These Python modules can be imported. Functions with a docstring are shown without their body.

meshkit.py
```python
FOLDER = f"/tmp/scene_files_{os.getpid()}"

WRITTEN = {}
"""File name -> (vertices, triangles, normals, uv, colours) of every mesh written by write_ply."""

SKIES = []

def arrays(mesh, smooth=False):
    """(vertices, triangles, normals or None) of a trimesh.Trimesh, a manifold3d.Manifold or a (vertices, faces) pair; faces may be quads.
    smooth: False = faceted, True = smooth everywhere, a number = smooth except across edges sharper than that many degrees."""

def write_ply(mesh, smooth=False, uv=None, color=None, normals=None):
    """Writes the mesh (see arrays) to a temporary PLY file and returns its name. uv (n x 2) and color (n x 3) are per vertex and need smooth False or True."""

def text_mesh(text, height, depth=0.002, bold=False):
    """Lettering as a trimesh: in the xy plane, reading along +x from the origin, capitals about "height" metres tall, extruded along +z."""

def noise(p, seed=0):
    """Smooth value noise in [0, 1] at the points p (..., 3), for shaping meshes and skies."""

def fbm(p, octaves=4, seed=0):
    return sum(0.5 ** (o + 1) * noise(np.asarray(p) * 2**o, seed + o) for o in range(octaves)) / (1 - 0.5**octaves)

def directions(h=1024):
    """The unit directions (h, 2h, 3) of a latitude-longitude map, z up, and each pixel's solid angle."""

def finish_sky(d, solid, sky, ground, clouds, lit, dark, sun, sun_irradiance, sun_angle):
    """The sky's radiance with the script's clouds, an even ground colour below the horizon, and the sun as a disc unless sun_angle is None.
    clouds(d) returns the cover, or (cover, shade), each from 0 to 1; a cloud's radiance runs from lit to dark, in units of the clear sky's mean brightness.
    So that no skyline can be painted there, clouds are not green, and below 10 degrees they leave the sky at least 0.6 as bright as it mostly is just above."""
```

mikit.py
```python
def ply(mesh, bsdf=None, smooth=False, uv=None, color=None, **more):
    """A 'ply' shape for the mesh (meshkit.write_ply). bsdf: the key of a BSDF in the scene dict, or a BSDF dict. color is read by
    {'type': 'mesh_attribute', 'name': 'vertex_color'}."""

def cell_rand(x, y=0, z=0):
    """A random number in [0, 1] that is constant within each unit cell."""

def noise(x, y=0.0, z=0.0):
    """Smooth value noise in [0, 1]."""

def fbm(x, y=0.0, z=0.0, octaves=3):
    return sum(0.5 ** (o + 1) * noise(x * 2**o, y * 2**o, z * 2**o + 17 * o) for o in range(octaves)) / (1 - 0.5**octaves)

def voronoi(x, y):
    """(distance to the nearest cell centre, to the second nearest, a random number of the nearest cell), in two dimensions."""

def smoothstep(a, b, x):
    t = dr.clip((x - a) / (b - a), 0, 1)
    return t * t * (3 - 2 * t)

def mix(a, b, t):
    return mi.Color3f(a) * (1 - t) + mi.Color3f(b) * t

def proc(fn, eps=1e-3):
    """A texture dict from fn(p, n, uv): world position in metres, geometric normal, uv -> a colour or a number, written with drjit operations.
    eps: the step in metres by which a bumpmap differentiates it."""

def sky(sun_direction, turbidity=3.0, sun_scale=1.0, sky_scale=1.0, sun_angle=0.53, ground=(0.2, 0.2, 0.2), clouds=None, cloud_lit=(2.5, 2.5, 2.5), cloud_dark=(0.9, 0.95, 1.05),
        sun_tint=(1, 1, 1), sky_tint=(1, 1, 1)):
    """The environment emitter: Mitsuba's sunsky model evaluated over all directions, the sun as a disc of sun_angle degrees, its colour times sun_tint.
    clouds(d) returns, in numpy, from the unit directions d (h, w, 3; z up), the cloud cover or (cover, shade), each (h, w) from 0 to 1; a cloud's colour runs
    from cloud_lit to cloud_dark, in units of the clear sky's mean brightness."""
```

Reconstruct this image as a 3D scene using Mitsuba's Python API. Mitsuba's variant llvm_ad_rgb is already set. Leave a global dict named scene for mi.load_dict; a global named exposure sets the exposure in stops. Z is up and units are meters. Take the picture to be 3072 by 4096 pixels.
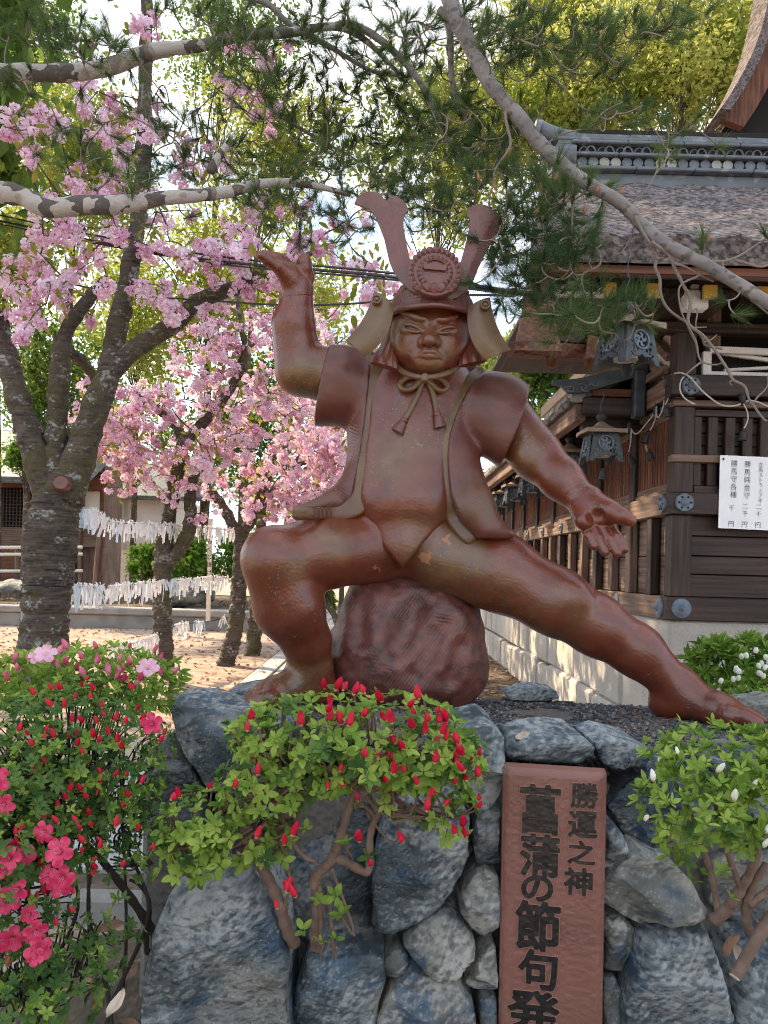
import math, random, numpy as np, trimesh, mitsuba as mi, mikit, meshkit
import manifold3d as m3
import drjit as dr
from shapely.geometry import Polygon, Point, MultiPolygon
from shapely import contains_xy
from scipy.spatial import Delaunay, cKDTree
T = mi.ScalarTransform4f
scene, labels = {}, {}
rng = np.random.default_rng(7)
# ------------------------------------------------------------------ camera, sky, exposure
EYE = np.array([0.0, 0.0, 1.5]); ROLL = math.radians(1.5)
cr, sr = math.cos(ROLL), math.sin(ROLL)
scene['camera'] = {'type': 'perspective', 'fov': math.degrees(2 * math.atan(384 / 800)), 'fov_axis': 'x', 'near_clip': 0.05, 'far_clip': 400.0,
                   'principal_point_offset_x': 0.0, 'principal_point_offset_y': -56 / 1024,
                   'to_world': T().look_at(origin=[0, 0, 1.5], target=[0, 10, 1.5], up=[-sr, 0, cr])}
SUN = (-0.62, 0.52, 0.62)
def sky_clouds(d):
    n = meshkit.fbm(d * [2.2, 2.2, 5.0] + 3.1, 4)
    cov = np.clip((n - 0.36) * 3.2, 0, 1)
    return np.clip(cov * 0.75 + 0.2, 0, 1), np.clip((n - 0.55) * 1.2, 0, 1) * 0.4
scene['sky'] = mikit.sky(SUN, turbidity=3, clouds=sky_clouds, sun_tint=(1.0, 0.95, 0.87), sky_scale=1.15)
exposure = 3.15
# ------------------------------------------------------------------ helpers
F = 3200.0
def P(u, v, y):                      # point at distance y seen at photo pixel (u, v) of the 3072 x 4096 photograph
    dx, dy = u - 1536.0, 2272.0 - v
    return np.array([y / F * (dx * cr - dy * sr), y, 1.5 + y / F * (dx * sr + dy * cr)])
def PD(u, v, y): return P(u * 1.8517, v * 1.8517, y)
def numbered(key):
    if key not in scene and key not in labels and key not in used: used.add(key); return key
    n = counts.get(key, 0)
    while True:
        n += 1
        k = f'{key}_{n:03d}'
        if k not in scene and k not in labels and k not in used:
            counts[key] = n; used.add(k); return k
used, counts = set(), {}
def thing(name, label, cat=None, group=None, kind=None):
    k = numbered(name); labels[k] = {'label': label}
    if cat: labels[k]['category'] = cat
    if group: labels[k]['group'] = group
    if kind: labels[k]['kind'] = kind
    return k
def obj(name, mesh, bsdf, parent=None, smooth=False, label=None, kind=None, to_world=None, **kw):
    k = numbered(f'{parent}__{name}' if parent else name)
    d = dict(mesh) if isinstance(mesh, dict) else mikit.ply(mesh, bsdf, smooth=smooth, **kw)
    if to_world is not None: d['to_world'] = to_world
    scene[k] = d
    if label or kind:
        labels[k] = {}
        if label: labels[k]['label'] = label
        if kind: labels[k]['kind'] = kind
    return k
def solo(name, mesh, bsdf, label, cat=None, group=None, kind=None, smooth=False, **kw):
    k = obj(name, mesh, bsdf, None, smooth, **kw)
    labels[k] = {'label': label}
    if cat: labels[k]['category'] = cat
    if group: labels[k]['group'] = group
    if kind: labels[k]['kind'] = kind
    return k
def cat_(*ms):
    vs, fs, n = [], [], 0
    for m in ms:
        v, f = (m.vertices, m.faces) if isinstance(m, trimesh.Trimesh) else m
        vs.append(np.asarray(v, float)); fs.append(np.asarray(f, int) + n); n += len(v)
    return np.vstack(vs), np.vstack(fs)
def xf(m, M):
    v, f = (m.vertices, m.faces) if isinstance(m, trimesh.Trimesh) else m
    M = np.asarray(M); return np.asarray(v) @ M[:3, :3].T + M[:3, 3], f
def rotz(a): c, s = math.cos(a), math.sin(a); M = np.eye(4); M[:2, :2] = [[c, -s], [s, c]]; return M
def trans(p): M = np.eye(4); M[:3, 3] = p; return M
def frame(p, z, x=None, s=1.0, roll=0.0):           # matrix: local z along z, scaled s
    z = np.asarray(z, float); z = z / np.linalg.norm(z)
    a = np.array([0, 0, 1.0]) if abs(z[2]) < .95 else np.array([1.0, 0, 0])
    if x is not None: a = np.asarray(x, float)
    xx = a - z * (a @ z); xx /= np.linalg.norm(xx) + 1e-12
    yy = np.cross(z, xx)
    c, q = math.cos(roll), math.sin(roll)
    M = np.eye(4); M[:3, 0] = (xx * c + yy * q) * s; M[:3, 1] = (yy * c - xx * q) * s; M[:3, 2] = z * s; M[:3, 3] = p
    return M
def bx(a, b, bev=0.004):                             # bevelled box between corners
    a, b = np.minimum(a, b), np.maximum(a, b); e = b - a; c = min(bev, e.min() * .3)
    v = []
    for sx in (0, 1):
        for sy in (0, 1):
            for sz in (0, 1):
                s = np.array([sx, sy, sz]); base = a + s * e; o = (1 - 2 * s) * c
                for k in range(3):
                    q = base + o; q[k] = base[k]; v.append(q)
    h = m3.Manifold.hull_points(np.array(v)) if hasattr(m3.Manifold, 'hull_points') else None
    m = h.to_mesh(); return np.array(m.vert_properties[:, :3], float), np.array(m.tri_verts)
def box_local(sx, sy, sz, bev=.004): return bx(np.array([-sx / 2, -sy / 2, -sz / 2]), np.array([sx / 2, sy / 2, sz / 2]), bev)
def beam(p, q, w, h, bev=.004, up=(0, 0, 1)):        # squared timber from p to q, width w, height h (along up)
    p, q = np.asarray(p, float), np.asarray(q, float); L = np.linalg.norm(q - p)
    return xf(box_local(h, w, L, bev), frame((p + q) / 2, q - p, x=up))
def tube(pts, rad, sides=8, cap=True):
    p = np.asarray(pts, float); n = len(p); rad = np.broadcast_to(rad, (n,)).astype(float)
    t = np.gradient(p, axis=0); t /= np.linalg.norm(t, axis=1, keepdims=True) + 1e-12
    a = np.zeros_like(p); ref = np.array([0, 0, 1.0]) if abs(t[0, 2]) < .9 else np.array([1.0, 0, 0])
    for i in range(n):
        r = ref - t[i] * (ref @ t[i]); r /= np.linalg.norm(r) + 1e-12; a[i] = r; ref = r
    b = np.cross(t, a); ang = np.arange(sides) * 2 * np.pi / sides
    v = (p[:, None] + rad[:, None, None] * (np.cos(ang)[None, :, None] * a[:, None] + np.sin(ang)[None, :, None] * b[:, None])).reshape(-1, 3)
    i, j = np.meshgrid(np.arange(n - 1), np.arange(sides), indexing='ij'); j2 = (j + 1) % sides
    q = np.stack([i * sides + j, i * sides + j2, (i + 1) * sides + j2, (i + 1) * sides + j], -1).reshape(-1, 4)
    f = np.vstack([q[:, [0, 1, 2]], q[:, [0, 2, 3]]])
    if cap:
        v = np.vstack([v, p[:1], p[-1:]]); k = np.arange(sides); k2 = (k + 1) % sides
        f = np.vstack([f, np.stack([k2, k, 0 * k + n * sides], 1), np.stack([k + (n - 1) * sides, k2 + (n - 1) * sides, 0 * k + n * sides + 1], 1)])
    return v, f
def spline(pts, n=40):
    p = np.asarray(pts, float); m = len(p)
    if m < 3: return p[0] + (p[-1] - p[0]) * np.linspace(0, 1, n)[:, None]
    from scipy.interpolate import CubicSpline
    d = np.r_[0, np.cumsum(np.maximum(np.linalg.norm(np.diff(p, axis=0)[:, :3], axis=1), 1e-6) ** .6)]
    return CubicSpline(d, p, axis=0)(np.linspace(0, d[-1], n))
def lathe(prof, sides=24, M=None):                   # profile [(r, z)], closed at the axis ends if r == 0
    prof = np.asarray(prof, float); ang = np.arange(sides) * 2 * np.pi / sides; n = len(prof)
    v = np.stack([prof[:, 0, None] * np.cos(ang), prof[:, 0, None] * np.sin(ang), np.repeat(prof[:, 1, None], sides, 1)], -1).reshape(-1, 3)
    i, j = np.meshgrid(np.arange(n - 1), np.arange(sides), indexing='ij'); j2 = (j + 1) % sides
    q = np.stack([i * sides + j, i * sides + j2, (i + 1) * sides + j2, (i + 1) * sides + j], -1).reshape(-1, 4)
    m = (v, np.vstack([q[:, [0, 1, 2]], q[:, [0, 2, 3]]]))
    return xf(m, M) if M is not None else m
def extrude(poly, d):                                # shapely polygon in local xy, extruded along +z
    gs = getattr(poly, 'geoms', [poly])
    return cat_(*[trimesh.creation.extrude_polygon(g, d, engine='earcut') for g in gs if g.area > 1e-9])
def many(mesh, Ms):                                  # copies of a mesh under an array of matrices, one mesh
    v, f = mesh; Ms = np.asarray(Ms)
    V = (np.einsum('kij,nj->kni', Ms[:, :3, :3], v) + Ms[:, None, :3, 3]).reshape(-1, 3)
    return V, (f[None] + (np.arange(len(Ms)) * len(v))[:, None, None]).reshape(-1, 3)
def to_T(M): return T(np.asarray(M, float))
def place_parts(parent, name, template, bsdf, Ms, score, limit=300, rest='foliage', smooth=False, kind_rest='stuff'):
    """The `limit` copies that show largest are parts of their own, the rest one mesh."""
    Ms = np.asarray(Ms); order = np.argsort(-np.asarray(score)); tm = template if isinstance(template, list) else [template]
    which = np.arange(len(Ms)) % len(tm)
    ds = [mikit.ply(t, bsdf, smooth=smooth) for t in tm]
    for i in order[:limit]: obj(name, ds[which[i]], None, parent, to_world=to_T(Ms[i]))
    left = order[limit:]
    if len(left):
        ms = [many(t, Ms[left[which[left] == k]]) for k, t in enumerate(tm) if (which[left] == k).any()]
        obj(rest, cat_(*ms), bsdf, parent, smooth, kind=kind_rest)
# glyph outlines -> shapely
def glyph_poly(s):
    out = []
    for p in s.split('/'):
        rings = [[tuple(map(float, q.split(','))) for q in r.split(' ')] for r in p.split('|')]
        g = Polygon(rings[0], rings[1:]).buffer(0)
        out += list(getattr(g, 'geoms', [g]))
    return MultiPolygon([g for g in out if g.geom_type == 'Polygon' and g.area > 5])
def rot_about(axis, ang):
    return trimesh.transformations.rotation_matrix(ang, axis)[:3, :3]
def plate(poly, h, prof, thick):         # sheet with a raised middle: height grows with distance from the edge
    x0, y0, x1, y1 = poly.bounds; gx, gy = np.meshgrid(np.arange(x0, x1, h), np.arange(y0, y1, h)); q = np.c_[gx.ravel(), gy.ravel()]
    q = q[contains_xy(poly.buffer(-h * .45), q[:, 0], q[:, 1])]
    bd = [np.array(r.coords)[:-1] for r in [poly.segmentize(h).exterior, *poly.segmentize(h).interiors]]; nb = sum(map(len, bd)); V = np.vstack(bd + [q])
    tri = Delaunay(V).simplices; c = V[tri].mean(1); tri = tri[contains_xy(poly, c[:, 0], c[:, 1])]
    e1, e2 = V[tri[:, 1]] - V[tri[:, 0]], V[tri[:, 2]] - V[tri[:, 0]]; a2 = e1[:, 0] * e2[:, 1] - e1[:, 1] * e2[:, 0]; tri[a2 < 0] = tri[a2 < 0][:, ::-1]
    d = np.zeros(len(V)); from shapely import distance as sd, points as sp
    d[nb:] = sd(sp(V[nb:]), poly.boundary)
    H = prof(V, d); n = len(V)
    f3 = np.c_[V, H]; b3 = np.c_[V, np.full(n, -thick)]
    f = [tri, tri[:, ::-1] + n]; o = 0
    for r in bd:
        i = np.arange(len(r)) + o; j = np.roll(i, -1); o += len(r)
        area = np.sum(V[i, 0] * V[j, 1] - V[j, 0] * V[i, 1])
        if area < 0: i, j = j, i
        f += [np.stack([i, i + n, j], 1), np.stack([j, i + n, j + n], 1)]
    return np.vstack([f3, b3]), np.vstack(f)
GLYPH_BOLD = {
    '菖': '8,142 9,159 52,160 53,171 57,173 74,172 77,160 122,160 125,172 142,173 146,171 147,160 190,160 192,158 192,141 190,139 148,139 146,137 147,128 163,128 165,126 165,66 163,64 36,64 35,127 52,128 53,138 10,139|58,87 58,82 142,83 141,87|58,110 58,105 142,106 141,110|76,129 122,128 123,138 77,139/20,58 22,60 178,60 181,56 180,-20 159,-21 156,-13 44,-13 41,-21 22,-21 20,-19|43,8 156,7 157,13 44,14|44,40 44,33 157,34 156,40',
    '蒲': '7,156 9,159 54,159 56,172 76,172 78,159 121,159 123,172 143,172 146,159 191,159 193,157 192,138 163,137 183,123 183,116 193,115 193,97 135,95 136,88 183,88 185,86 185,-7 182,-14 167,-20 146,-19 141,-2 143,0 162,0 163,13 136,14 135,-17 133,-19 114,-19 113,14 89,14 88,-18 86,-20 68,-20 66,-18 66,86 68,88 112,88 113,94 111,96 60,96 57,99 52,94 48,94 36,103 14,114 13,119 23,131 29,131 58,115 112,116 113,131 121,133 122,136 120,138 79,138 76,123 56,123 53,138 9,138 7,140|135,34 161,33 163,40 161,42 136,42|135,62 162,61 163,67 136,68|136,123 136,116 154,117 144,123|88,34 111,33 113,40 111,42 89,42|88,62 112,61 113,67 89,68/9,-8 9,-4 25,20 41,50 43,52 49,51 60,39 29,-17 23,-19/4,77 4,81 10,89 14,93 19,93 52,76 54,69 45,56 40,56',
    'の': '14,50 15,79 26,106 47,129 76,144 95,148 115,148 139,142 154,134 169,120 183,93 186,72 185,56 178,33 167,17 157,8 126,-7 104,-10 93,10 98,13 115,15 137,24 151,37 158,51 161,63 161,79 158,91 151,105 132,120 115,124 108,84 95,44 83,22 68,8 60,5 46,5 34,11 22,25|37,58 39,47 46,34 55,31 62,35 74,57 79,71 86,97 90,123 73,118 52,102 39,78',
    '節': '3,121 23,149 34,173 54,169 53,156 99,156 102,154 103,144 111,154 120,173 140,169 139,156 192,156 194,154 194,138 192,136 161,135 169,121 169,114 184,114 187,110 187,23 184,11 172,4 141,3 135,19 133,20 132,-18 130,-20 112,-20 109,-7 95,-15 89,-15 80,0 20,-16 10,-2 10,2 18,12 18,110|132,23 134,22 136,25 164,26 163,92 132,91|82,36 109,-2 110,112 112,114 146,114 133,136 126,136 117,123 102,109 102,42 99,38 83,38|72,136 77,122 77,114 92,114 86,121 86,125 95,136|40,59 78,58 79,66 41,67|40,87 78,86 79,93 41,94|40,14 43,13 66,18 66,21 59,30 60,38 40,38|27,116 28,114 56,115 45,136 39,134',
    '句': '3,81 34,123 55,172 76,168 77,163 71,143 185,143 188,139 185,63 180,12 174,-8 168,-15 158,-20 113,-20 107,2 149,2 154,8 160,43 163,120 59,120 49,103 50,100 125,100 128,98 129,23 126,19 65,19 62,4 43,5 42,89 39,89 23,68 18,68|65,78 64,41 106,41 106,78',
    '発': '2,82 4,88 21,96 40,110 18,131 27,142 21,145 21,162 23,164 86,165 98,160 101,168 117,172 130,150 151,170 156,170 166,163 169,158 142,131 150,124 174,147 180,147 188,141 192,137 191,132 164,109 178,98 196,90 198,83 186,69 175,72 160,81 158,79 136,79 136,57 181,57 184,53 184,39 181,35 137,35 136,4 164,3 167,26 173,28 187,22 189,19 184,-9 178,-16 170,-19 130,-19 122,-17 116,-12 113,-5 112,34 84,35 78,17 63,-2 41,-16 29,-21 23,-21 12,-8 12,-4 46,14 55,24 59,34 18,35 16,37 16,55 18,57 61,57 62,78 43,79 40,82 18,69 13,69|66,103 67,101 135,102 114,131 100,157 87,129|86,78 85,57 112,57 112,79|38,141 56,127 67,142 39,143',
    '勝': '4,-8 11,14 15,43 17,162 73,162 75,160 75,104 109,103 112,114 82,114 79,117 80,134 96,136 80,155 82,161 92,167 97,167 119,141 124,171 143,171 145,170 143,139 164,167 170,167 182,162 183,159 170,136 186,133 186,116 184,114 137,114 134,104 193,103 195,101 194,83 170,81 177,73 198,62 198,57 187,45 178,46 174,2 170,-10 165,-15 157,-18 129,-18 127,-16 123,1 125,3 149,2 154,16 155,37 135,37 120,5 98,-14 82,-20 73,-10 62,-18 38,-18 33,-2 34,2 53,4 52,56 36,54 33,16 24,-18 18,-21 6,-14|122,80 139,77 138,58 160,59 141,82 123,82|105,60 106,58 115,58 116,69|75,2 78,1 94,10 106,25 110,37 87,37 84,44 75,42|75,68 82,69 94,82 76,82|37,121 53,120 53,141 37,141|38,98 37,78 52,77 53,98',
    '運': '4,0 6,5 32,28 32,70 6,72 5,90 8,93 54,92 56,26 58,39 62,42 112,43 111,46 71,46 69,48 69,110 111,111 112,116 75,116 72,121 58,123 43,113 39,113 26,133 10,150 11,156 25,164 30,162 57,130 58,163 60,165 189,165 190,123 188,121 174,121 171,116 135,115 136,111 179,110 179,47 136,46 135,43 188,42 191,40 191,24 189,22 136,22 135,8 195,11 197,5 192,-11 148,-14 91,-13 71,-8 43,10 32,1 20,-16 16,-16|135,146 136,135 168,136 167,146|135,65 157,64 158,69 136,70|135,89 157,88 158,92 136,93|80,136 111,135 113,145 81,146|64,20 83,10 112,8 111,22 65,22|90,65 111,64 112,69 91,70|90,89 111,88 112,92 91,93',
    '之': '6,-2 6,3 26,22 36,28 52,32 89,58 129,96 138,109 18,110 16,112 17,132 96,133 79,164 94,173 99,173 120,143 122,133 163,134 177,125 178,122 175,116 143,77 110,46 72,17 84,11 103,8 143,8 194,12 196,5 191,-12 132,-15 95,-14 71,-8 46,8 37,2 23,-17 19,-17',
    '神': '2,57 5,62 20,72 34,86 53,113 52,116 9,116 6,119 6,134 9,138 41,139 27,160 30,166 40,172 45,172 57,158 65,145 65,138 74,138 79,134 82,134 82,139 85,141 123,141 123,169 125,172 144,172 146,170 147,141 185,141 189,138 189,30 186,27 170,27 167,29 166,35 146,35 146,-18 144,-20 125,-20 123,-17 123,35 104,35 101,26 84,26 82,28 82,48 71,41 57,57 56,-18 54,-20 36,-20 34,-18 34,53 31,53 17,40 11,39|146,58 167,57 167,77 146,78|146,100 167,99 167,119 146,119|103,100 123,99 123,119 103,119|104,77 103,57 123,57 123,78|61,85 82,66 81,120 79,119',
}
GLYPH = {
    '左': '5,6 36,48 53,85 62,114 61,117 12,117 13,133 65,133 73,169 90,167 86,133 187,133 187,117 82,117 70,81 182,80 182,64 128,63 128,6 191,5 190,-12 46,-12 46,5 111,5 110,64 64,66 47,32 28,6 17,-5',
    '馬': '32,159 175,159 175,144 111,143 112,126 168,126 168,112 111,112 112,94 168,94 168,80 112,80 111,63 188,61 182,3 178,-9 173,-14 166,-17 136,-17 131,-3 131,-1 159,-2 163,1 168,24 168,47 32,47|49,63 93,62 94,79 50,80|49,95 92,94 94,111 50,112|49,127 92,126 94,143 50,144/142,8 125,38 137,42 150,25 155,13/92,34 106,37 117,10 118,0 104,-3/58,33 73,34 79,-7 64,-9/6,-7 23,18 29,40 44,37 39,14 27,-9 19,-16',
    'ス': '19,8 50,25 86,52 117,88 133,119 132,123 37,122 37,142 143,141 150,143 161,135 144,98 124,66 181,7 174,-1 165,-7 143,21 111,52 71,16 34,-6',
    'ト': '65,-7 65,156 86,156 85,102 157,76 169,70 170,66 162,50 127,67 86,81 86,-7',
    'ラ': '27,86 27,104 166,104 176,98 167,68 148,36 117,9 73,-10 59,7 90,16 123,36 142,60 152,85/45,132 45,150 162,150 161,131',
    'ッ': '58,-1 92,14 123,40 140,69 151,110 170,105 160,69 150,48 136,28 117,9 97,-5 74,-16 71,-16/81,111 98,115 113,75 112,70 96,67/35,100 49,106 52,105 67,68 68,58 52,54',
    'プ': '25,139 150,138 152,153 156,160 170,168 179,168 188,164 194,158 198,147 197,136 188,124 177,120 167,120 152,70 131,37 98,9 61,-8 56,-8 43,8 86,25 115,48 136,82 147,119 25,120|162,142 168,133 177,132 186,140 186,148 182,154 173,157 164,152',
    '守': '11,74 11,91 120,91 121,120 138,120 139,91 190,90 189,74 138,73 138,-3 132,-12 116,-16 88,-16 83,1 120,2 121,74/15,144 93,145 94,148 85,166 102,170 115,145 184,145 184,103 166,104 165,129 34,129 33,104 16,103/35,57 49,66 70,43 82,22 67,14 58,31',
    '勝': '8,-12 13,9 18,43 20,160 72,159 73,99 111,100 117,114 116,117 82,118 82,132 101,133 83,156 91,163 96,164 113,145 115,139 107,135 108,132 122,133 127,169 142,168 139,132 150,132 147,138 165,164 179,161 164,133 183,132 183,117 135,117 129,102 130,100 192,100 192,85 163,84 179,68 195,60 186,48 175,51 172,7 169,-5 164,-12 157,-15 130,-15 126,0 151,-1 155,6 158,26 157,40 132,40 127,24 117,6 102,-8 83,-17 74,-4 93,6 104,16 114,39 88,40 87,49 78,45 73,49 71,-7 61,-15 41,-16 37,0 56,1 55,59 33,58 31,23 22,-15 19,-18|97,57 98,55 117,55 120,76 136,76 135,55 169,56 142,85 122,85 111,70|100,84 72,85 73,61 92,73|34,118 56,117 56,144 34,144|35,101 34,74 56,74 56,102',
    '純': '87,126 87,142 129,142 129,169 145,168 146,142 193,141 192,126 145,125 146,55 168,56 168,109 184,109 184,29 169,28 167,39 146,39 145,5 150,1 174,2 178,7 179,24 181,24 194,17 192,-1 186,-11 176,-14 145,-14 136,-11 132,-8 129,1 129,39 91,39 91,109 106,109 106,56 128,55 129,125/6,107 23,126 45,170 61,164 32,111 50,112 63,137 75,132 78,127 37,68 62,70 57,90 71,93 85,54 85,51 74,46 84,7 73,3 70,5 60,40 61,43 70,46 67,57 12,47 7,62 17,68 37,95 11,92/38,38 53,40 58,4 57,-6 47,-8 43,-6/6,-8 12,13 16,40 31,38 21,-12',
    '金': '5,103 6,106 26,113 64,134 92,160 99,171 115,165 111,156 124,143 158,121 194,106 195,103 184,90 154,103 152,93 108,93 109,68 178,68 179,53 109,52 108,5 133,4 125,10 125,13 145,49 149,49 162,42 139,5 188,4 188,-11 13,-12 13,4 57,5 39,42 39,45 50,49 53,49 58,42 72,14 72,11 62,7 61,4 91,4 91,52 22,52 22,68 90,68 91,92 47,93 46,102 15,90|60,111 61,109 142,110 100,144 79,124',
    '各': '5,65 46,76 83,92 82,97 55,120 24,97 10,108 44,133 76,171 90,166 82,148 155,149 164,143 164,138 155,126 119,93 145,80 195,64 184,50 160,55 160,-18 143,-18 141,-9 58,-9 57,-18 40,-18 40,55 12,50|48,59 49,57 152,58 101,83|57,7 141,6 142,40 58,41|67,131 84,114 101,103 121,116 136,132 68,133',
    '種': '5,36 24,63 38,94 37,97 9,97 9,113 41,114 41,141 12,137 8,150 51,159 72,167 82,157 134,160 180,167 190,155 185,152 144,146 145,134 190,134 190,120 144,119 145,108 186,108 186,42 145,42 144,30 187,29 187,15 145,15 144,2 194,1 194,-13 72,-13 72,1 127,1 126,15 84,15 83,28 126,29 127,41 86,42 85,55 74,45 59,65 58,-17 42,-17 41,62 38,61 30,43 15,20 12,20|144,56 169,55 170,68 145,69|144,82 169,81 170,94 145,95|59,145 58,114 83,113 83,97 59,97 58,87 85,60 86,108 126,108 127,119 77,120 77,134 126,134 127,144 85,143 81,152|101,56 126,55 127,68 102,69|101,82 126,81 127,94 102,95',
    '千': '9,74 10,90 91,91 91,136 25,129 20,144 108,155 157,167 168,158 171,152 108,137 108,91 191,90 190,73 108,73 108,-17 91,-17 91,73',
    '円': '17,156 184,156 184,-4 178,-13 162,-17 137,-17 132,-4 132,0 167,2 166,65 35,65 34,-17 17,-17|108,83 167,82 167,139 108,139|34,83 91,82 91,139 34,139',
    '二': '10,21 189,22 190,3 11,3/27,141 173,141 173,123 27,123',
    'み': '13,32 16,52 23,64 34,75 46,82 80,89 99,131 92,133 45,130 44,148 65,147 117,151 126,142 119,133 99,89 122,84 150,74 152,105 170,104 167,65 191,49 183,30 161,44 154,26 145,13 133,1 111,-13 102,-9 95,-3 95,0 117,11 137,32 146,52 137,60 113,69 92,72 70,25 58,11 50,7 36,6 25,10 18,17|30,34 36,25 47,25 57,38 72,72 62,71 44,63 34,51',
    'く': '40,73 40,80 45,89 103,137 127,162 142,147 68,87 62,76 72,64 133,14 146,-1 130,-14 107,11 51,58',
    'じ': '44,23 46,110 44,155 66,156 62,30 68,14 78,8 93,5 122,10 145,23 165,47 178,31 161,12 135,-5 104,-13 73,-11 56,-2 47,11/135,141 136,145 148,149 167,116 154,111/109,135 122,139 141,106 127,100',
    '掛': '57,8 93,15 93,41 66,42 66,56 93,56 93,83 109,83 110,56 136,56 136,42 109,41 109,16 143,20 143,169 158,169 159,103 196,73 186,58 164,81 159,82 159,-17 143,-18 142,7 59,-7/4,65 32,74 32,112 8,113 7,128 32,130 32,169 48,169 49,129 67,129 68,142 93,142 94,169 109,169 110,142 134,142 134,128 109,127 109,103 138,102 138,88 63,88 63,102 93,103 92,128 67,128 66,113 48,112 48,80 67,84 69,69 48,61 48,-2 45,-12 39,-16 15,-18 13,-15 10,-2 32,0 32,55 9,49',
    'け': '78,99 78,116 135,115 133,157 153,157 154,116 185,120 185,101 153,97 152,51 147,28 136,8 111,-13 108,-13 94,0 113,11 129,33 135,56 136,96/23,47 23,83 31,156 51,155 40,87 41,42 44,43 52,66 61,62 62,57 49,15 48,-2 33,-2',
}
# ------------------------------------------------------------------ materials
N3, FB = mikit.noise, mikit.fbm
ss, mx = mikit.smoothstep, mikit.mix
def C(*a): return mi.Color3f(*a)
def two(d): return {'type': 'twosided', 'bsdf': d}
def mat(name, color, rough=.7, bump=None, bscale=.002, eps=1e-3, spec=.5, metal=0.0, coat=0.0, coat_gloss=.8, sheen=0.0):
    d = {'type': 'principled', 'base_color': color if isinstance(color, dict) else {'type': 'rgb', 'value': list(color)}, 'roughness': rough, 'specular': spec, 'metallic': metal}
    if coat: d.update(clearcoat=coat, clearcoat_gloss=coat_gloss)
    if bump is not None: d = {'type': 'bumpmap', 'arbitrary': mikit.proc(bump, eps), 'scale': bscale, 'bsdf': d}
    scene[name] = two(d); return name
def leafmat(name, color, trans=.9, rough=.5, spec=.5):
    d = {'type': 'principledthin', 'base_color': color if isinstance(color, dict) else {'type': 'rgb', 'value': list(color)}, 'roughness': rough, 'diff_trans': trans, 'eta': 1.4}
    scene[name] = d; return name
def fbp(p, s, o=3): return FB(p.x * s, p.y * s, p.z * s, octaves=o)
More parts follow.
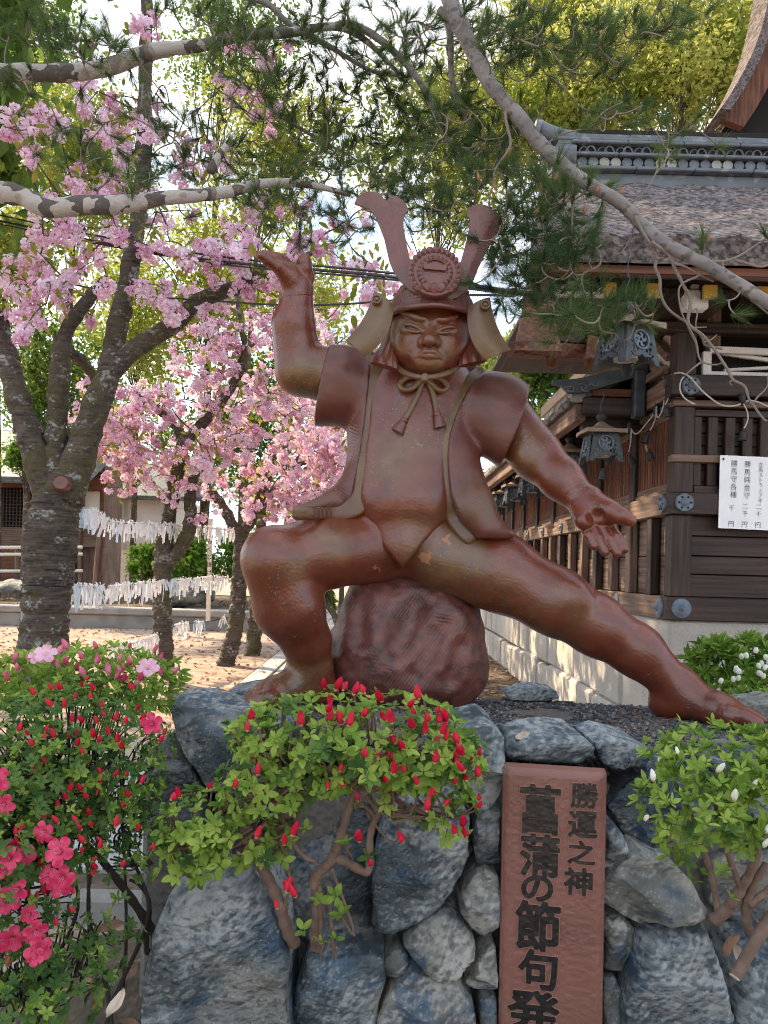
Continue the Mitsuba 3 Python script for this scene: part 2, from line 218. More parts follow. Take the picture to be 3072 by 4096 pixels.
def wood_c(dark, light, axis='x', s=1.0):
    def fn(p, n, uv):
        q = [p.x, p.y, p.z]; k = 'xyz'.index(axis)
        sc = [55.0 * s] * 3; sc[k] = 2.2 * s
        g = FB(q[0] * sc[0], q[1] * sc[1], q[2] * sc[2], octaves=3)
        w = fbp(p, 3.0, 2)
        return mx(dark, light, ss(.25, .8, g * .75 + w * .35 - .05))
    return mikit.proc(fn)
def wood_b(axis='x'):
    def fn(p, n, uv):
        q = [p.x, p.y, p.z]; sc = [60.0] * 3; sc['xyz'.index(axis)] = 2.5
        return FB(q[0] * sc[0], q[1] * sc[1], q[2] * sc[2], octaves=2)
    return fn
# glazed brown stoneware of the statue: red-brown glaze thinning to olive-gold, small chips
def glaze(p, n, uv):
    a = fbp(p, 3.1, 3); b = fbp(p, 23.0, 3); c = fbp(p, 9.0, 2)
    red = mx(C(.085, .018, .008), C(.160, .037, .015), b)
    gold = mx(C(.085, .045, .015), C(.165, .098, .038), b)
    front = ss(.35, .62, a + .16 * (c - .5) + gl_bias(p))
    col = mx(red, gold, front * .85)
    st_ = ss(.55, .75, FB(p.x * 40, p.y * 40, p.z * 5, octaves=2)) * ss(.45, .6, c); col = mx(col, col * .55 + C(.02, .018, .016), st_ * .6)
    def chip(cx, cz, w, h, k): return ss(.0, -.006, dr.maximum(dr.abs(p.x - cx) - w, dr.abs(p.z - cz) - h) + (FB(p.x * 60, p.z * 60, k, octaves=2) - .5) * .03)
    col = mx(col, C(.33, .135, .07), (chip(.157, 1.543, .020, .022, 1.) + chip(-.035, 1.500, .022, .008, 2.) + chip(.255, 2.148, .012, .007, 3.) + chip(.24, 1.62, .012, .018, 5.)) * .8)
    sp = ss(.80, .86, N3(p.x * 170, p.y * 170, p.z * 170)) * ss(.5, .7, c)
    return mx(col, C(.30, .26, .22), sp * .5)
def gl_bias(p):      # where the kiln left the glaze golden: belly rim, inner thighs, face
    x, z = p.x, p.z
    def blob(cx, cz, r): return dr.exp(-(dr.square(x - cx) + dr.square(z - cz)) / (r * r))
    return -.17 + .20 * blob(.22, 1.60, .2) + .26 * blob(.16, 2.42, .17) + .13 * blob(.05, 1.62, .16) + .10 * blob(.0, 1.9, .2) - .12 * blob(-.4, 1.75, .25) + .1 * blob(-.15, 1.5, .15)
def glaze_b(p, n, uv): return fbp(p, 26.0, 3) * .38 + fbp(p, 120.0, 2) * .34
mat('glazed_stoneware', mikit.proc(glaze), .33, glaze_b, .0030, spec=.55, coat=.65, coat_gloss=.9)
def glaze_gold(p, n, uv):
    b = fbp(p, 18.0, 3); r = fbp(p, 5.0, 2)
    return mx(mx(C(.085, .048, .017), C(.155, .092, .036), b), C(.095, .032, .020), ss(.45, .75, r) * .7)
mat('gold_glaze', mikit.proc(glaze_gold), .42, glaze_b, .003, spec=.5, coat=.5, coat_gloss=.8)
def glaze_red(p, n, uv):
    b = fbp(p, 20.0, 3); r = fbp(p, 4.0, 2)
    return mx(mx(C(.080, .022, .016), C(.150, .044, .030), b), C(.10, .052, .03), ss(.5, .8, r) * .6)
mat('red_glaze', mikit.proc(glaze_red), .36, glaze_b, .003, spec=.55, coat=.7, coat_gloss=.85)
def hatch3(p):
    w1 = ss(.45, .55, fbp(p, 7, 2)); w2 = ss(.45, .55, fbp(p + 3, 8, 2))
    h1, h2, h3 = dr.sin((p.x + p.z * .8) * 430), dr.sin((p.x - p.z * .7) * 430), dr.sin((p.x * .15 + p.z) * 430)
    return (h1 * (1 - w1) + h2 * w1) * (1 - w2 * .6) + h3 * w2 * .4
def hatch(p, n, uv): return hatch3(p) * .30 * ss(.3, .6, fbp(p, 16, 2)) + fbp(p, 30, 4) * 1.7
def glaze_seat(p, n, uv):
    b = fbp(p, 26.0, 4); r = fbp(p, 4.0, 3)
    col = mx(C(.055, .016, .012), C(.165, .055, .040), ss(.3, .7, b * .5 + r * .5))
    return mx(col, C(.21, .10, .08), ss(.1, 1., hatch3(p)) * .30 * ss(.35, .65, fbp(p, 11, 2)))
mat('combed_stoneware', mikit.proc(glaze_seat), .45, hatch, .0026, spec=.5, coat=.3, coat_gloss=.7)
def coat_hatch(p, n, uv):
    t = (p.x * .55 + p.z * .85) * 520 + fbp(p, 9, 2) * 14
    return dr.sin(t) * .22 * ss(.4, .65, fbp(p, 9, 2)) + fbp(p, 26, 3) * 1.1
def glaze_coat(p, n, uv):
    b = fbp(p, 26.0, 3); r = fbp(p, 4.0, 2)
    h = dr.sin((p.x * .55 + p.z * .85) * 520 + fbp(p, 9, 2) * 14) * ss(.4, .65, fbp(p, 9, 2))
    col = mx(mx(C(.070, .021, .016), C(.135, .042, .028), b), C(.105, .06, .03), ss(.5, .75, r) * .6)
    return mx(col, C(.21, .11, .09), ss(.5, 1., h) * .22)
mat('coat_stoneware', mikit.proc(glaze_coat), .4, coat_hatch, .002, spec=.5, coat=.3, coat_gloss=.75)
mat('dark_eye', (.045, .016, .013), .3, coat=.5)
mat('bare_clay', (.5, .42, .33), .8)
mat('orange_clay', (.36, .15, .08), .7)
# pedestal stone: blue-grey schist with pale bloom
def rock(dark, mid, pale, amt):
    def fn(p, n, uv):
        a = fbp(p, 4.5, 4); b = fbp(p, 17.0, 3)
        st = FB(p.x * 60 + p.z * 25, p.y * 30, p.z * 70 - p.x * 40, octaves=3)
        c = mx(dark, mid, ss(.3, .7, b * .6 + a * .4))
        c = mx(c, C(.035, .075, .125), ss(.5, .68, fbp(p + 7, 9.0, 3)) * .8)
        c = mx(c, pale, ss(.46, .70, a * .62 + st * .42) * amt)
        c = mx(c, C(.33, .30, .24), ss(.60, .72, fbp(p + 3, 3.0, 3)) * .5 * amt)
        fl = N3(p.x * 150 + p.z * 40, p.y * 110, p.z * 170 - p.x * 60); c = mx(c, dark, ss(.45, .25, fbp(p + 11, 48.0, 3)) * .7)
        return mx(c, pale * 1.25, ss(.70, .86, fl) * ss(.4, .6, b) * .3)
    return mikit.proc(fn)
def rock_b(p, n, uv): return fbp(p, 22, 4) + .5 * FB(p.x * 90 + p.z * 40, p.y * 40, p.z * 110 - p.x * 60, octaves=2)
mat('blue_rock', rock(C(.032, .044, .053), C(.115, .142, .155), C(.32, .34, .335), .85), .62, rock_b, .016, spec=.45)
mat('grey_rock', rock(C(.07, .076, .072), C(.19, .195, .18), C(.34, .335, .30), .95), .72, rock_b, .016, spec=.4)
mat('dark_rock', rock(C(.022, .03, .035), C(.07, .085, .094), C(.22, .23, .225), .8), .6, rock_b, .016, spec=.45)
def mortar(p, n, uv): return mx(C(.06, .057, .052), C(.19, .18, .165), fbp(p, 60, 3))
mat('mortar', mikit.proc(mortar), .9, lambda p, n, uv: fbp(p, 70, 3), .006)
def gravel_c(p, n, uv):
    w = mikit.cell_rand(dr.floor(p.x * 90), dr.floor(p.y * 90), 3)
    return mx(mx(C(.02, .022, .026), C(.085, .088, .095), w), C(.20, .19, .175), ss(.86, .9, w))
mat('gravel', mikit.proc(gravel_c), .7)
mat('gravel_bed', mikit.proc(lambda p, n, uv: mx(C(.045, .042, .04), C(.16, .145, .125), fbp(p, 90, 3))), .9, lambda p, n, uv: fbp(p, 120, 2), .006)
# ground
def sand_c(p, n, uv):
    a = fbp(p, .9, 3); b = fbp(p, 9, 3); c = fbp(p, 40, 2)
    col = mx(C(.27, .20, .15), C(.44, .36, .285), b * .5 + a * .5)
    return mx(col, C(.26, .14, .095), ss(.54, .70, FB(p.x * 5, p.y * 11, 2., octaves=3)) * .75 + 0 * c)
mat('sand', mikit.proc(sand_c), .95, lambda p, n, uv: fbp(p, 22, 3), .02)
def slab_c(p, n, uv): return mx(mx(C(.30, .30, .30), C(.47, .465, .45), fbp(p, 2.2, 3)), C(.2, .2, .2), ss(.6, .75, N3(p.x * 160, p.y * 160, 1)) * .4)
mat('paving', mikit.proc(slab_c), .8, lambda p, n, uv: fbp(p, 60, 2), .003)
mat('soil', mikit.proc(lambda p, n, uv: mx(C(.05, .038, .027), C(.17, .13, .09), fbp(p, 14, 3))), .95, lambda p, n, uv: fbp(p, 30, 3), .02)
mat('kerb_stone', mikit.proc(lambda p, n, uv: mx(C(.17, .165, .155), C(.33, .315, .29), fbp(p, 5, 4))), .85, lambda p, n, uv: fbp(p, 45, 2), .004)
def granite_c(p, n, uv):
    w = N3(p.x * 190, p.y * 190, p.z * 190)
    return mx(mx(C(.30, .275, .24), C(.46, .43, .385), fbp(p, 3, 3)), C(.14, .13, .12), ss(.62, .8, w) * .5)
mat('granite', mikit.proc(granite_c), .8, lambda p, n, uv: fbp(p, 60, 3), .004)
# shrine timber, by grain direction
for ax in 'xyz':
    mat('timber_' + ax, wood_c(C(.014, .008, .006), C(.055, .031, .022), ax), .55, wood_b(ax), .002, spec=.4)  # darker tone: the front face's shade is put into the colour
    mat('weathered_sunlit_timber_' + ax, wood_c(C(.085, .050, .035), C(.23, .155, .115), ax), .7, wood_b(ax), .003, spec=.3)  # weathered wood, lightened: sunlight on the side wall is put into the colour
    mat('red_timber_' + ax, wood_c(C(.07, .022, .010), C(.20, .075, .034), ax), .6, wood_b(ax), .002, spec=.35)
mat('gold_paint', (.62, .40, .08), .45)
mat('white_paint', (.62, .60, .57), .6)
mat('plaster', mikit.proc(lambda p, n, uv: mx(C(.58, .54, .47), C(.70, .66, .58), fbp(p, 3, 3))), .85)
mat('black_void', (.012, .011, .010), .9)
mat('roof_bark', mikit.proc(lambda p, n, uv: mx(mx(C(.055, .046, .046), C(.21, .18, .175), ss(.3, .72, FB(p.x * 34, p.y * 14, p.z * 30, octaves=4))), C(.2, .10, .06), ss(.70, .78, fbp(p, 7, 2)) * .6)), .9, lambda p, n, uv: FB(p.x * 40, p.y * 18, p.z * 40, octaves=3), .04)
mat('roof_tile', mikit.proc(lambda p, n, uv: mx(mx(C(.065, .078, .092), C(.145, .165, .185), fbp(p, 6, 3)), C(.27, .28, .28), ss(.62, .78, fbp(p, 13, 2)) * .5)), .5, lambda p, n, uv: fbp(p, 30, 2), .003, spec=.5)
mat('tile_pale', (.30, .30, .275), .7)
mat('bronze', mikit.proc(lambda p, n, uv: mx(C(.018, .024, .03), C(.075, .09, .10), fbp(p, 22, 3))), .55, metal=.25, spec=.5)
mat('verdigris', mikit.proc(lambda p, n, uv: mx(C(.06, .085, .115), C(.16, .20, .24), fbp(p, 30, 3))), .6, spec=.5)
mat('lantern_roof', mikit.proc(lambda p, n, uv: mx(C(.10, .065, .042), C(.30, .21, .14), fbp(p, 9, 3))), .5)
mat('lantern_paper', (.42, .40, .36), .9)
mat('black_rubber', (.02, .021, .023), .6)
mat('white_cord', (.48, .45, .40), .7)
mat('sign_white', mikit.proc(lambda p, n, uv: mx(C(.70, .72, .74), C(.80, .81, .81), fbp(p, 8, 2))), .35, coat=.3)
mat('ink', (.02, .02, .025), .5)
mat('plaque_clay', mikit.proc(lambda p, n, uv: mx(mx(C(.15, .058, .045), C(.24, .105, .08), fbp(p, 9, 3)), C(.17, .105, .055), ss(.5, .75, fbp(p, 3.1, 2)) * .6)), .5, lambda p, n, uv: fbp(p, 90, 2), .0025, coat=.3, coat_gloss=.7)
mat('letter_black', mikit.proc(lambda p, n, uv: mx(C(.005, .005, .006), C(.014, .013, .013), fbp(p, 40, 2))), .38, lambda p, n, uv: fbp(p, 60, 2), .002, coat=.15)
mat('letter_rim', (.26, .13, .10), .55)
mat('paper_white', (.80, .80, .81), .9)
mat('paper_blue', (.55, .68, .80), .9)
mat('cable_black', (.012, .012, .014), .45)
# bark
def bark_cherry(p, n, uv):
    ring = FB(p.x * 7, p.y * 7, p.z * 75, octaves=3); a = fbp(p, 6, 3)
    c = mx(C(.022, .016, .012), C(.115, .092, .075), ss(.25, .75, ring * .45 + a * .25 + fbp(p, 30, 3) * .3))
    c = mx(c, C(.075, .068, .022), ss(.42, .62, fbp(p + 5, 2.5, 3)) * .75 * ss(.3, .6, fbp(p, 24, 2)))
    return mx(c, C(.27, .28, .265), ss(.56, .74, fbp(p + 9, 9, 3) * .55 + .45 * fbp(p, 45, 3)))
mat('cherry_bark', mikit.proc(bark_cherry), .9, lambda p, n, uv: FB(p.x * 14, p.y * 14, p.z * 45, octaves=3) + .5 * fbp(p, 35, 2), .014)
def bark_pine(p, n, uv):
    f, s2, w = mikit.voronoi(p.x * 17 + fbp(p, 20, 2) * 1.6, (p.y + p.z) * 17 + fbp(p + 3, 20, 2) * 1.6)
    c = mx(C(.085, .075, .068), C(.36, .335, .31), ss(.45, .55, w))
    return mx(c, C(.19, .15, .115), ss(.6, .7, fbp(p, 18, 2)) * .6)
mat('pine_bark', mikit.proc(bark_pine), .85, lambda p, n, uv: fbp(p, 40, 3), .006)
mat('grey_bark', mikit.proc(lambda p, n, uv: mx(mx(C(.10, .088, .082), C(.27, .25, .235), fbp(p, 14, 3)), C(.06, .05, .045), ss(.55, .75, fbp(p, 45, 2)) * .7)), .85, lambda p, n, uv: fbp(p, 60, 3), .004)
mat('twig_bark', (.20, .165, .14), .85)
mat('azalea_bark', mikit.proc(lambda p, n, uv: mx(C(.085, .05, .036), C(.22, .15, .115), fbp(p, 30, 3))), .85, lambda p, n, uv: fbp(p, 80, 2), .003)
mat('dark_twig', (.03, .024, .02), .9)
# foliage
def var(a, b, s=9.0, o=2): return mikit.proc(lambda p, n, uv: mx(a, b, ss(.25, .75, fbp(p, s, o))))
leafmat('azalea_leaf', var(C(.13, .23, .04), C(.29, .42, .085), 30), .8)
leafmat('azalea_leaf_dark', var(C(.055, .115, .035), C(.14, .23, .07), 20), .6)
leafmat('azalea_leaf_bright', var(C(.19, .30, .05), C(.37, .49, .11), 24), .8)
leafmat('bud_red', var(C(.42, .012, .035), C(.62, .04, .07), 40), .35, .45)
leafmat('bud_pink', var(C(.55, .06, .13), C(.72, .27, .36), 25), .5)
leafmat('petal_pink', var(C(.55, .035, .11), C(.72, .11, .20), 60), .6)
leafmat('petal_pale', var(C(.75, .33, .48), C(.85, .55, .66), 30), .7)
leafmat('bud_white', var(C(.70, .70, .58), C(.82, .82, .75), 40), .5)
mat('sepal', (.36, .30, .10), .8)
leafmat('pine_needle', var(C(.05, .09, .04), C(.13, .19, .07), 3), .45, .4)
mat('pine_bud', (.30, .13, .06), .7)
leafmat('cherry_petal', var(C(.80, .50, .65), C(.93, .82, .90), 6), .9)
leafmat('cherry_leaf', var(C(.16, .21, .03), C(.36, .32, .07), 4), .9)
leafmat('shrub_leaf', var(C(.07, .15, .02), C(.17, .28, .05), 4), .8)
leafmat('far_leaf_yellow', var(C(.25, .30, .05), C(.44, .46, .13), .7), 1.0)
leafmat('far_leaf_green', var(C(.08, .15, .03), C(.20, .28, .07), .8), 1.0)
mat('dry_leaf', mikit.proc(lambda p, n, uv: mx(C(.13, .06, .035), C(.33, .20, .13), fbp(p, 12, 2))), .9)
mat('pale_leaf', (.5, .42, .34), .9)
# ------------------------------------------------------------------ setting: ground, paving, strips, far bed
def sheet(x0, x1, y0, y1, z, nx=2, ny=2, amp=0.0, s=1.0, seed=0):
    gx, gy = np.meshgrid(np.linspace(x0, x1, nx), np.linspace(y0, y1, ny), indexing='ij')
    gz = z + amp * (meshkit.fbm(np.stack([gx * s, gy * s, 0 * gx], -1), 3, seed) - .5)
    v = np.stack([gx, gy, gz], -1).reshape(-1, 3); i, j = np.meshgrid(np.arange(nx - 1), np.arange(ny - 1), indexing='ij'); i, j = i.ravel(), j.ravel()
    q = np.stack([i * ny + j, (i + 1) * ny + j, (i + 1) * ny + j + 1, i * ny + j + 1], 1); return v, np.vstack([q[:, [0, 1, 2]], q[:, [0, 2, 3]]])
solo('ground', sheet(-120, 120, -6, 260, 0.0, 60, 120, .0), 'sand', 'pale sandy shrine ground strewn with brown leaf litter', kind='structure')
solo('planting_bed', sheet(-3.2, 2.4, -.5, 3.28, .006, 40, 30, .03, 3), 'soil', 'dark soil bed in front round the foot of the stone pedestal', kind='structure', smooth=True)
solo('leafy_strip', sheet(1.12, 1.95, 3.6, 22, .012, 8, 60, .02, 2), 'soil', 'strip of leafy soil along the foot of the stone wall', kind='structure', smooth=True)
pk = thing('path', 'grey stone paved approach path behind the pedestal', kind='structure')
obj('path_bed', sheet(-1.8, 1.12, 3.3, 40, .004), 'soil', pk)
ds = [mikit.ply(box_local(w - .012, l - .012, .10, .008), 'paving') for w, l in ((.28, 1.3), (.80, 1.3), (.80, .65))]
r_ = random.Random(3)
for c, (xc, w, kind) in enumerate([(-1.63, .28, 0), (-1.07, .80, 1), (-.25, .80, 1), (.57, .80, 1), (1.0, .28, 0)]):
    y = 3.42 + (c % 2) * .4
    while y < 26:
        obj('slab', ds[kind], None, pk, to_world=T().translate([xc, y + .65, -.026 + r_.uniform(-.004, .004)]).rotate([1, 0, 0], r_.uniform(-.25, .25)))
        y += 1.3
kb = thing('kerb', 'low stone kerb between the paving and the planting bed', kind='structure')
for i in range(6): obj('kerb_stone', box_local(.78, .12, .22, .012), 'kerb_stone', kb, to_world=T().translate([-3.6 + i * .8, 3.34, .0]))
fk = thing('raised_bed', 'low concrete edged bed at the far side of the sandy yard', kind='structure')
obj('edging', bx((-16, 17.8, -.1), (-1.9, 18.05, .30), .02), 'kerb_stone', fk)
obj('coping', bx((-16, 17.72, .303), (-1.86, 18.5, .45), .025), 'kerb_stone', fk)
obj('bed_soil', sheet(-16, -1.9, 18.5, 27, .44, 30, 20, .12, 1.2), 'soil', fk, True)
# fallen leaves
def litter(n, fx, z, size, seed):
    rg = np.random.default_rng(seed); q = fx(rg, n); Ms = []
    for p in q:
        a = rg.uniform(0, 6.28); M = frame(np.array([p[0], p[1], z + rg.uniform(.004, .02)]), [rg.normal(0, .3), rg.normal(0, .3), 1], s=size * rg.uniform(.6, 1.3), roll=a); Ms.append(M)
    return np.array(Ms)
dl = (np.array([[0, -1, .1], [.42, -.3, 0.02], [.4, .35, .05], [0, 1, .25], [-.4, .35, 0], [-.42, -.3, .06], [0, 0, -.06]]), np.array([[0, 1, 6], [1, 2, 6], [2, 3, 6], [3, 4, 6], [4, 5, 6], [5, 0, 6]]))
Ms = np.vstack([litter(2600, lambda g, n: np.c_[g.uniform(-12, -1.8, n), 5 + 13 * g.random(n) ** .8], .0, .045, 5), litter(500, lambda g, n: np.c_[g.uniform(1.15, 1.93, n), 3.6 + 10 * g.random(n)], .02, .04, 6),
                litter(160, lambda g, n: np.c_[g.uniform(-2, 1, n), 3.6 + 10 * g.random(n)], .03, .035, 7), litter(260, lambda g, n: np.c_[g.uniform(-2.2, -.55, n), 1.2 + 2 * g.random(n)], .02, .035, 8),
                litter(900, lambda g, n: np.c_[g.uniform(-15, -2, n), 18.5 + 3 * g.random(n)], .5, .05, 9)])
solo('leaf_litter', many(dl, Ms), 'dry_leaf', 'scattered dry brown fallen leaves on the ground', 'fallen leaves', kind='stuff')
# ------------------------------------------------------------------ shrine office: dark timber corner, receding lattice wall, bark roof
XC, YC = 1.948, 5.43
zf = lambda v: 1.5 + (2302 - v) * YC / F
so = thing('shrine_office', 'dark timber shrine office with a bark roof and a long lattice side wall', 'shrine building')
BK = 17.0
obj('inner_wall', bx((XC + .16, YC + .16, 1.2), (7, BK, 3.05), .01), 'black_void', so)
# stone footing
fb_ = obj('foundation', bx((XC + .10, YC + .10, -.2), (7, BK, 1.19), .01), 'mortar', so)
r_ = random.Random(5)
y = YC
while y < BK:                             # top course, left face
    l = r_.uniform(1.0, 1.5) if y > YC else 1.15
    obj('block', bx((XC - .005 + r_.uniform(-.006, .006), y + .004, .945), (XC + .25, min(y + l, BK) - .004, 1.195), .012), 'granite', fb_); y += l
zc = [0.0, .42, .935]
for c in (0, 1):                          # rough lower courses
    y = YC
    while y < BK:
        l = r_.uniform(.45, .95)
        m = bx((XC - .02 - .03 * (1 - c) + r_.uniform(-.02, .02), y + .007, zc[c] - .1 * (c == 0) + .006), (XC + .25, min(y + l, BK) - .007, zc[c + 1] + r_.uniform(-.03, .03) * (c == 0)), .03)
        obj('rough_block', m, 'granite', fb_); y += l
x = XC + .26
for l in (1.25, 1.1, 1.2):                # front face
    obj('block', bx((x - (.26 if x < XC + .3 else 0) + .004, YC - .004, .945), (x + l - .004, YC + .25, 1.195), .012), 'granite', fb_); x += l
x = XC
for l in (.8, .95, .7, .9): obj('rough_block', bx((x + .006, YC - .03, -.1), (x + l - .006, YC + .25, .935), .025), 'granite', fb_); x += l
# beams, wrapped round the corner
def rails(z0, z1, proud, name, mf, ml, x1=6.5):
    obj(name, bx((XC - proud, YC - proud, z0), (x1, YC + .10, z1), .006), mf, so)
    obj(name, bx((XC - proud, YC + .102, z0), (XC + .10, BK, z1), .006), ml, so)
rails(zf(2480), zf(2387), .035, 'beam', 'timber_x', 'weathered_sunlit_timber_y')
rails(zf(2057), zf(1970), .04, 'beam', 'timber_x', 'weathered_sunlit_timber_y')
rails(zf(1583), zf(1500), .04, 'beam', 'timber_x', 'weathered_sunlit_timber_y')
rails(zf(1623), zf(1598), .012, 'rail', 'weathered_sunlit_timber_x', 'weathered_sunlit_timber_y')
obj('rail', bx((XC - .02, YC - .02, zf(1847)), (XC + 1.2, YC + .06, zf(1818)), .004), 'weathered_sunlit_timber_x', so)
obj('rail', bx((XC + .14, YC - .008, zf(1970)), (XC + 1.6, YC + .06, zf(1941)), .004), 'timber_x', so)
# corner and side posts
for z0, z1 in ((1.357, 1.915), (2.064, 2.651), (2.70, 2.719), (2.862, 3.42)): obj('post', bx((XC, YC, z0), (XC + .137, YC + .137, z1), .006), 'timber_z', so)
for yy in np.arange(6.30, BK, 1.0):
    obj('post', bx((XC + .004, yy, 2.064), (XC + .12, yy + .13, 2.651), .005), 'timber_z', so)
# front: boards, slat window
bz = [zf(2387), zf(2295), zf(2220), zf(2140), zf(2057)]
for a, b in zip(bz[:-1], bz[1:]):
    obj('board', bx((XC + .139, YC + .045 + r_.uniform(0, .008), a + .003), (6.5, YC + .09, b - .003), .004), 'timber_x', so)
bz = np.linspace(2.064, 2.651, 8)
for a, b in zip(bz[:-1], bz[1:]): obj('board', bx((XC + .139, YC + .075 + r_.uniform(0, .006), a + .002), (6.5, YC + .11, b - .002), .003), 'timber_x', so)
obj('rail', bx((XC + .139, YC + .01, zf(1660)), (6.4, YC + .07, zf(1634)), .003), 'timber_x', so)
for k in range(9): obj('slat', bx((XC + .235 + k * .118, YC + .014, 2.115), (XC + .30 + k * .118, YC + .06, zf(1662)), .004), 'timber_z', so)
obj('slat', bx((XC + .139, YC + .012, 2.115), (XC + .19, YC + .06, zf(1662)), .004), 'timber_z', so)
# side: stout bars over boards below, close louvers above
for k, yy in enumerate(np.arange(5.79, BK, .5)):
    obj('bar', bx((XC - .022, yy, 1.357), (XC + .045, yy + .10, 1.915), .006), 'weathered_sunlit_timber_z' if k % 3 else 'timber_z', so)
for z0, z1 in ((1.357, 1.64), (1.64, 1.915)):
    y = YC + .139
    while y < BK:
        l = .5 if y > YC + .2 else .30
        obj('board', bx((XC + .048 + r_.uniform(0, .012), y + .002, z0 + .003), (XC + .09, y + l - .002, z1 - .003), .003), 'weathered_sunlit_timber_y', so); y += l
n = 0
for yy in np.arange(5.58, BK - .1, .057):
    ph = (yy - 6.30) % 1.0
    if ph < .14 and yy > 6.2: continue
    obj('louver', bx((XC + .035, yy, 2.15), (XC + .075, yy + .036, 2.60), .003), 'red_timber_z', so); n += 1
obj('louver_backing', bx((XC + .082, YC + .14, 2.07), (XC + .13, BK, 2.645), .002), 'red_timber_y', so)
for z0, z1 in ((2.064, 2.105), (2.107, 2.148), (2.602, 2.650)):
    obj('rail', bx((XC + .015 + (z0 > 2.1) * .012, YC + .14, z0), (XC + .08, BK, z1), .003), 'weathered_sunlit_timber_y', so)
# rosettes and disc nail covers
def rosette(c, nrm, r=.062):
    v = []; m = 48; M = frame(np.asarray(c, float), nrm)
    ang = np.arange(m) * 2 * np.pi / m; rr = r * (1 + .07 * np.abs(np.cos(3 * ang)) - .05)
    rings = [(1.0, -.02), (1.0, .006), (.92, .012), (.45, .010), (.40, .020), (.25, .026), (.0, .03)]
    V = np.vstack([np.c_[np.cos(ang) * rr * s, np.sin(ang) * rr * s, np.full(m, h)] for s, h in rings])
    i, j = np.meshgrid(np.arange(len(rings) - 1), np.arange(m), indexing='ij'); q = np.stack([i * m + j, i * m + (j + 1) % m, (i + 1) * m + (j + 1) % m, (i + 1) * m + j], -1).reshape(-1, 4)
    k = obj('rosette', xf((V, np.vstack([q[:, [0, 1, 2]], q[:, [0, 2, 3]]])), M), 'verdigris', so, 40)
    for t in range(6):
        a = t * np.pi / 3 + .52; obj('petal_hole', xf(lathe([(0, .004), (.0075, .004), (.0075, -.004)], 8), M @ trans([math.cos(a) * r * .66, math.sin(a) * r * .66, .0105])), 'black_void', k)
def disc(c, nrm, r=.068):
    obj('nail_cover', lathe([(0, .045), (.008, .044), (.012, .030), (.020, .026), (.022, .018), (r * .6, .016), (r * .95, .006), (r, 0), (r, -.02)], 32, frame(np.asarray(c, float), nrm)), 'verdigris', so, 35)
pc = lambda u, v, y: P(u, v, y)
for u, v in ((2766, 1542), (2738, 2010)): rosette(pc(u, v, YC - .05), (0, -1, 0))
disc(pc(2726, 2434, YC - .04), (0, -1, 0))
zb = (zf(2057) + zf(1970)) / 2; zl = (zf(2480) + zf(2387)) / 2
for yy in (5.50, 6.65, 7.65, 8.65, 9.65, 10.65, 11.65): rosette((XC - .045, yy, zb), (-1, 0, 0))
for yy in (5.53, 6.55, 8.55): disc((XC - .04, yy, zl), (-1, 0, 0))
# upper side wall: plaster, braces
obj('plaster', bx((XC + .05, YC + .14, 2.862), (XC + .10, 12, 3.5), .003), 'plaster', so)
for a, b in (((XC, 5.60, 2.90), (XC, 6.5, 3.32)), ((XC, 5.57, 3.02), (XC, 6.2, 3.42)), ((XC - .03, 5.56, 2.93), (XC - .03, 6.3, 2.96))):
    obj('brace', beam(a, b, .05, .06), 'weathered_sunlit_timber_y', so)
# front opening above the top beam
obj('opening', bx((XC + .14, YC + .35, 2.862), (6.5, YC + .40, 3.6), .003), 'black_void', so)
for (u0, v0, u1, v1, w, y) in ((2838, 1398, 3072, 1408, .045, 5.46), (2835, 1497, 3072, 1503, .038, 5.45), (2885, 1413, 3072, 1440, .026, 5.5), (2895, 1482, 3072, 1472, .022, 5.5)):
    p, q = P(u0, v0, y), P(u1 + 300, v1 + (v1 - v0) * 300 / (u1 - u0), y); obj('pale_rail', beam(p, q, .03, w), 'white_paint', so)
obj('pale_post', bx((P(2808, 1500, 5.45)[0], 5.435, 2.866), (P(2842, 1500, 5.45)[0], 5.47, 3.03), .003), 'white_paint', so)
obj('strut', bx((P(2818, 1380, 5.5)[0], 5.48, 3.03), (P(2878, 1380, 5.5)[0], 5.53, 3.42), .003), 'weathered_sunlit_timber_z', so)
obj('beam', bx((XC - .2, YC - .02, 3.15), (6.5, YC + .08, 3.22), .005), 'timber_x', so)
obj('beam', bx((XC - .25, YC - .05, 3.42), (6.6, YC + .16, 3.56), .006), 'timber_x', so)
obj('beam', bx((XC - .04, YC + .17, 3.42), (XC + .10, 10, 3.56), .006), 'timber_y', so)
# main roof: bark slope, gable board, rafters
X0, X1 = .80, 7.0
EY, EZ, RY, RZ = 4.62, 3.46, 7.25, 5.06
def roof_pt(t, x): return np.array([x, EY + (RY - EY) * t, EZ + (RZ - EZ) * (t * .78 + .22 * t * t)])
nx_, nt = 150, 60
top = np.array([[roof_pt(t, x) for x in np.linspace(X0 + .52 * t, X1, nx_)] for t in np.linspace(0, 1, nt)])
nz = (meshkit.fbm(top * np.array([9, 6, 9]), 4, 3) - .5)[..., None] * np.array([0, -.05, .06]); top = top + nz
bot = np.array([[roof_pt(t, x) - [0, -.03, .15 + .05 * t] for x in np.linspace(X0 + .52 * t, X1, nx_)] for t in np.linspace(0, 1, nt)])
i, j = np.meshgrid(np.arange(nt - 1), np.arange(nx_ - 1), indexing='ij'); i, j = i.ravel(), j.ravel(); N = nt * nx_
q1 = np.stack([i * nx_ + j, i * nx_ + j + 1, (i + 1) * nx_ + j + 1, (i + 1) * nx_ + j], 1)
e1 = np.stack([np.arange(nx_ - 1), np.arange(nx_ - 1) + N, np.arange(nx_ - 1) + N + 1, np.arange(nx_ - 1) + 1], 1)
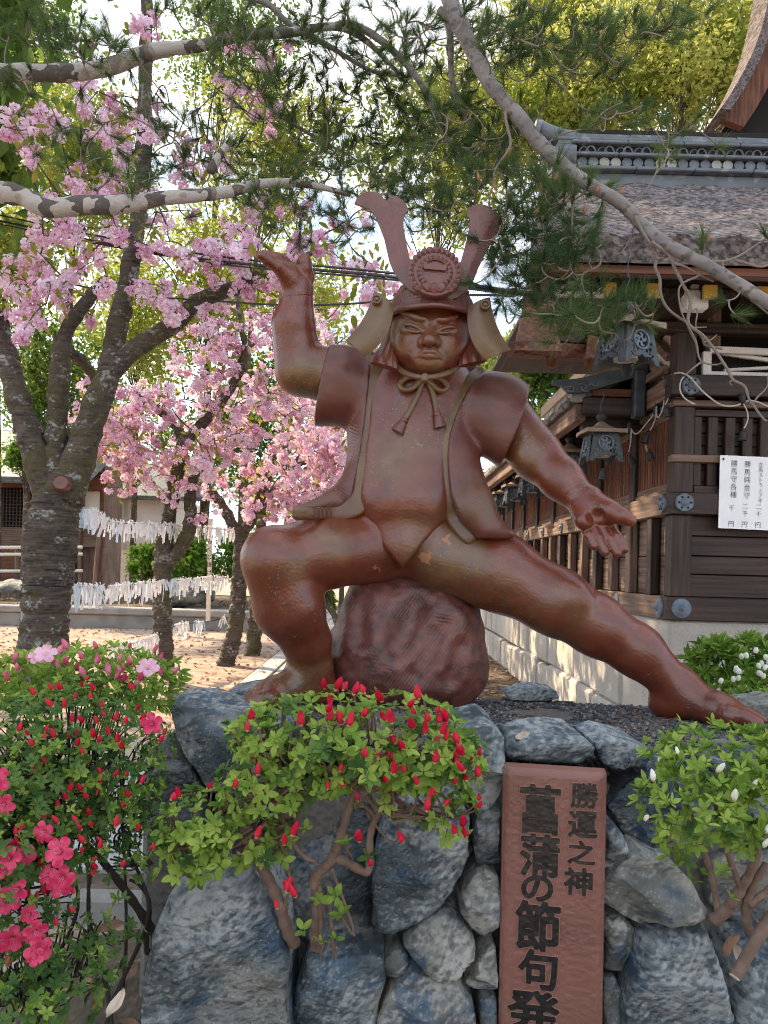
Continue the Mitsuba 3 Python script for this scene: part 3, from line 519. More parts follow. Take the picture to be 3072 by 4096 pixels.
e2 = np.stack([np.arange(nt - 1) * nx_, (np.arange(nt - 1) + 1) * nx_, (np.arange(nt - 1) + 1) * nx_ + N, np.arange(nt - 1) * nx_ + N], 1)
qq = np.vstack([q1, q1[:, ::-1] + N, e1, e2])
rf = obj('roof', (np.vstack([top.reshape(-1, 3), bot.reshape(-1, 3)]), np.vstack([qq[:, [0, 1, 2]], qq[:, [0, 2, 3]]])), 'roof_bark', so, 40)
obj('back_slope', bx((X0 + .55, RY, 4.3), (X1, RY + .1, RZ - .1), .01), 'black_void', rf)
for k in range(7):                        # soffit boards and eave beams under the slope
    t0, t1 = k / 7, (k + 1) / 7; a, b = roof_pt(t0, 0), roof_pt(t1, 0)
    obj('soffit_board', xf(box_local(X1 - X0 - .55, np.linalg.norm(b - a) - .006, .02, .003), trans([(X0 + X1) / 2 + .25, (a[1] + b[1]) / 2 + .05, (a[2] + b[2]) / 2 - .22]) @ np.block([[rot_about([1, 0, 0], math.atan2(b[2] - a[2], b[1] - a[1])), np.zeros((3, 1))], [np.zeros((1, 3)), 1]])), 'timber_x', rf)
obj('eave_board', bx((X0, EY + .06, EZ - .20), (X1, EY + .14, EZ - .15), .004), 'red_timber_x', rf)
x = 1.06; gx = [P(u, 1155, 4.9)[0] for u in (2433, 2612, 2836, 3048)]
for x in gx + [gx[-1] + .34 * k for k in range(1, 6)]:
    a = np.array([x, 4.90, 3.235]); b = np.array([x, 6.4, 3.9]); obj('rafter', beam(a, b, .078, .078), 'timber_y', rf)
    obj('rafter_cap', xf(box_local(.084, .03, .084, .003), trans([x, 4.885, 3.235])), 'gold_paint', rf)
obj('beam', bx((X0 + .1, 5.0, 3.30), (X1, 5.12, 3.44), .005), 'timber_x', rf)
# gable board at the left end, with beam noses
gb = [P(2128, 1010, 4.9), P(2112, 1130, 4.7), P(2092, 1250, 4.5), P(2072, 1340, 4.35), P(2062, 1400, 4.25)]; wb = [.13, .15, .18, .22, .25]
for k in range(4):
    a, b = gb[k], gb[k + 1]; w0, w1 = wb[k], wb[k + 1]; V = []
    for p, w in ((a, w0), (b, w1)):
        for dx in (0, w):
            for dy in (0, .07): V.append(p + [dx, dy, 0])
    h = m3.Manifold.hull_points(np.array(V)).to_mesh(); obj('gable_board', (np.array(h.vert_properties[:, :3], float), np.array(h.tri_verts)), 'red_timber_z', rf)
obj('beam', beam(P(2060, 1395, 4.30), P(2415, 1420, 4.9), .10, .08), 'red_timber_x', rf)
obj('beam', beam(P(2130, 1330, 4.5), P(2415, 1360, 4.95), .12, .10), 'timber_x', rf)
for (u0, v0, u1, v1) in ((2205, 1452, 2222, 1340), (2358, 1455, 2372, 1345)): obj('beam_nose', beam(P(u0, v0, 4.45), P(u1, v1, 4.75), .055, .065), 'red_timber_z', rf)
obj('tie_beam', beam(P(2120, 1200, 4.8), P(2560, 1215, 5.2), .10, .12), 'timber_x', rf)
obj('bracket_arm', beam(P(2385, 1375, 4.8), P(2440, 1420, 4.75), .05, .05), 'white_paint', rf)
obj('ceiling_panel', bx((X0 + .1, 4.95, 3.24), (XC + .2, 7, 3.28), .004), 'timber_y', rf)
# ridge of tiles
L0, L1 = P(2303, 560, RY - .06)[0], X1
rg_ = obj('ridge', bx((L0, RY - .10, RZ - .10), (L1, RY + .12, RZ + .02), .006), 'roof_tile', so)
zt = RZ + .004
def course(z, h, d, step, name, mt='roof_tile', off=0.0):
    x = L0 + off
    while x < L1:
        obj(name, bx((x + .003, RY - d, z), (min(x + step, L1) - .003, RY + .12, z + h), .008), mt, rg_); x += step
course(zt + .02, .034, .17, .52, 'ridge_tile'); z1_ = zt + .054
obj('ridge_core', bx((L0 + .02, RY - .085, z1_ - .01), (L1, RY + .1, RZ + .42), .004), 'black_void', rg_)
x = L0 + .05; k = 0
while x < 5.2:
    obj('round_tile_end', lathe([(0, .012), (.034, .012), (.038, .018), (.044, .018), (.046, .012), (.046, -.05)], 20, frame([x, RY - .10, z1_ + .050], [0, -1, .1])), 'tile_pale' if k % 5 in (2, 3) else 'roof_tile', rg_, 40); x += .1; k += 1
z2 = z1_ + .100; course(z2, .03, .15, .47, 'ridge_tile', off=-.1); z3 = z2 + .03
x = L0 + .09
while x < 5.2:
    for s in (-1, 1):
        q = [np.array([x + s * .04 + .042 * math.cos(a), RY - .095, z3 + .012 + .062 * math.sin(a)]) for a in np.linspace(.1, 3.04, 9)]
        if s > 0: obj('arch_tile', tube(q, .0095, 6), 'roof_tile', rg_, True)
        else: obj('arch_tile', tube([p + np.array([.02, .02, 0]) for p in q], .012, 6), 'roof_tile', rg_, True)
    x += .165
z4 = z3 + .082; course(z4, .03, .14, .5, 'ridge_tile', off=-.05); course(z4 + .032, .028, .12, .42, 'ridge_tile', off=-.2)
x = L0; zr = z4 + .075
while x < L1:
    obj('cap_tile', tube([[x, RY, zr - .0], [x + .02, RY, zr], [x + .46, RY, zr], [x + .474, RY, zr - .002]], [.086, .092, .09, .09], 20), 'roof_tile', rg_, 40); x += .475
e = P(2200, 590, RY - .1)                # end ornament
og = obj('ridge_end', cat_(bx((L0 - .22, RY - .12, RZ - .06), (L0 + .002, RY + .12, RZ + .10)), bx((L0 - .19, RY - .13, RZ + .10), (L0 + .002, RY + .12, RZ + .27), .02), bx((L0 - .17, RY - .11, RZ + .27), (L0 + .002, RY + .1, RZ + .33))), 'roof_tile', rg_)
obj('end_roll', tube([[L0 - .25, RY - .05, RZ + .17], [L0 - .0, RY - .09, RZ + .17]], .09, 18), 'roof_tile', og, 40)
q = spline([[L0 + .02, RY, zr + .01], [L0 - .12, RY, zr + .03], [L0 - .27, RY, zr + .085], [L0 - .34, RY, zr + .13]], 14)
obj('end_cap', tube(q, np.linspace(.085, .072, 14), 16), 'roof_tile', og, 40)
obj('end_disc', lathe([(0, .03), (.09, .03), (.105, .02), (.105, -.03)], 24, frame([L0 - .35, RY, zr + .08], [-1, 0, .25])), 'roof_tile', og, 40)
obj('end_disc', lathe([(0, .03), (.07, .03), (.08, .02), (.08, -.05)], 24, frame([L0 - .28, RY - .02, zr - .10], [-1, 0, .1])), 'roof_tile', og, 40)
# lean-to roof along the side wall
XE, ZE = 1.38, 2.85
lt = obj('side_roof', (lambda m: m)(cat_(xf(box_local(.86, 11.2, .05, .01), trans([XE + .36, 6.02 + 5.6, ZE + .12]) @ np.block([[rot_about([0, 1, 0], -math.atan2(.36, .75)), np.zeros((3, 1))], [np.zeros((1, 3)), 1]])))), 'roof_bark', so)
y = 6.0; dsn = None
while y < 16:                             # shingle butts along the eave
    l = .11; obj('shingle', bx((XE - .02 + r_.uniform(-.01, .01), y + .002, ZE - .065), (XE + .10, y + l - .002, ZE + .0 + r_.uniform(-.005, .01)), .006), 'kerb_stone', lt); y += l
obj('eave_beam', bx((XE + .03, 6.03, ZE - .20), (XE + .11, 16.5, ZE - .075), .005), 'weathered_sunlit_timber_y', lt)
for yy in np.arange(6.15, 16, 1.0):
    obj('cross_beam', bx((XE + .12, yy, ZE - .24), (XC + .02, yy + .12, ZE - .06), .006), 'timber_x', lt)
    obj('bracket', bx((XE + .16, yy + .02, ZE - .29), (XE + .40, yy + .10, ZE - .245), .006), 'timber_x', lt)
obj('soffit', bx((XE + .06, 6.05, ZE - .045), (XC + .05, 16.4, ZE - .02), .003), 'timber_y', lt)
# black curved gable board of the lean-to
tp = [(495, 528), (700, 520), (900, 480), (1090, 432), (1260, 388), (1390, 360)]; bt = [(575, 582), (640, 648), (760, 650), (900, 612), (1080, 560), (1260, 505), (1385, 470)]
g1 = lambda x, y: P(2000 + x * .4219, 1300 + y * .4219, 5.95)[[0, 2]]
bp = Polygon([g1(*p) for p in [(490, 565)] + tp] + [g1(*p) for p in bt[::-1]])
MB = np.eye(4); MB[:3, :3] = np.array([[1, 0, 0], [0, 0, -1], [0, 1, 0.0]]).T.T; MB[:3, 3] = [0, 5.97, 0]
MB[:3, :3] = np.stack([[1, 0, 0], [0, 0, 1], [0, -1, 0]], 1)
bb = obj('curved_board', xf(extrude(bp, .05), MB), 'bronze', lt, 20)
for pts in ([(600, 600), (640, 585), (690, 590), (700, 620), (660, 630), (640, 612), (662, 602)], [(740, 570), (790, 560), (820, 585), (790, 610), (765, 590)], [(830, 590), (870, 560), (900, 575), (935, 545)], [(840, 620), (800, 628), (770, 610)]):
    q2 = [P(2000 + x * .4219, 1300 + y * .4219, 5.912) for x, y in pts]; obj('scroll', tube(spline(q2, 20), .006, 6), 'verdigris', bb, True)
obj('board_tail', bx((P(2535, 1440, 5.95)[0], 5.9, 2.66), (P(2580, 1440, 5.95)[0], 6.0, 3.02), .012), 'bronze', lt)
obj('cross_beam', bx((P(2335, 1600, 5.98)[0], 5.98, zf(1630) + .05), (XC, 6.08, zf(1560) + .06), .006), 'timber_x', lt)
obj('cross_beam', bx((P(2372, 1600, 5.99)[0], 6.0, zf(1570) + .09), (XC, 6.05, zf(1500) + .03), .006), 'red_timber_x', lt)
# ------------------------------------------------------------------ hanging lanterns
def lantern_meshes():
    s = .105; H = .215; out = {}
    def side(w0, w1, h):                   # pierced panel in local x (width) and z
        p = Polygon([(-w1, 0), (-w1 + .028, 0), (-w1 * .55, .045), (-.02, .040), (0, .055), (.02, .040), (w1 * .55, .045), (w1 - .028, 0), (w1, 0), (w0, h), (-w0, h)])
        p = p.difference(Point(0, h * .62).buffer(.048))
        for sx in (-1, 1):
            for (hx, hz, r) in ((.060, .085, .011), (.035, .075, .010), (.075, .05, .009), (.055, .062, .008), (.068, .115, .008)): p = p.difference(Point(sx * hx * .98, hz).buffer(r))
        return p
    panels = []; rings = []
    for k in range(4):
        M = rotz(k * math.pi / 2); base = np.eye(4); base[:3, :3] = np.stack([[1, 0, 0], [0, .125, 1], [0, -1, 0]], 1); base[:3, 3] = [0, -.122, 0]
        pz = side(.086, .120, H); panels.append(xf(xf(extrude(pz, .008), base), M))
        rg2 = extrude(Point(0, H * .62).buffer(.054).difference(Point(0, H * .62).buffer(.046)), .014)
        det = [rg2] + [extrude(Polygon([(0, 0), (.004, 0), (.004, 1), (0, 1)]).buffer(0), .01) for _ in ()]
        for a in (0.3, 1.5, 2.7, 4.0, 5.2): det.append(xf(extrude(Point(.024 * math.cos(a), H * .62 + .024 * math.sin(a)).buffer(.016).difference(Point(.027 * math.cos(a + .4), H * .62 + .027 * math.sin(a + .4)).buffer(.010)), .006), np.eye(4)))
        rings.append(xf(xf(cat_(*det), base), M))
    out['body'] = cat_(*panels); out['crest_ring'] = cat_(*rings)
    out['paper'] = lathe([(.066, .045), (.060, H)], 12)
    pts = np.linspace(0, 1, 8); m = 48; V = []
    for t in pts:
        for k in range(m):
            a = 2 * np.pi * k / m; sq = 1 / max(abs(math.cos(a)), abs(math.sin(a))) ** (.75 * (1 - t)); r = .158 * (1 - t) + .018 * t
            V.append([math.cos(a) * r * sq, math.sin(a) * r * sq, H + .012 + .075 * t ** 1.7 + .012 * (1 - t) ** 4 * (sq - 1) * 2])
    for k in range(m):
        a = 2 * np.pi * k / m; sq = 1 / max(abs(math.cos(a)), abs(math.sin(a))) ** .75; V.append([math.cos(a) * .158 * sq, math.sin(a) * .158 * sq, H - .012])
    V = np.array(V); rows = [8] + list(range(8)); f = []
    for a, b in zip(rows[:-1], rows[1:]):
        for k in range(m): f += [(a * m + k, a * m + (k + 1) % m, b * m + (k + 1) % m), (a * m + k, b * m + (k + 1) % m, b * m + k)]
    out['lantern_roof'] = (V, np.array(f))
    out['finial'] = lathe([(0, H + .155), (.018, H + .152), (.036, H + .135), (.040, H + .118), (.030, H + .098), (.016, H + .09), (.024, H + .082), (.016, H + .075)], 18)
    out['hook'] = tube(spline([[0, 0, H + .15], [0, 0, H + .24], [.012, 0, H + .27], [.0, 0, H + .30]], 10), .0045, 6)
    return out
LM = lantern_meshes(); LB = {'body': 'bronze', 'crest_ring': 'verdigris', 'paper': 'lantern_paper', 'lantern_roof': 'lantern_roof', 'finial': 'bronze', 'hook': 'bronze'}
LD = {k: mikit.ply(m, LB[k], smooth=35) for k, m in LM.items()}
LL = ['large metal lantern under the main eave above the black curved board', 'black openwork lantern nearest of the side roof row, above the open hand',
      'lantern second of the side roof row, half behind the arm', 'lantern third of the side roof row, behind the forearm', 'fourth lantern of the side roof row, just left of the forearm',
      'fifth lantern of the side roof row, left of the fourth', 'sixth lantern of the side roof row', 'seventh lantern of the side roof row, small and far', 'farthest visible lantern of the side roof row, beside the coat']
spots = [(P(2502, 1476, 4.25), .98, .45)] + [(np.array([1.55, yy, 2.30]), 1.0, .04) for yy in (5.8, 6.8, 7.6, 8.55, 9.6, 10.55, 11.5, 12.3)]
for (p, s, a), lb in zip(spots, LL):
    t = thing('hanging_lantern', lb, 'lantern', 'metal lanterns hanging from the eaves')
    M = trans(p) @ rotz(a) @ np.diag([s, s, s, 1])
    for k in LD: obj(k, LD[k], None, t, to_world=to_T(M))
    obj('chain', tube([p + [0, 0, .50 * s], [p[0], p[1], 2.80 if s == 1 else 3.3]], .004, 6), 'bronze', t)
# ------------------------------------------------------------------ festoon cord with rubber sockets
def R2(x, y, d): return P(2500 + x * .3616, 1200 + y * .3616, d)
def R1(x, y, d): return P(2000 + x * .4219, 1300 + y * .4219, d)
fc_ = thing('festoon_cord', 'pale electric cord looped along the shrine office corner with black bulb sockets', 'electric cord')
obj('cord', tube(spline([R2(1582, 1180, 5.36), R2(1330, 1125, 5.36), R2(1250, 1160, 5.36), R2(1080, 1165, 5.34), R2(940, 1080, 5.33), R2(830, 980, 5.33), R2(700, 840, 5.33), R2(600, 805, 5.36), R2(500, 850, 5.45)], 50), .006, 6), 'white_cord', fc_, True)
obj('cord', tube(spline([R2(770, 1150, 5.34), R2(690, 1110, 5.33), R2(620, 1030, 5.33), R2(610, 930, 5.33), R2(650, 850, 5.33)], 24), .0055, 6), 'white_cord', fc_, True)
obj('cord', tube(spline([R2(470, 880, 5.5), R2(440, 1000, 5.55), R2(420, 1200, 5.6), R2(380, 1290, 5.62), R2(350, 1180, 5.7)], 24), .0055, 6), 'white_cord', fc_, True)
obj('cord', tube(spline([R2(345, 1180, 5.72), R2(300, 1290, 5.78), R2(220, 1390, 5.85), R2(130, 1480, 5.9), R2(60, 1410, 6.0), R2(30, 1400, 6.1)], 30), .0055, 6), 'white_cord', fc_, True)
for a, mid, b, dpt in (((1310, 1150), (1360, 1300), (1308, 1430), 5.35), ((490, 900), (500, 1010), (445, 1160), 5.5), ((350, 1200), (330, 1330), (280, 1440), 5.72), ((240, 1570), (235, 1640), (258, 1690), 5.75), ((70, 1420), (60, 1590), (40, 1680), 5.95)):
    obj('cord', tube(spline([R2(*a, dpt), R2(*mid, dpt), R2(*b, dpt)], 16), .005, 6), 'white_cord', fc_, True)
sk = lathe([(0, .03), (.012, .03), (.014, .012), (.021, .006), (.024, -.035), (.030, -.040), (.030, -.05), (.022, -.05), (.020, -.035), (0, -.03)], 16)
for (x, y, d, sx, sz) in ((1308, 1470, 5.35, .1, 1), (455, 1210, 5.5, -.15, 1), (240, 1510, 5.72, .4, 1), (270, 1700, 5.75, -.3, 1), (70, 1760, 5.95, -.5, 1), (480, 880, 5.48, .0, 1), (1300, 1120, 5.36, .1, -1), (350, 1180, 5.72, 0, 1), (50, 1400, 6.0, 0, 1)):
    obj('bulb_socket', xf(sk, frame(R2(x, y, d), [sx, 0, sz])), 'black_rubber', fc_, 40)
for (x, y, d) in ((975, 1400, 5.78), (690, 1130, 6.9)): obj('bulb_socket', xf(sk, frame(R1(x, y, d), [.1, 0, 1])), 'black_rubber', fc_, 40)
# ------------------------------------------------------------------ price sign
SY = YC - .045
sg = thing('price_sign', 'white paper price sign with vertical black writing pinned on the dark timber wall', 'sign')
tl, bl, tr = P(2882, 1823, SY), P(2874, 2110, SY), P(3200, 1838, SY)
ex = (tr - tl); ex[1] = 0; W_ = .69; ex /= np.linalg.norm(ex); ey = bl - tl; Hs = np.linalg.norm(ey); ey /= Hs
SM = np.eye(4); SM[:3, 0] = ex; SM[:3, 1] = -ey; SM[:3, 2] = np.cross(ex, -ey); SM[:3, 3] = tl
sp_ = obj('paper', xf(extrude(Polygon([(0, 0), (W_, 0), (W_, -Hs), (0, -Hs)]).buffer(.004), .006), SM), 'sign_white', sg, 30)
px = YC / F
def put_glyphs(parent, col, xc, y0, size, step, M, z, depth, bsdf, name='letter', G=None, gap=()):
    y = y0
    for ch in col:
        if ch == ' ': y -= step * .55; continue
        g = glyph_poly((G or GLYPH)[ch]); from shapely import affinity as af
        s = size / 200; g = af.translate(af.scale(g, s, s, origin=(100, 80)), -100 + xc, -80 + y)
        obj(name, xf(extrude(g.simplify(size * .004), depth), M @ trans([0, 0, z])), bsdf, parent); y -= step
q = lambda x, y: ((2500 + x * .3616 - 2882) * px, -(1200 + y * .3616 - 1823) * px)
for col, x in (('勝馬守各種', 1205), ('勝馬純金守', 1352), ('左馬ストラップ守', 1498)):
    xc, y0 = q(x, 1800); n_ = len(col); put_glyphs(sp_, col, xc, y0, .047 if n_ == 5 else .033, .0525 if n_ == 5 else .0345, SM, .0062, .0008, 'ink')
for col, x in (('千', 1205), ('二千', 1352), ('二千', 1498)):
    xc, _ = q(x, 0); y0 = -(2021 - 1823) * px if len(col) == 1 else -(2018 - 1823) * px
    put_glyphs(sp_, col, xc - .008, y0 - (.012 if len(col) == 1 else 0), .043, .050, SM, .0062, .0008, 'ink'); put_glyphs(sp_, '円', xc - .010, -(2090 - 1823) * px, .044, .05, SM, .0062, .0008, 'ink')
obj('tack', lathe([(0, .01), (.006, .008), (.008, 0)], 10, SM @ trans([.018, -.022, .005])), 'black_rubber', sg)
# white boxes under the eave
for (u0, v0, u1, v1, lb) in ((2740, 1157, 2838, 1234, 'white square lamp box under the eave between two gold rafter ends'), (2245, 1135, 2300, 1235, 'white fixture box half hidden by pine needles under the eave')):
    a, b = P(u0, v1, 4.93), P(u1, v0, 4.93); tk = thing('lamp_box', lb, 'lamp box'); obj('case', bx(a, [b[0], 5.02, b[2]], .012), 'white_paint', tk); obj('bracket', bx((a[0] + .05, 4.96, b[2]), (a[0] + .10, 5.0, 3.31), .004), 'white_paint', tk)
cd = thing('conduit', 'grey conduit pipe with cables running along under the left end of the eave', 'cable')
obj('pipe', tube([P(2030, 1170, 4.6), P(2250, 1176, 4.75), P(2420, 1182, 4.9)], .02, 8), 'white_cord', cd, True)
obj('wire', tube(spline([P(1900, 1145, 4.5), P(2000, 1160, 4.5), P(2100, 1172, 4.55), P(2200, 1172, 4.6)], 20), .014, 6), 'cable_black', cd, True)
# ------------------------------------------------------------------ tall hall behind: sweeping gable at the top right corner
hl_ = thing('main_hall', 'large dark shrine hall with a sweeping brown gable board at the top right', 'shrine building')
gq = spline([P(2890, 475, 13), P(2940, 400, 13), P(2990, 310, 13), P(3035, 205, 13), P(3075, 60, 13), P(3110, -120, 13)], 14); XM = gq[-1][0] + .25
def gable_strip(offs, sgn):
    out = []
    if 1:
        for k in range(13):
            hv = np.array([p + d for p in (gq[k], gq[k + 1]) for d in offs], float)
            if sgn < 0: hv[:, 0] = 2 * XM - hv[:, 0]
            h = m3.Manifold.hull_points(hv).to_mesh(); out.append((np.array(h.vert_properties[:, :3], float), np.array(h.tri_verts)))
    return cat_(*out)
for sg_ in (1, -1):
    obj('gable_board', gable_strip(([0, 0, 0], [0, .15, 0], [.35, 0, -.12], [.35, .15, -.12]), sg_), 'red_timber_z', hl_)
    obj('roof', gable_strip(([-.13, -.25, .03], [-.13, .5, .03], [.02, -.25, 0], [.02, .5, 0]), sg_), 'roof_bark', hl_)
gpoly = [(p[0] + .12, p[2] - .03) for p in gq] + [(2 * XM - p[0] - .12, p[2] - .03) for p in gq[::-1]]
MG = np.eye(4); MG[:3, :3] = np.stack([[1, 0, 0], [0, 0, 1], [0, -1, 0]], 1); MG[:3, 3] = [0, 13.6, 0]
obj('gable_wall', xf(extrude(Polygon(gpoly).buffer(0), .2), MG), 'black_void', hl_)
obj('wall', bx((gq[0][0] + .5, 13.7, 0), (2 * XM - gq[0][0] - .5, 19, gq[0][2] + .1), .01), 'timber_x', hl_)
# ------------------------------------------------------------------ rubble stone pedestal
pd_ = thing('stone_pedestal', 'waist-high pedestal of blue grey rubble stones with a gravel top', 'pedestal')
obj('core', bx((-.30, 2.33, -.2), (1.9, 3.45, .88), .02), 'mortar', pd_)
obj('core', bx((-.80, 2.72, -.2), (-.302, 3.42, .86), .02), 'mortar', pd_)
def rock_hull(pts, amp, seed, ln=.022):
    h = m3.Manifold.hull_points(np.array(pts, float)).refine_to_length(ln).to_mesh(); m = trimesh.Trimesh(np.array(h.vert_properties[:, :3], float), np.array(h.tri_verts))
    trimesh.smoothing.filter_taubin(m, iterations=6); vv = np.array(m.vertices); n = np.array(m.vertex_normals)
    d = (meshkit.fbm(vv * 7 + seed, 4, seed) - .5) * 2 + (meshkit.fbm(vv * np.array([10, 10, 26]) + seed, 3, seed + 3) - .5) * .8
    return vv + n * d[:, None] * amp, np.array(m.faces)
lp = [(357, 1512, 2.72), (372, 1560, 2.62), (400, 1620, 2.55), (432, 1680, 2.50), (466, 1722, 2.44), (510, 1692, 2.40), (545, 1650, 2.40), (592, 1590, 2.46), (470, 1590, 2.44), (425, 1484, 3.05), (540, 1500, 3.2), (590, 1520, 3.15), (600, 1545, 2.8)]
lp = [PD(*q_) for q_ in lp]; lp += [q_ + np.array([.05, .45, -.05]) for q_ in lp[3:8]]
obj('stone', rock_hull(lp, .022, 3), 'blue_rock', pd_, 38, label='overhanging blue grey ledge stone at the upper left of the pedestal')
STONES = [  # outline in photo pixels (1659 wide), distance, depth, bulge, colour
 ([(298, 2290), (305, 2120), (330, 2020), (362, 1940), (400, 1895), (470, 1868), (545, 1872), (585, 1930), (606, 2010), (622, 2100), (632, 2290)], 2.06, .40, .075, 'b'),
 ([(340, 1600), (368, 1582), (400, 1600), (425, 1660), (390, 1670), (352, 1650)], 2.62, .4, .05, 'd'),
 ([(322, 1668), (360, 1648), (412, 1656), (448, 1710), (470, 1800), (450, 1880), (385, 1890), (345, 1850), (322, 1780)], 2.52, .5, .06, 'd'),
 ([(470, 1700), (560, 1650), (640, 1640), (640, 1880), (600, 1960), (560, 1880), (480, 1860)], 2.32, .3, .04, 'd'),
 ([(560, 1690), (680, 1650), (790, 1680), (815, 1760), (822, 1880), (806, 2000), (770, 2052), (690, 2066), (630, 2010), (590, 1900)], 2.34, .3, .055, 'd'),
 ([(812, 1800), (880, 1730), (960, 1700), (1005, 1722), (1018, 1790), (1012, 1850), (985, 1915), (960, 1962), (900, 2000), (850, 2022), (812, 2016), (800, 1930)], 2.20, .3, .075, 'b'),
 ([(975, 1600), (1010, 1580), (1060, 1570), (1088, 1590), (1090, 1660), (1075, 1720), (1045, 1775), (1022, 1740), (1000, 1690), (972, 1650)], 2.22, .4, .06, 'b'),
 ([(1028, 1760), (1056, 1742), (1088, 1748), (1086, 1800), (1080, 1868), (1030, 1872), (1020, 1830)], 2.20, .3, .04, 'd'),
 ([(998, 1930), (1030, 1885), (1050, 1872), (1078, 1890), (1086, 1940), (1081, 2000), (1048, 2024), (1016, 2006), (992, 1976)], 2.17, .3, .055, 'g'),
 ([(822, 2066), (860, 2048), (880, 2060), (890, 2092), (870, 2108), (838, 2112), (818, 2095)], 2.19, .3, .04, 'g'),
 ([(868, 2040), (905, 2005), (962, 1975), (1005, 1996), (1028, 2030), (1032, 2062), (990, 2092), (962, 2112), (925, 2104), (888, 2082)], 2.17, .3, .065, 'g'),
 ([(626, 2190), (640, 2130), (665, 2072), (720, 2066), (800, 2058), (832, 2066), (834, 2120), (815, 2170), (806, 2290), (622, 2290)], 2.15, .35, .05, 'b'),
 ([(812, 2205), (838, 2140), (890, 2098), (950, 2110), (1000, 2140), (1026, 2180), (1034, 2290), (806, 2290)], 2.14, .35, .07, 'g'),
 ([(1036, 2062), (1070, 2036), (1077, 2110), (1070, 2140), (1020, 2140), (1004, 2124)], 2.17, .3, .045, 'g'),
 ([(1036, 2160), (1074, 2150), (1072, 2290), (1038, 2290)], 2.17, .3, .035, 'g'),
 ([(1092, 1640), (1112, 1606), (1150, 1592), (1220, 1588), (1262, 1592), (1286, 1612), (1282, 1632), (1250, 1650), (1190, 1652)], 2.26, .28, .05, 'b'),
 ([(1282, 1606), (1322, 1592), (1370, 1600), (1408, 1614), (1410, 1640), (1390, 1662), (1345, 1668), (1306, 1652)], 2.26, .26, .05, 'b'),
 ([(1310, 1742), (1350, 1690), (1400, 1655), (1470, 1660), (1560, 1680), (1560, 1780), (1500, 1830), (1400, 1842), (1345, 1810)], 2.28, .3, .06, 'd'),
 ([(1306, 1792), (1334, 1782), (1362, 1826), (1358, 1868), (1330, 1880), (1302, 1874)], 2.17, .3, .05, 'b'),
 ([(1304, 1900), (1345, 1862), (1385, 1838), (1450, 1860), (1492, 1904), (1514, 1948), (1500, 1976), (1440, 1986), (1380, 1998), (1326, 1966), (1302, 1950)], 2.14, .3, .08, 'g'),
 ([(1302, 1985), (1340, 1972), (1374, 2008), (1366, 2050), (1345, 2096), (1304, 2090)], 2.16, .3, .05, 'g'),
 ([(1300, 2108), (1330, 2106), (1350, 2150), (1345, 2290), (1300, 2290)], 2.16, .3, .045, 'g'),
 ([(1352, 2180), (1368, 2090), (1382, 2020), (1450, 1996), (1515, 1990), (1540, 2040), (1562, 2100), (1582, 2180), (1580, 2290), (1345, 2290)], 2.10, .35, .075, 'b'),
 ([(1590, 2200), (1600, 2130), (1630, 2090), (1700, 2040), (1760, 2100), (1800, 2290), (1586, 2290)], 2.08, .35, .07, 'b'),
 ([(1560, 1660), (1640, 1640), (1740, 1660), (1760, 1800), (1640, 1840), (1570, 1790)], 2.30, .3, .06, 'd'),
 ([(1520, 1860), (1600, 1830), (1720, 1850), (1720, 2020), (1600, 2010), (1530, 1950)], 2.30, .3, .05, 'd'),
 ([(1090, 1500), (1150, 1484), (1205, 1492), (1215, 1512), (1100, 1516)], 3.44, .2, .03, 'b'),
 ([(480, 1496), (560, 1482), (640, 1490), (720, 1500), (725, 1520), (500, 1520)], 3.32, .25, .03, 'b'),
 ([(1590, 1540), (1625, 1516), (1680, 1508), (1760, 1520), (1760, 1556), (1610, 1556)], 3.30, .2, .03, 'b'),
]
gq_ = random.Random(8)
for rw, (v0, v1) in enumerate(((1600, 1790), (1800, 2010), (2020, 2250), (2260, 2480))):
    u = 1800 + 20 * (rw % 2) - 40 * (rw == 0)
    while u < 2190:
        w_ = gq_.uniform(110, 190); STONES.append(([(u + 12, v0 + gq_.uniform(0, 25)), (u + w_ * .5, v0 - gq_.uniform(0, 15)), (u + w_ - 6, v0 + gq_.uniform(0, 25)), (u + w_, (v0 + v1) / 2), (u + w_ - 14, v1 - gq_.uniform(0, 25)), (u + w_ * .5, v1), (u + 10, v1 - gq_.uniform(0, 25)), (u, (v0 + v1) / 2)], 2.24, .3, .06, 'bgd'[gq_.randrange(3)])); u += w_ + 4
rs = np.random.default_rng(11)
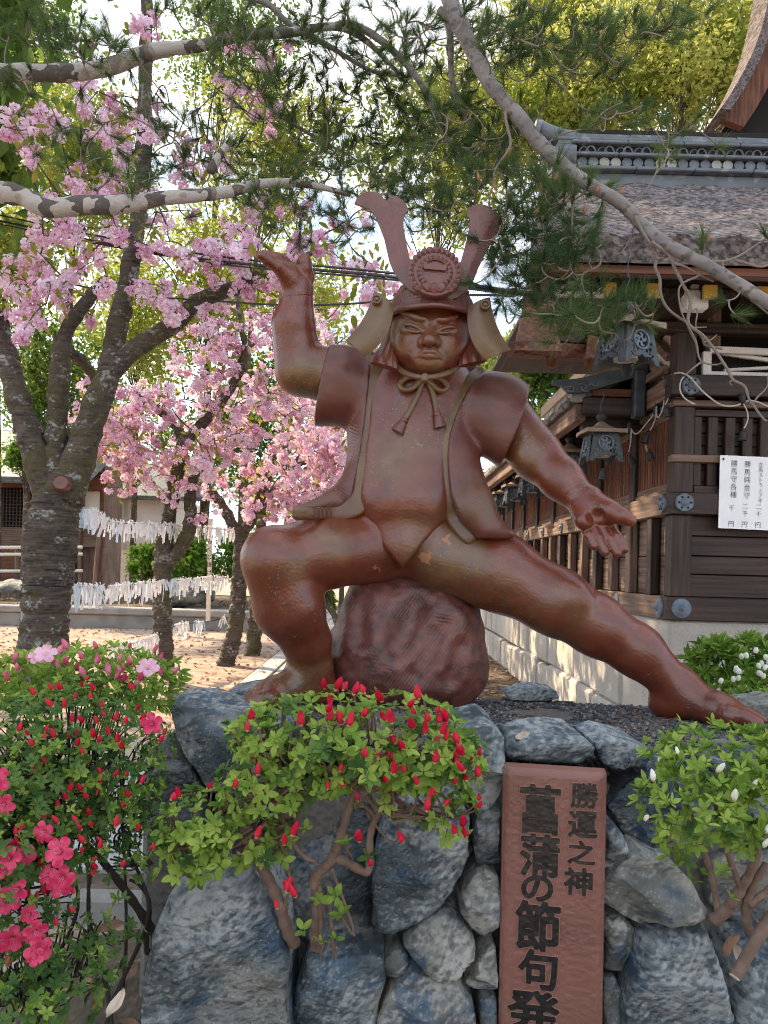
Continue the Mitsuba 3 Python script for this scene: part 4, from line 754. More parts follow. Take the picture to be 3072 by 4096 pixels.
for k, (pl, y, dep, bul, cl_) in enumerate(STONES):
    w = np.array([PD(u, v, y) for u, v in pl]); pxz = w[:, [0, 2]]; c0 = pxz.mean(0)
    pg = Polygon(pxz).buffer(-.009, join_style=1).buffer(.007).segmentize(.02); co = np.array(pg.exterior.coords)[:-1]
    nse = meshkit.fbm(np.c_[co * 14, np.full(len(co), k * 3.7)], 3, k) - .5; dr_ = co - c0; co = co + dr_ / (np.linalg.norm(dr_, axis=1, keepdims=True) + 1e-9) * (nse * .030)[:, None]
    pg = Polygon(co).buffer(0); pg = max(getattr(pg, 'geoms', [pg]), key=lambda g: g.area)
    size = math.sqrt(pg.area); planes = rs.normal(0, 1, (6, 3))
    def prof(V, d, planes=planes, size=size, bul=bul, c0=c0, k=k):
        q = (V - c0) / size; fac = np.min(np.stack([.58 + 1.05 * (q @ p[:2]) + .32 * abs(p[2]) for p in planes]), 0)
        n1 = meshkit.fbm(np.c_[V * 9, np.full(len(V), k * 5.1)], 4, 2) - .5; n2 = meshkit.fbm(np.c_[V * 34, np.full(len(V), k * 5.1)], 3, 5) - .5
        ed = np.sqrt(np.clip(1 - (1 - np.clip(d / (.10 * size), 0, 1)) ** 2, 0, 1))
        rid = np.abs(meshkit.fbm(np.c_[V[:, 0] * 5 + V[:, 1] * 3, V[:, 1] * 9, np.full(len(V), k * 2.3)], 3, 9) - .5)
        return bul * (ed * np.clip(fac, .12, 1.0) * 1.3 + .42 * n1 * ed + .14 * n2 - .35 * np.clip(.07 - rid, 0, 1) * ed * 3)
    m = plate(pg, .011 if size > .12 else .008, prof, dep)
    M = np.eye(4); M[:3, :3] = np.stack([[1, 0, 0], [0, 0, 1], [0, -1, 0]], 1); M[:3, 3] = [0, y, 0]
    v, f = xf(m, M); v = np.array(v)
    obj('stone', (v, f), {'b': 'blue_rock', 'g': 'grey_rock', 'd': 'dark_rock'}[cl_], pd_, 24)
# mortar bed and gravel on top
gb_ = sheet(-.60, 1.85, 2.40, 3.50, .935, 70, 40, .05, 5, 3)
v = np.array(gb_[0]); v[:, 2] -= np.clip(2.62 - v[:, 1], 0, 1) * .22; v[:, 2] -= np.clip((-.22 - v[:, 0]) / .1, 0, 1) * np.clip((2.85 - v[:, 1]) / .1, 0, 1) * .35
gtop = obj('gravel_bed', (v, gb_[1]), 'gravel_bed', pd_, True)
def top_z(x, y):
    i = np.clip(((x + .60) / 2.45 * 69), 0, 69).round().astype(int); j = np.clip((y - 2.40) / 1.10 * 39, 0, 39).round().astype(int); return v.reshape(70, 40, 3)[i, j, 2]
g = np.random.default_rng(21); n = 11000; x, y = g.uniform(-.55, 1.8, n), g.uniform(2.44, 3.49, n)
keep = (meshkit.fbm(np.c_[x * 3, y * 3, x * 0], 3, 7) + .25 * (y - 2.9) > .38); x, y = x[keep], y[keep]
oc = trimesh.creation.icosahedron(); om = (np.array(oc.vertices), np.array(oc.faces)); Ms = []
for a, b, z in zip(x, y, top_z(x, y)):
    s = g.uniform(.0045, .0105); M = frame([a, b, z + s * .35], [g.normal(0, .4), g.normal(0, .4), 1], roll=g.uniform(0, 6)); M[:3, :3] = M[:3, :3] @ np.diag([s * g.uniform(.9, 1.5), s, s * g.uniform(.5, .8)]); Ms.append(M)
obj('gravel', many(om, np.array(Ms)), 'gravel', pd_, kind='stuff')
n = 420; x, y = g.uniform(.0, 1.5, n), g.uniform(2.5, 3.3, n); Ms = [frame([a, b, z + .010], [math.cos(t) , math.sin(t) * .5, g.normal(0, .06)], s=g.uniform(.03, .075)) for a, b, z, t in zip(x, y, top_z(x, y), g.normal(0, .9, n))]
ndl = (np.array([[.012, 0, 0], [-.006, .010, 0], [-.006, -.010, 0], [0, 0, 1.0]]), np.array([[0, 1, 3], [1, 2, 3], [2, 0, 3]]))
solo('fallen_needles', many(ndl, np.array(Ms)), 'pine_bud', 'brown fallen pine needles strewn over the gravel top of the pedestal', 'pine needles', kind='stuff')
# a few large dead leaves
def big_leaf(p, n, s, roll, lb, bs='dry_leaf'):
    t = np.linspace(-1, 1, 9); V, f = [], []
    for i, a in enumerate(t):
        wd = .36 * math.sqrt(max(1 - a * a, 0)) + .02
        for b in (-1, 0, 1): V.append([b * wd, a, .42 * abs(b) + .40 * a * a + .10 * math.sin(5 * a + b)])
    for i in range(8):
        for b in (0, 1): q = i * 3 + b; f += [(q, q + 1, q + 4), (q, q + 4, q + 3)]
    V = np.array(V); m = (np.vstack([V, V - [0, 0, .03]]), np.vstack([np.array(f), np.array(f)[:, ::-1] + len(V)]))
    solo('dead_leaf', xf(m, frame(p, n, s=s, roll=roll)), bs, lb, 'leaf', smooth=True)
big_leaf(P(2080, 2950, 2.30), [.3, -.8, .6], 0.026, .3, 'pale curled dead leaf above the plaque on the stone edge', 'pale_leaf')
big_leaf(P(2640, 3045, 2.25), [-.1, -.5, .8], 0.019, 1.4, 'pale dead leaf on the stone right of the plaque', 'pale_leaf')


big_leaf(P(2900, 3780, 2.0), [.3, -.8, .4], 0.034, .6, 'pale brown dead leaf below the white bud azalea', 'dry_leaf')
big_leaf(P(2960, 3830, 2.0), [-.3, -.8, .4], 0.031, 2.0, 'second pale brown dead leaf by the cut branch stub', 'pale_leaf')
big_leaf(P(460, 4030, 1.75), [.2, -.5, .8], 0.031, .9, 'pale torn dead leaf on the soil left of the big stone', 'pale_leaf')
big_leaf(P(440, 3700, 2.0), [.3, -.9, .3], 0.031, .2, 'brown dead leaf caught inside the left azalea')
# ------------------------------------------------------------------ plaque
pq = thing('plaque', 'tall reddish brown ceramic plaque with raised black characters set into the pedestal', 'plaque')
tl, tr = P(2012, 3064, 2.16), P(2426, 3090, 2.11); bl = P(1976, 4096, 2.16)
ex = tr - tl; W_ = np.linalg.norm(ex); ex /= W_; ey = bl - tl; ey /= np.linalg.norm(ey); ey -= ex * (ey @ ex); ey /= np.linalg.norm(ey)
QM = np.eye(4); QM[:3, 0] = ex; QM[:3, 1] = -ey; QM[:3, 2] = np.cross(ex, -ey); QM[:3, 3] = tl
HB = 1.02
gx, gy = np.linspace(0, W_, 26), np.linspace(-HB, 0, 90); GX, GY = np.meshgrid(gx, gy, indexing='ij')
ed = np.minimum(np.minimum(GX, W_ - GX), np.minimum(-GY, 1)); GZ = .014 - .010 * np.exp(-ed / .004) + .0025 * (meshkit.fbm(np.stack([GX * 20, GY * 20, 0 * GX], -1), 3) - .5)
v = np.stack([GX, GY, GZ], -1).reshape(-1, 3); i, j = np.meshgrid(np.arange(25), np.arange(89), indexing='ij'); i, j = i.ravel(), j.ravel()
q4 = np.stack([i * 90 + j, (i + 1) * 90 + j, (i + 1) * 90 + j + 1, i * 90 + j + 1], 1)
obj('board', cat_(xf((v, np.vstack([q4[:, [0, 1, 2]], q4[:, [0, 2, 3]]])), QM), xf(bx((0, -HB, -.05), (W_, 0, .0042), .003), QM)), 'plaque_clay', pq, 50)
def pl_xy(u, v):                          # photo pixel -> plaque coordinates
    d = P(u, v, 2.0) - EYE; t = ((tl - EYE) @ QM[:3, 2]) / (d @ QM[:3, 2]); h = EYE + d * t - tl; return h @ QM[:3, 0], h @ QM[:3, 1]
from shapely import affinity as af
for ch, x, y, w, h in (('菖', 470, 757, 212, 262), ('蒲', 468, 995, 205, 225), ('の', 455, 1165, 165, 138), ('節', 457, 1360, 235, 262), ('句', 458, 1585, 205, 210), ('発', 435, 1800, 268, 215), ('勝', 700, 685, 142, 135), ('運', 690, 835, 150, 140), ('之', 684, 980, 142, 125), ('神', 667, 1130, 148, 145)):
    cx_, cy_ = pl_xy(1800 + x * .7667, 2650 + y * .7667); s = .7667 * 2.13 / F
    g_ = glyph_poly(GLYPH_BOLD[ch]).buffer(2.8); x0, y0, x1, y1 = g_.bounds
    g_ = af.affine_transform(g_, [w * s / (x1 - x0), 0, 0, h * s / (y1 - y0), cx_ - w * s / (x1 - x0) * (x0 + x1) / 2, cy_ - h * s / (y1 - y0) * (y0 + y1) / 2]).buffer(-.0006)
    g_ = MultiPolygon([a for a in getattr(g_, 'geoms', [g_]) if a.area > 1e-6]) if hasattr(g_, 'geoms') else g_
    k = obj('letter', xf(extrude(g_.simplify(.0004), .0075), QM @ trans([0, 0, .0125])), 'letter_black', pq)
    obj('rim', xf(extrude(g_.buffer(.0028).difference(g_.buffer(.0002)).simplify(.0004), .0045), QM @ trans([0, 0, .0125])), 'letter_rim', k)
# ------------------------------------------------------------------ signed-distance modelling
class Field:
    def __init__(s, lo, hi, h):
        s.lo, s.h = np.asarray(lo, float), h
        s.n = np.ceil((np.asarray(hi) - s.lo) / h).astype(int) + 1
        s.a = np.full(s.n, 1.0, np.float32)
    def sub(s, lo, hi):
        i0 = np.clip(np.floor((np.asarray(lo) - s.lo) / s.h).astype(int), 0, s.n - 1); i1 = np.clip(np.ceil((np.asarray(hi) - s.lo) / s.h).astype(int) + 1, 1, s.n)
        sl = tuple(slice(a, b) for a, b in zip(i0, i1))
        ax = [(s.lo[k] + s.h * np.arange(i0[k], i1[k])).astype(np.float32) for k in range(3)]
        return sl, (ax[0][:, None, None], ax[1][None, :, None], ax[2][None, None, :])
    def add(s, pr, k=.02):
        fn, lo, hi = pr; m = k + 4 * s.h
        sl, X = s.sub(np.asarray(lo) - m, np.asarray(hi) + m)
        if min(s.a[sl].shape) == 0: return s
        a, b = s.a[sl], fn(*X).astype(np.float32)
        h = np.maximum(k - np.abs(a - b), 0) / max(k, 1e-6); s.a[sl] = np.minimum(a, b) - h * h * k * .25
        return s
    def cut(s, pr, k=.006):
        fn, lo, hi = pr; m = k + 2 * s.h
        sl, X = s.sub(np.asarray(lo) - m, np.asarray(hi) + m)
        if min(s.a[sl].shape) == 0: return s
        a, b = s.a[sl], -fn(*X).astype(np.float32)
        h = np.maximum(k - np.abs(a - b), 0) / max(k, 1e-6); s.a[sl] = np.maximum(a, b) + h * h * k * .25
        return s
    def keep(s, fn, k=.004):       # intersect everywhere with fn
        sl, X = s.sub(s.lo, s.lo + s.h * (s.n - 1)); a, b = s.a, fn(*X).astype(np.float32)
        h = np.maximum(k - np.abs(a - b), 0) / max(k, 1e-6); s.a = np.maximum(a, b) + h * h * k * .25
        return s
    def mesh(s):
        a = np.pad(s.a, 1, constant_values=1.0); neg = a < 0
        n = np.array(a.shape) - 1; cnt = np.zeros(n, np.int8); cs = [(i, j, k) for i in (0, 1) for j in (0, 1) for k in (0, 1)]
        at = lambda A, c: A[c[0]:c[0] + n[0], c[1]:c[1] + n[1], c[2]:c[2] + n[2]]
        for c in cs: cnt += at(neg, c)
        act = (cnt > 0) & (cnt < 8); I = np.argwhere(act); idx = np.full(n, -1, np.int32); idx[act] = np.arange(len(I))
        val = {c: a[I[:, 0] + c[0], I[:, 1] + c[1], I[:, 2] + c[2]].astype(float) for c in cs}
        acc, num = np.zeros((len(I), 3)), np.zeros(len(I))
        for c in cs:
            for k in range(3):
                if c[k] == 0:
                    e = list(c); e[k] = 1; e = tuple(e); p, q = val[c], val[e]; on = (p < 0) != (q < 0)
                    t = np.where(on, p / np.where(on, p - q, 1), 0); pos = np.tile(np.array(c, float), (len(I), 1)); pos[:, k] = t
                    acc += np.where(on[:, None], pos, 0); num += on
        V = (I + acc / num[:, None] - 1) * s.h + s.lo; Fs = []
        for k in range(3):
            u, w = (k + 1) % 3, (k + 2) % 3; sh = [1, 1, 1]; sh2 = [0, 0, 0]
            A = neg; lo = [slice(1, -1)] * 3; lo[k] = slice(0, -1); hi = list(lo); hi[k] = slice(1, None)
            p, q = A[tuple(lo)], A[tuple(hi)]; E = np.argwhere(p != q); inside = p[tuple(E.T)]
            base = E + 1; base[:, k] -= 1
            def cell(du, dw):
                c = base.copy(); c[:, u] += du - 1; c[:, w] += dw - 1; return idx[c[:, 0], c[:, 1], c[:, 2]]
            q4 = np.stack([cell(0, 0), cell(1, 0), cell(1, 1), cell(0, 1)], 1)
            q4 = np.where(inside[:, None], q4, q4[:, ::-1]); Fs.append(q4)
        Q = np.vstack(Fs); Q = Q[(Q >= 0).all(1)]
        return V, np.vstack([Q[:, [0, 1, 2]], Q[:, [0, 2, 3]]])
def cap(a, b, ra, rb=None):
    a, b = np.asarray(a, float), np.asarray(b, float); rb = ra if rb is None else rb; ba = b - a; L = ba @ ba + 1e-12
    def fn(x, y, z):
        t = np.clip(((x - a[0]) * ba[0] + (y - a[1]) * ba[1] + (z - a[2]) * ba[2]) / L, 0, 1)
        return np.sqrt((x - a[0] - t * ba[0]) ** 2 + (y - a[1] - t * ba[1]) ** 2 + (z - a[2] - t * ba[2]) ** 2) - (ra + (rb - ra) * t)
    R = max(ra, rb); return fn, np.minimum(a, b) - R, np.maximum(a, b) + R
def ell(c, r, R=None):
    c, r = np.asarray(c, float), np.asarray(r, float); R = np.eye(3) if R is None else R
    def fn(x, y, z):
        q = [R[0, k] * (x - c[0]) + R[1, k] * (y - c[1]) + R[2, k] * (z - c[2]) for k in range(3)]
        k0 = np.sqrt(sum((q[k] / r[k]) ** 2 for k in range(3))); k1 = np.sqrt(sum((q[k] / r[k] ** 2) ** 2 for k in range(3)))
        return k0 * (k0 - 1) / np.maximum(k1, 1e-6)
    m = np.abs(R) @ r; return fn, c - m, c + m
def chain(f, pts, rads, k=.01):
    for i in range(len(pts) - 1): f.add(cap(pts[i], pts[i + 1], rads[i], rads[i + 1]), k)
st = thing('samurai_statue', 'glossy brown ceramic statue of a squatting boy warrior in a horned helmet', 'statue')
# ------------------------------------------------------------------ body: limbs, hands, feet in one skin
def torso_prims(g):                     # (primitive, blend) of the trunk, grown by g
    return [(ell(PD(892, 862, 3.33), (.270 + g, .185 + g, .215 + g)), .06), (ell(PD(889, 985, 3.30), (.236 + g, .195 + g, .25 + g)), .09),
            (ell(PD(876, 1085, 3.28), (.238 + g, .215 + g, .20 + g)), .08), (ell(PD(872, 1165, 3.30), (.205 + g, .185 + g, .15 + g)), .06)]
def body_field(lo, hi, h, full=True):
    f = Field(lo, hi, h)
    # viewer's left arm, raised
    f.add(cap(PD(800, 825, 3.32), PD(655, 800, 3.24), .125, .105), .03)
    f.add(cap(PD(648, 798, 3.24), PD(634, 700, 3.20), .102, .084), .022)
    f.add(cap(PD(634, 700, 3.20), PD(646, 622, 3.18), .084, .056), .02)
    # viewer's right arm, held down and out
    f.add(cap(PD(1080, 890, 3.30), PD(1160, 985, 3.20), .115, .100), .03)
    f.add(cap(PD(1160, 985, 3.20), PD(1212, 1035, 3.12), .094, .080), .03)
    f.add(cap(PD(1212, 1035, 3.12), PD(1264, 1087, 3.05), .080, .057), .03)
    if not full: return f
    for pr, k in torso_prims(-.012): f.add(pr, k)
    f.add(cap(PD(915, 800, 3.32), PD(925, 740, 3.22), .11, .10), .03)
    # viewer's left leg: thigh, bulging knee, calf, ankle
    f.add(cap(PD(815, 1180, 3.27), PD(690, 1195, 3.12), .150, .138), .05)
    f.add(cap(PD(690, 1195, 3.12), PD(598, 1210, 3.02), .138, .122), .05)
    f.add(cap(PD(592, 1208, 3.01), PD(625, 1310, 3.07), .125, .128), .03)
    f.add(cap(PD(625, 1310, 3.07), PD(662, 1385, 3.15), .128, .095), .05)
    f.add(cap(PD(662, 1385, 3.15), PD(674, 1440, 3.20), .095, .072), .03)
    # viewer's right leg stretched out
    f.add(cap(PD(950, 1195, 3.27), PD(1075, 1235, 3.18), .158, .150), .05)
    f.add(cap(PD(1075, 1235, 3.18), PD(1200, 1300, 3.12), .150, .126), .05)
    f.add(cap(PD(1200, 1300, 3.12), PD(1290, 1352, 3.12), .126, .112), .05)
    f.add(cap(PD(1290, 1352, 3.13), PD(1375, 1405, 3.12), .112, .098), .05)
    f.add(cap(PD(1375, 1405, 3.12), PD(1462, 1484, 3.10), .098, .072), .04)
    # knee relief on the stretched leg
    f.add(ell(PD(1235, 1288, 3.03), (.06, .045, .05)), .05)
    # feet
    def foot(ank, heel, ball, toes, w):
        f.add(cap(ank, heel, .070, .056), .035); f.add(cap(ank, ball, .070, .048), .05); f.add(cap(heel, ball, .052, .046), .05)
        for t0, t1, r in toes:
            f.add(cap(ball, t0, .050, r + .010), .03)
        for t0, t1, r in toes:
            m = (t0 + t1) / 2 + np.array([0, 0, .010]); f.add(cap(t0, m, r, r), .004); f.add(cap(m, t1, r, r * .92), .004)
    z0 = .952
    def toe_set(tips, knuck, rs): return [(k, t, r) for k, t, r in zip(knuck, tips, rs)]
    A = PD(674, 1445, 3.20); H = np.array([A[0] + .045, A[1] + .03, z0 + .05])
    B = np.array([A[0] - .135, A[1] - .10, z0 + .052])
    dirs = np.array([-.80, -.60, 0]); side = np.array([-.60, .80, 0])
    kn = [B + side * o + dirs * l + np.array([0, 0, dz]) for o, l, dz in ((-.052, .055, -.012), (-.014, .060, -.006), (.018, .052, -.008), (.046, .040, -.012), (.070, .022, -.016))]
    tp = [k + dirs * l + np.array([0, 0, -.016]) for k, l in zip(kn, (.075, .066, .060, .052, .044))]
    foot(A, H, B, toe_set(tp, kn, (.031, .023, .022, .021, .020)), 0)
    A = PD(1468, 1488, 3.10); H = np.array([A[0] - .045, A[1] + .02, z0 + .052])
    B = np.array([A[0] + .105, A[1] - .110, z0 + .052])
    dirs = np.array([.86, -.50, 0]); side = np.array([.50, .86, 0])
    kn = [B + side * o + dirs * l + np.array([0, 0, dz]) for o, l, dz in ((-.068, .050, -.010), (-.012, .068, -.004), (.032, .062, -.004), (.070, .048, -.008), (.102, .026, -.012))]
    tp = [k + dirs * l + np.array([0, 0, -.016]) for k, l in zip(kn, (.085, .080, .074, .066, .056))]
    foot(A, H, B, toe_set(tp, kn, (.032, .0225, .0215, .0205, .019)), 0)
    return f
def hand(f, wrist, fingers, thumb, palm, k=.008):
    """fingers: list of ([joints], [radii]); palm: list of (a, b, ra, rb, k)"""
    for a, b, ra, rb, kk in palm: f.add(cap(a, b, ra, rb), kk)
    for pts, r in fingers:
        for i in range(len(pts) - 1): f.add(cap(pts[i], pts[i + 1], r[i], r[i + 1]), k if i == 0 else .004)
    pts, r = thumb
    for i in range(len(pts) - 1): f.add(cap(pts[i], pts[i + 1], r[i], r[i + 1]), .014 if i == 0 else .005)
# hand pixel helpers: zooms of the photograph
def hl(x, y, d): return P(1000 + x * .3255, 980 + y * .3255, d)
def hr(x, y, d): return P(2200 + x * .2411, 1900 + y * .2411, d)
def left_hand(f):
    W = hl(570, 560, 3.18)
    palm = [(hl(560, 560, 3.18), hl(500, 390, 3.16), .056, .044, .02), (hl(560, 540, 3.19), hl(590, 380, 3.22), .055, .040, .02),
            (hl(480, 400, 3.14), hl(360, 270, 3.10), .042, .028, .02), (hl(520, 385, 3.17), hl(420, 270, 3.16), .040, .027, .02), (hl(560, 370, 3.21), hl(475, 270, 3.22), .036, .026, .02),
            (hl(600, 480, 3.20), hl(680, 380, 3.19), .050, .036, .02)]
    fg = []
    for k, (bx0, by0, mx0, my0, tx, ty, d0, d1, r) in enumerate([(335, 262, 215, 185, 128, 128, 3.10, 3.05, .0225), (385, 255, 290, 165, 172, 112, 3.13, 3.08, .0225),
                                             (430, 255, 350, 165, 240, 112, 3.165, 3.12, .0215), (475, 262, 410, 180, 320, 130, 3.20, 3.17, .019)]):
        fg.append(([hl(bx0, by0, d0), hl(mx0, my0, (d0 + d1) / 2), hl(tx, ty, d1)], [r + .003, r, r * .72]))
    th = ([hl(670, 400, 3.18), hl(672, 290, 3.16), hl(668, 215, 3.155), hl(672, 168, 3.16)], [.036, .030, .029, .023])
    hand(f, W, fg, th, palm, .006)
def right_hand(f):
    palm = [(hr(560, 440, 3.06), hr(560, 700, 3.01), .055, .036, .02), (hr(600, 420, 3.05), hr(720, 720, 3.01), .052, .034, .02), (hr(620, 430, 3.05), hr(860, 760, 2.99), .05, .033, .02),
            (hr(640, 420, 3.05), hr(980, 800, 2.99), .048, .032, .02), (hr(520, 560, 3.02), hr(560, 760, 2.97), .036, .034, .03),
            (hr(680, 450, 3.04), hr(930, 600, 2.96), .046, .044, .025)]
    fg = []
    for pts, r in [([(590, 880, 2.99), (650, 1010, 2.965), (725, 1180, 2.95)], .0180), ([(720, 880, 2.985), (800, 1050, 2.955), (910, 1275, 2.935)], .0200),
                   ([(870, 870, 2.98), (985, 1060, 2.95), (1110, 1295, 2.93)], .0208), ([(985, 860, 2.985), (1100, 1020, 2.955), (1235, 1230, 2.935)], .0200)]:
        fg.append(([hr(*p) for p in pts], [r + .002, r + .001, r * .85]))
    th = ([hr(800, 520, 3.0), hr(1010, 610, 2.94), hr(1180, 680, 2.915), hr(1335, 755, 2.91)], [.046, .040, .032, .022])
    hand(f, None, fg, th, palm, .005)
    f.cut(ell(hr(760, 690, 2.935), (.032, .022, .024)), .02)
blo, bhi = PD(500, 1180, 3.2) - .1, PD(1700, 560, 3.2) + .1
wl, wr = hl(585, 640, 3.18), hr(480, 320, 3.07)
nl = hl(570, 480, 3.18) - hl(600, 800, 3.2); nl /= np.linalg.norm(nl)
nr = hr(620, 520, 3.05) - hr(300, 180, 3.12); nr /= np.linalg.norm(nr)
def half(o, n, s, off=0.0, R=.35):      # plane cut that only acts near o
    return lambda x, y, z: np.where((x - o[0]) ** 2 + (y - o[1]) ** 2 + (z - o[2]) ** 2 < R * R, s * ((x - o[0]) * n[0] + (y - o[1]) * n[1] + (z - o[2]) * n[2]) - off, -1.0).astype(np.float32)
fb = body_field((-.72, 2.72, .93), (1.64, 3.66, 2.66), .0072)
left_hand(fb); right_hand(fb); fb.keep(half(wl, nl, 1, .004, .26), 1e-4); fb.keep(half(wr, nr, 1, .004, .26), 1e-4)
fb.keep(lambda x, y, z: (.94 - z) + 0 * x + 0 * y)
parts = [fb.mesh()]
for hf, o, n, c, rr in ((left_hand, wl, nl, hl(430, 380, 3.15), .24), (right_hand, wr, nr, hr(850, 800, 3.0), .25)):
    g = body_field(c - rr, c + rr, .0038, False); hf(g); g.keep(half(o, n, -1, .002, 9), 1e-4); parts.append(g.mesh())
# ------------------------------------------------------------------ head with its face, in the same skin
def hz(x, y, d): return P(1500 + x * .27125, 1150 + y * .27125, d)      # pixels of a close look at the face
HY = 3.17
hc = hz(800, 700, HY)
def head_base(f):
    f.add(ell(hz(805, 560, HY), (.150, .155, .155)), .03)
    f.add(ell(hz(800, 820, HY - .005), (.143, .150, .128)), .05)
    f.add(ell(hz(800, 980, HY - .025), (.118, .125, .094)), .04)
    for s in (-1, 1): f.add(ell(hz(800 + s * 300, 830, HY - .055), (.066, .070, .080)), .05)
    f.add(ell(hz(800, 1110, HY - .075), (.062, .055, .042)), .05)
    return f
probe = head_base(Field(hc - .24, hc + .24, .005)); py = probe.lo[1] + probe.h * np.arange(probe.n[1])
def face(x, y, out=0.0):                # the point of the face seen at zoom pixel (x, y), pushed out towards the viewer
    p = hz(x, y, 3.03); i = int(round((p[0] - probe.lo[0]) / probe.h)); k = int(round((p[2] - probe.lo[2]) / probe.h))
    col = probe.a[np.clip(i, 0, probe.n[0] - 1), :, np.clip(k, 0, probe.n[2] - 1)]; hit = np.argmax(col < 0) if (col < 0).any() else np.argmin(col)
    yy = py[hit]
    if 0 < hit: yy = py[hit - 1] + probe.h * col[hit - 1] / max(col[hit - 1] - col[hit], 1e-6)
    q = hz(x, y, yy); q[1] -= out; return q
hd = head_base(Field(hc - np.array([.21, .22, .215]), hc + np.array([.21, .20, .23]), .0027))
for s in (-1, 1):                       # eye sockets, brow mass
    ex = 548 if s < 0 else 1068; ey = 612 if s < 0 else 632
    hd.cut(ell(face(ex + s * -20, ey - 12, .018), (.052, .022, .024)), .03)
hd.add(cap(face(710, 515, -.018), face(890, 515, -.018), .016), .05)
def line(pts, r, out=0.0, k=.004, cut=False, n=14):
    q = spline([face(x, y, out) for x, y in pts], n); rr = np.broadcast_to(r, (n,)) if np.ndim(r) == 0 else np.interp(np.linspace(0, 1, n), np.linspace(0, 1, len(r)), r)
    for i in range(n - 1): (hd.cut if cut else hd.add)(cap(q[i], q[i + 1], rr[i], rr[i + 1]), k)
line([(350, 370), (480, 400), (620, 455), (735, 480)], [.004, .009, .012, .010], .009, .006)
line([(925, 480), (1010, 490), (1110, 465), (1225, 430)], [.010, .012, .009, .004], .009, .006)
eyes = []
for up, lo_, c in (([(385, 565), (470, 552), (580, 572), (700, 655)], [(400, 580), (500, 640), (600, 660), (700, 662)], (545, 612)),
                   ([(905, 672), (1000, 612), (1110, 590), (1235, 612)], [(905, 676), (1030, 676), (1130, 655), (1225, 622)], (1068, 634))):
    hd.add(ell(face(c[0], c[1], -.013), (.046, .019, .021)), .014)
    mid = [((a[0] + b[0]) / 2, (a[1] + b[1]) / 2 + 4) for a, b in zip(up, lo_)]
    line(mid, [.003, .012, .012, .003], .006, .004, True)
    line(up, [.004, .0062, .0065, .004], .007, .005)
    line(lo_, [.0025, .004, .004, .0025], .004, .006)
    eyes.append(tube(spline([face(x, y, -.0035) for x, y in mid], 12), [.0005, .005, .008, .0100, .0115, .012, .012, .0115, .010, .008, .005, .0005], 8))
# nose
hd.add(cap(face(805, 560, -.006), face(800, 800, .024), .015, .023), .022)
hd.add(ell(face(800, 815, .022), (.026, .024, .022)), .014)
for s in (-1, 1):
    hd.add(ell(face(800 + s * 98, 812, .007), (.020, .021, .020)), .010)
    line([(800 + s * 118, 745), (800 + s * 148, 792), (800 + s * 142, 848), (800 + s * 112, 866)], [.002, .0035, .0035, .002], .004, .004, True)
    hd.cut(ell(face(800 + s * 50, 874, .022), (.008, .009, .005)), .008)
# mouth
hd.add(ell(face(795, 990, -.022), (.062, .028, .030)), .035)
line([(590, 1030), (690, 985), (765, 955), (798, 964), (835, 955), (905, 988), (992, 1052)], [.003, .0075, .0105, .0092, .0105, .0075, .003], .0125, .004, n=24)
line([(600, 1034), (700, 1014), (800, 1014), (895, 1020), (982, 1058)], [.003, .009, .0125, .009, .003], .0105, .002, n=24)
hd.add(ell(face(800, 1130, -.012), (.045, .03, .028)), .03)
hd.add(cap(hz(800, 1150, HY + .03), PD(920, 830, 3.26), .105, .12), .02)
parts.append(hd.mesh())
obj('body', cat_(*parts), 'glazed_stoneware', st, True)
for e in eyes: obj('eye', e, 'dark_eye', st, True)
# ------------------------------------------------------------------ belly cloth
fbib = Field((-.42, 2.95, 1.45), (.52, 3.62, 2.42), .006)
for pr, k in torso_prims(.006): fbib.add(pr, k)
fbib.add(ell(PD(872, 1185, 3.215), (.115, .135, .12)), .06)
fbib.add(cap(PD(912, 800, 3.30), PD(922, 760, 3.24), .135, .115), .05)
def vee(a, b):                           # keep the side of the line a-b (photo pixels) towards the belly
    p, q = PD(*a, 3.1), PD(*b, 3.1); d = np.array([q[0] - p[0], q[2] - p[2]]); L = np.hypot(*d); nx, nz = -d[1] / L, d[0] / L
    return lambda x, y, z: ((x - p[0]) * nx + (z - p[2]) * nz) + 0 * y
l1, l2 = vee((760, 1085), (868, 1226)), vee((872, 1226), (1000, 1095))
w1 = lambda x, y, z: np.maximum(-l1(x, y, z) - .0, -l2(x, y, z)) 
def bow(x, y, z):
    t = z - PD(870, 1226, 3.1)[2]; b_ = np.clip(t / .1, 0, 1) * np.clip((.26 - t) / .1, 0, 1)
    return np.maximum(-l1(x, y, z) - .012 * b_, -l2(x, y, z) + .014 * b_)
fbib.keep(bow, .012)
obj('belly_cloth', fbib.mesh(), 'glazed_stoneware', st, True)
# ------------------------------------------------------------------ short coat: shell round the trunk, sleeves, collar bands, flared hems
LE = [(804, 762), (799, 800), (793, 850), (787, 905), (780, 960), (774, 1010), (768, 1055), (755, 1083), (728, 1100), (690, 1107), (648, 1108)]       # inner edge, viewer's left
RE = [(1058, 782), (1018, 826), (986, 893), (971, 940), (967, 984), (968, 1022), (973, 1075), (989, 1119), (1021, 1160)]    # viewer's right
LO = [(770, 775), (752, 870), (745, 950), (742, 1010), (728, 1060), (690, 1088), (655, 1094), (640, 1100)]
fc = Field((-.48, 2.92, 1.50), (.78, 3.70, 2.44), .0062)
for pr, k in torso_prims(.030): fc.add(pr, k)
fc.add(cap(PD(800, 835, 3.33), PD(735, 820, 3.30), .135, .145), .05)             # sleeve, viewer's left
fc.add(cap(PD(735, 820, 3.30), PD(670, 815, 3.28), .145, .140), .03)
fc.add(cap(PD(745, 850, 3.30), PD(690, 860, 3.28), .12, .11), .04)
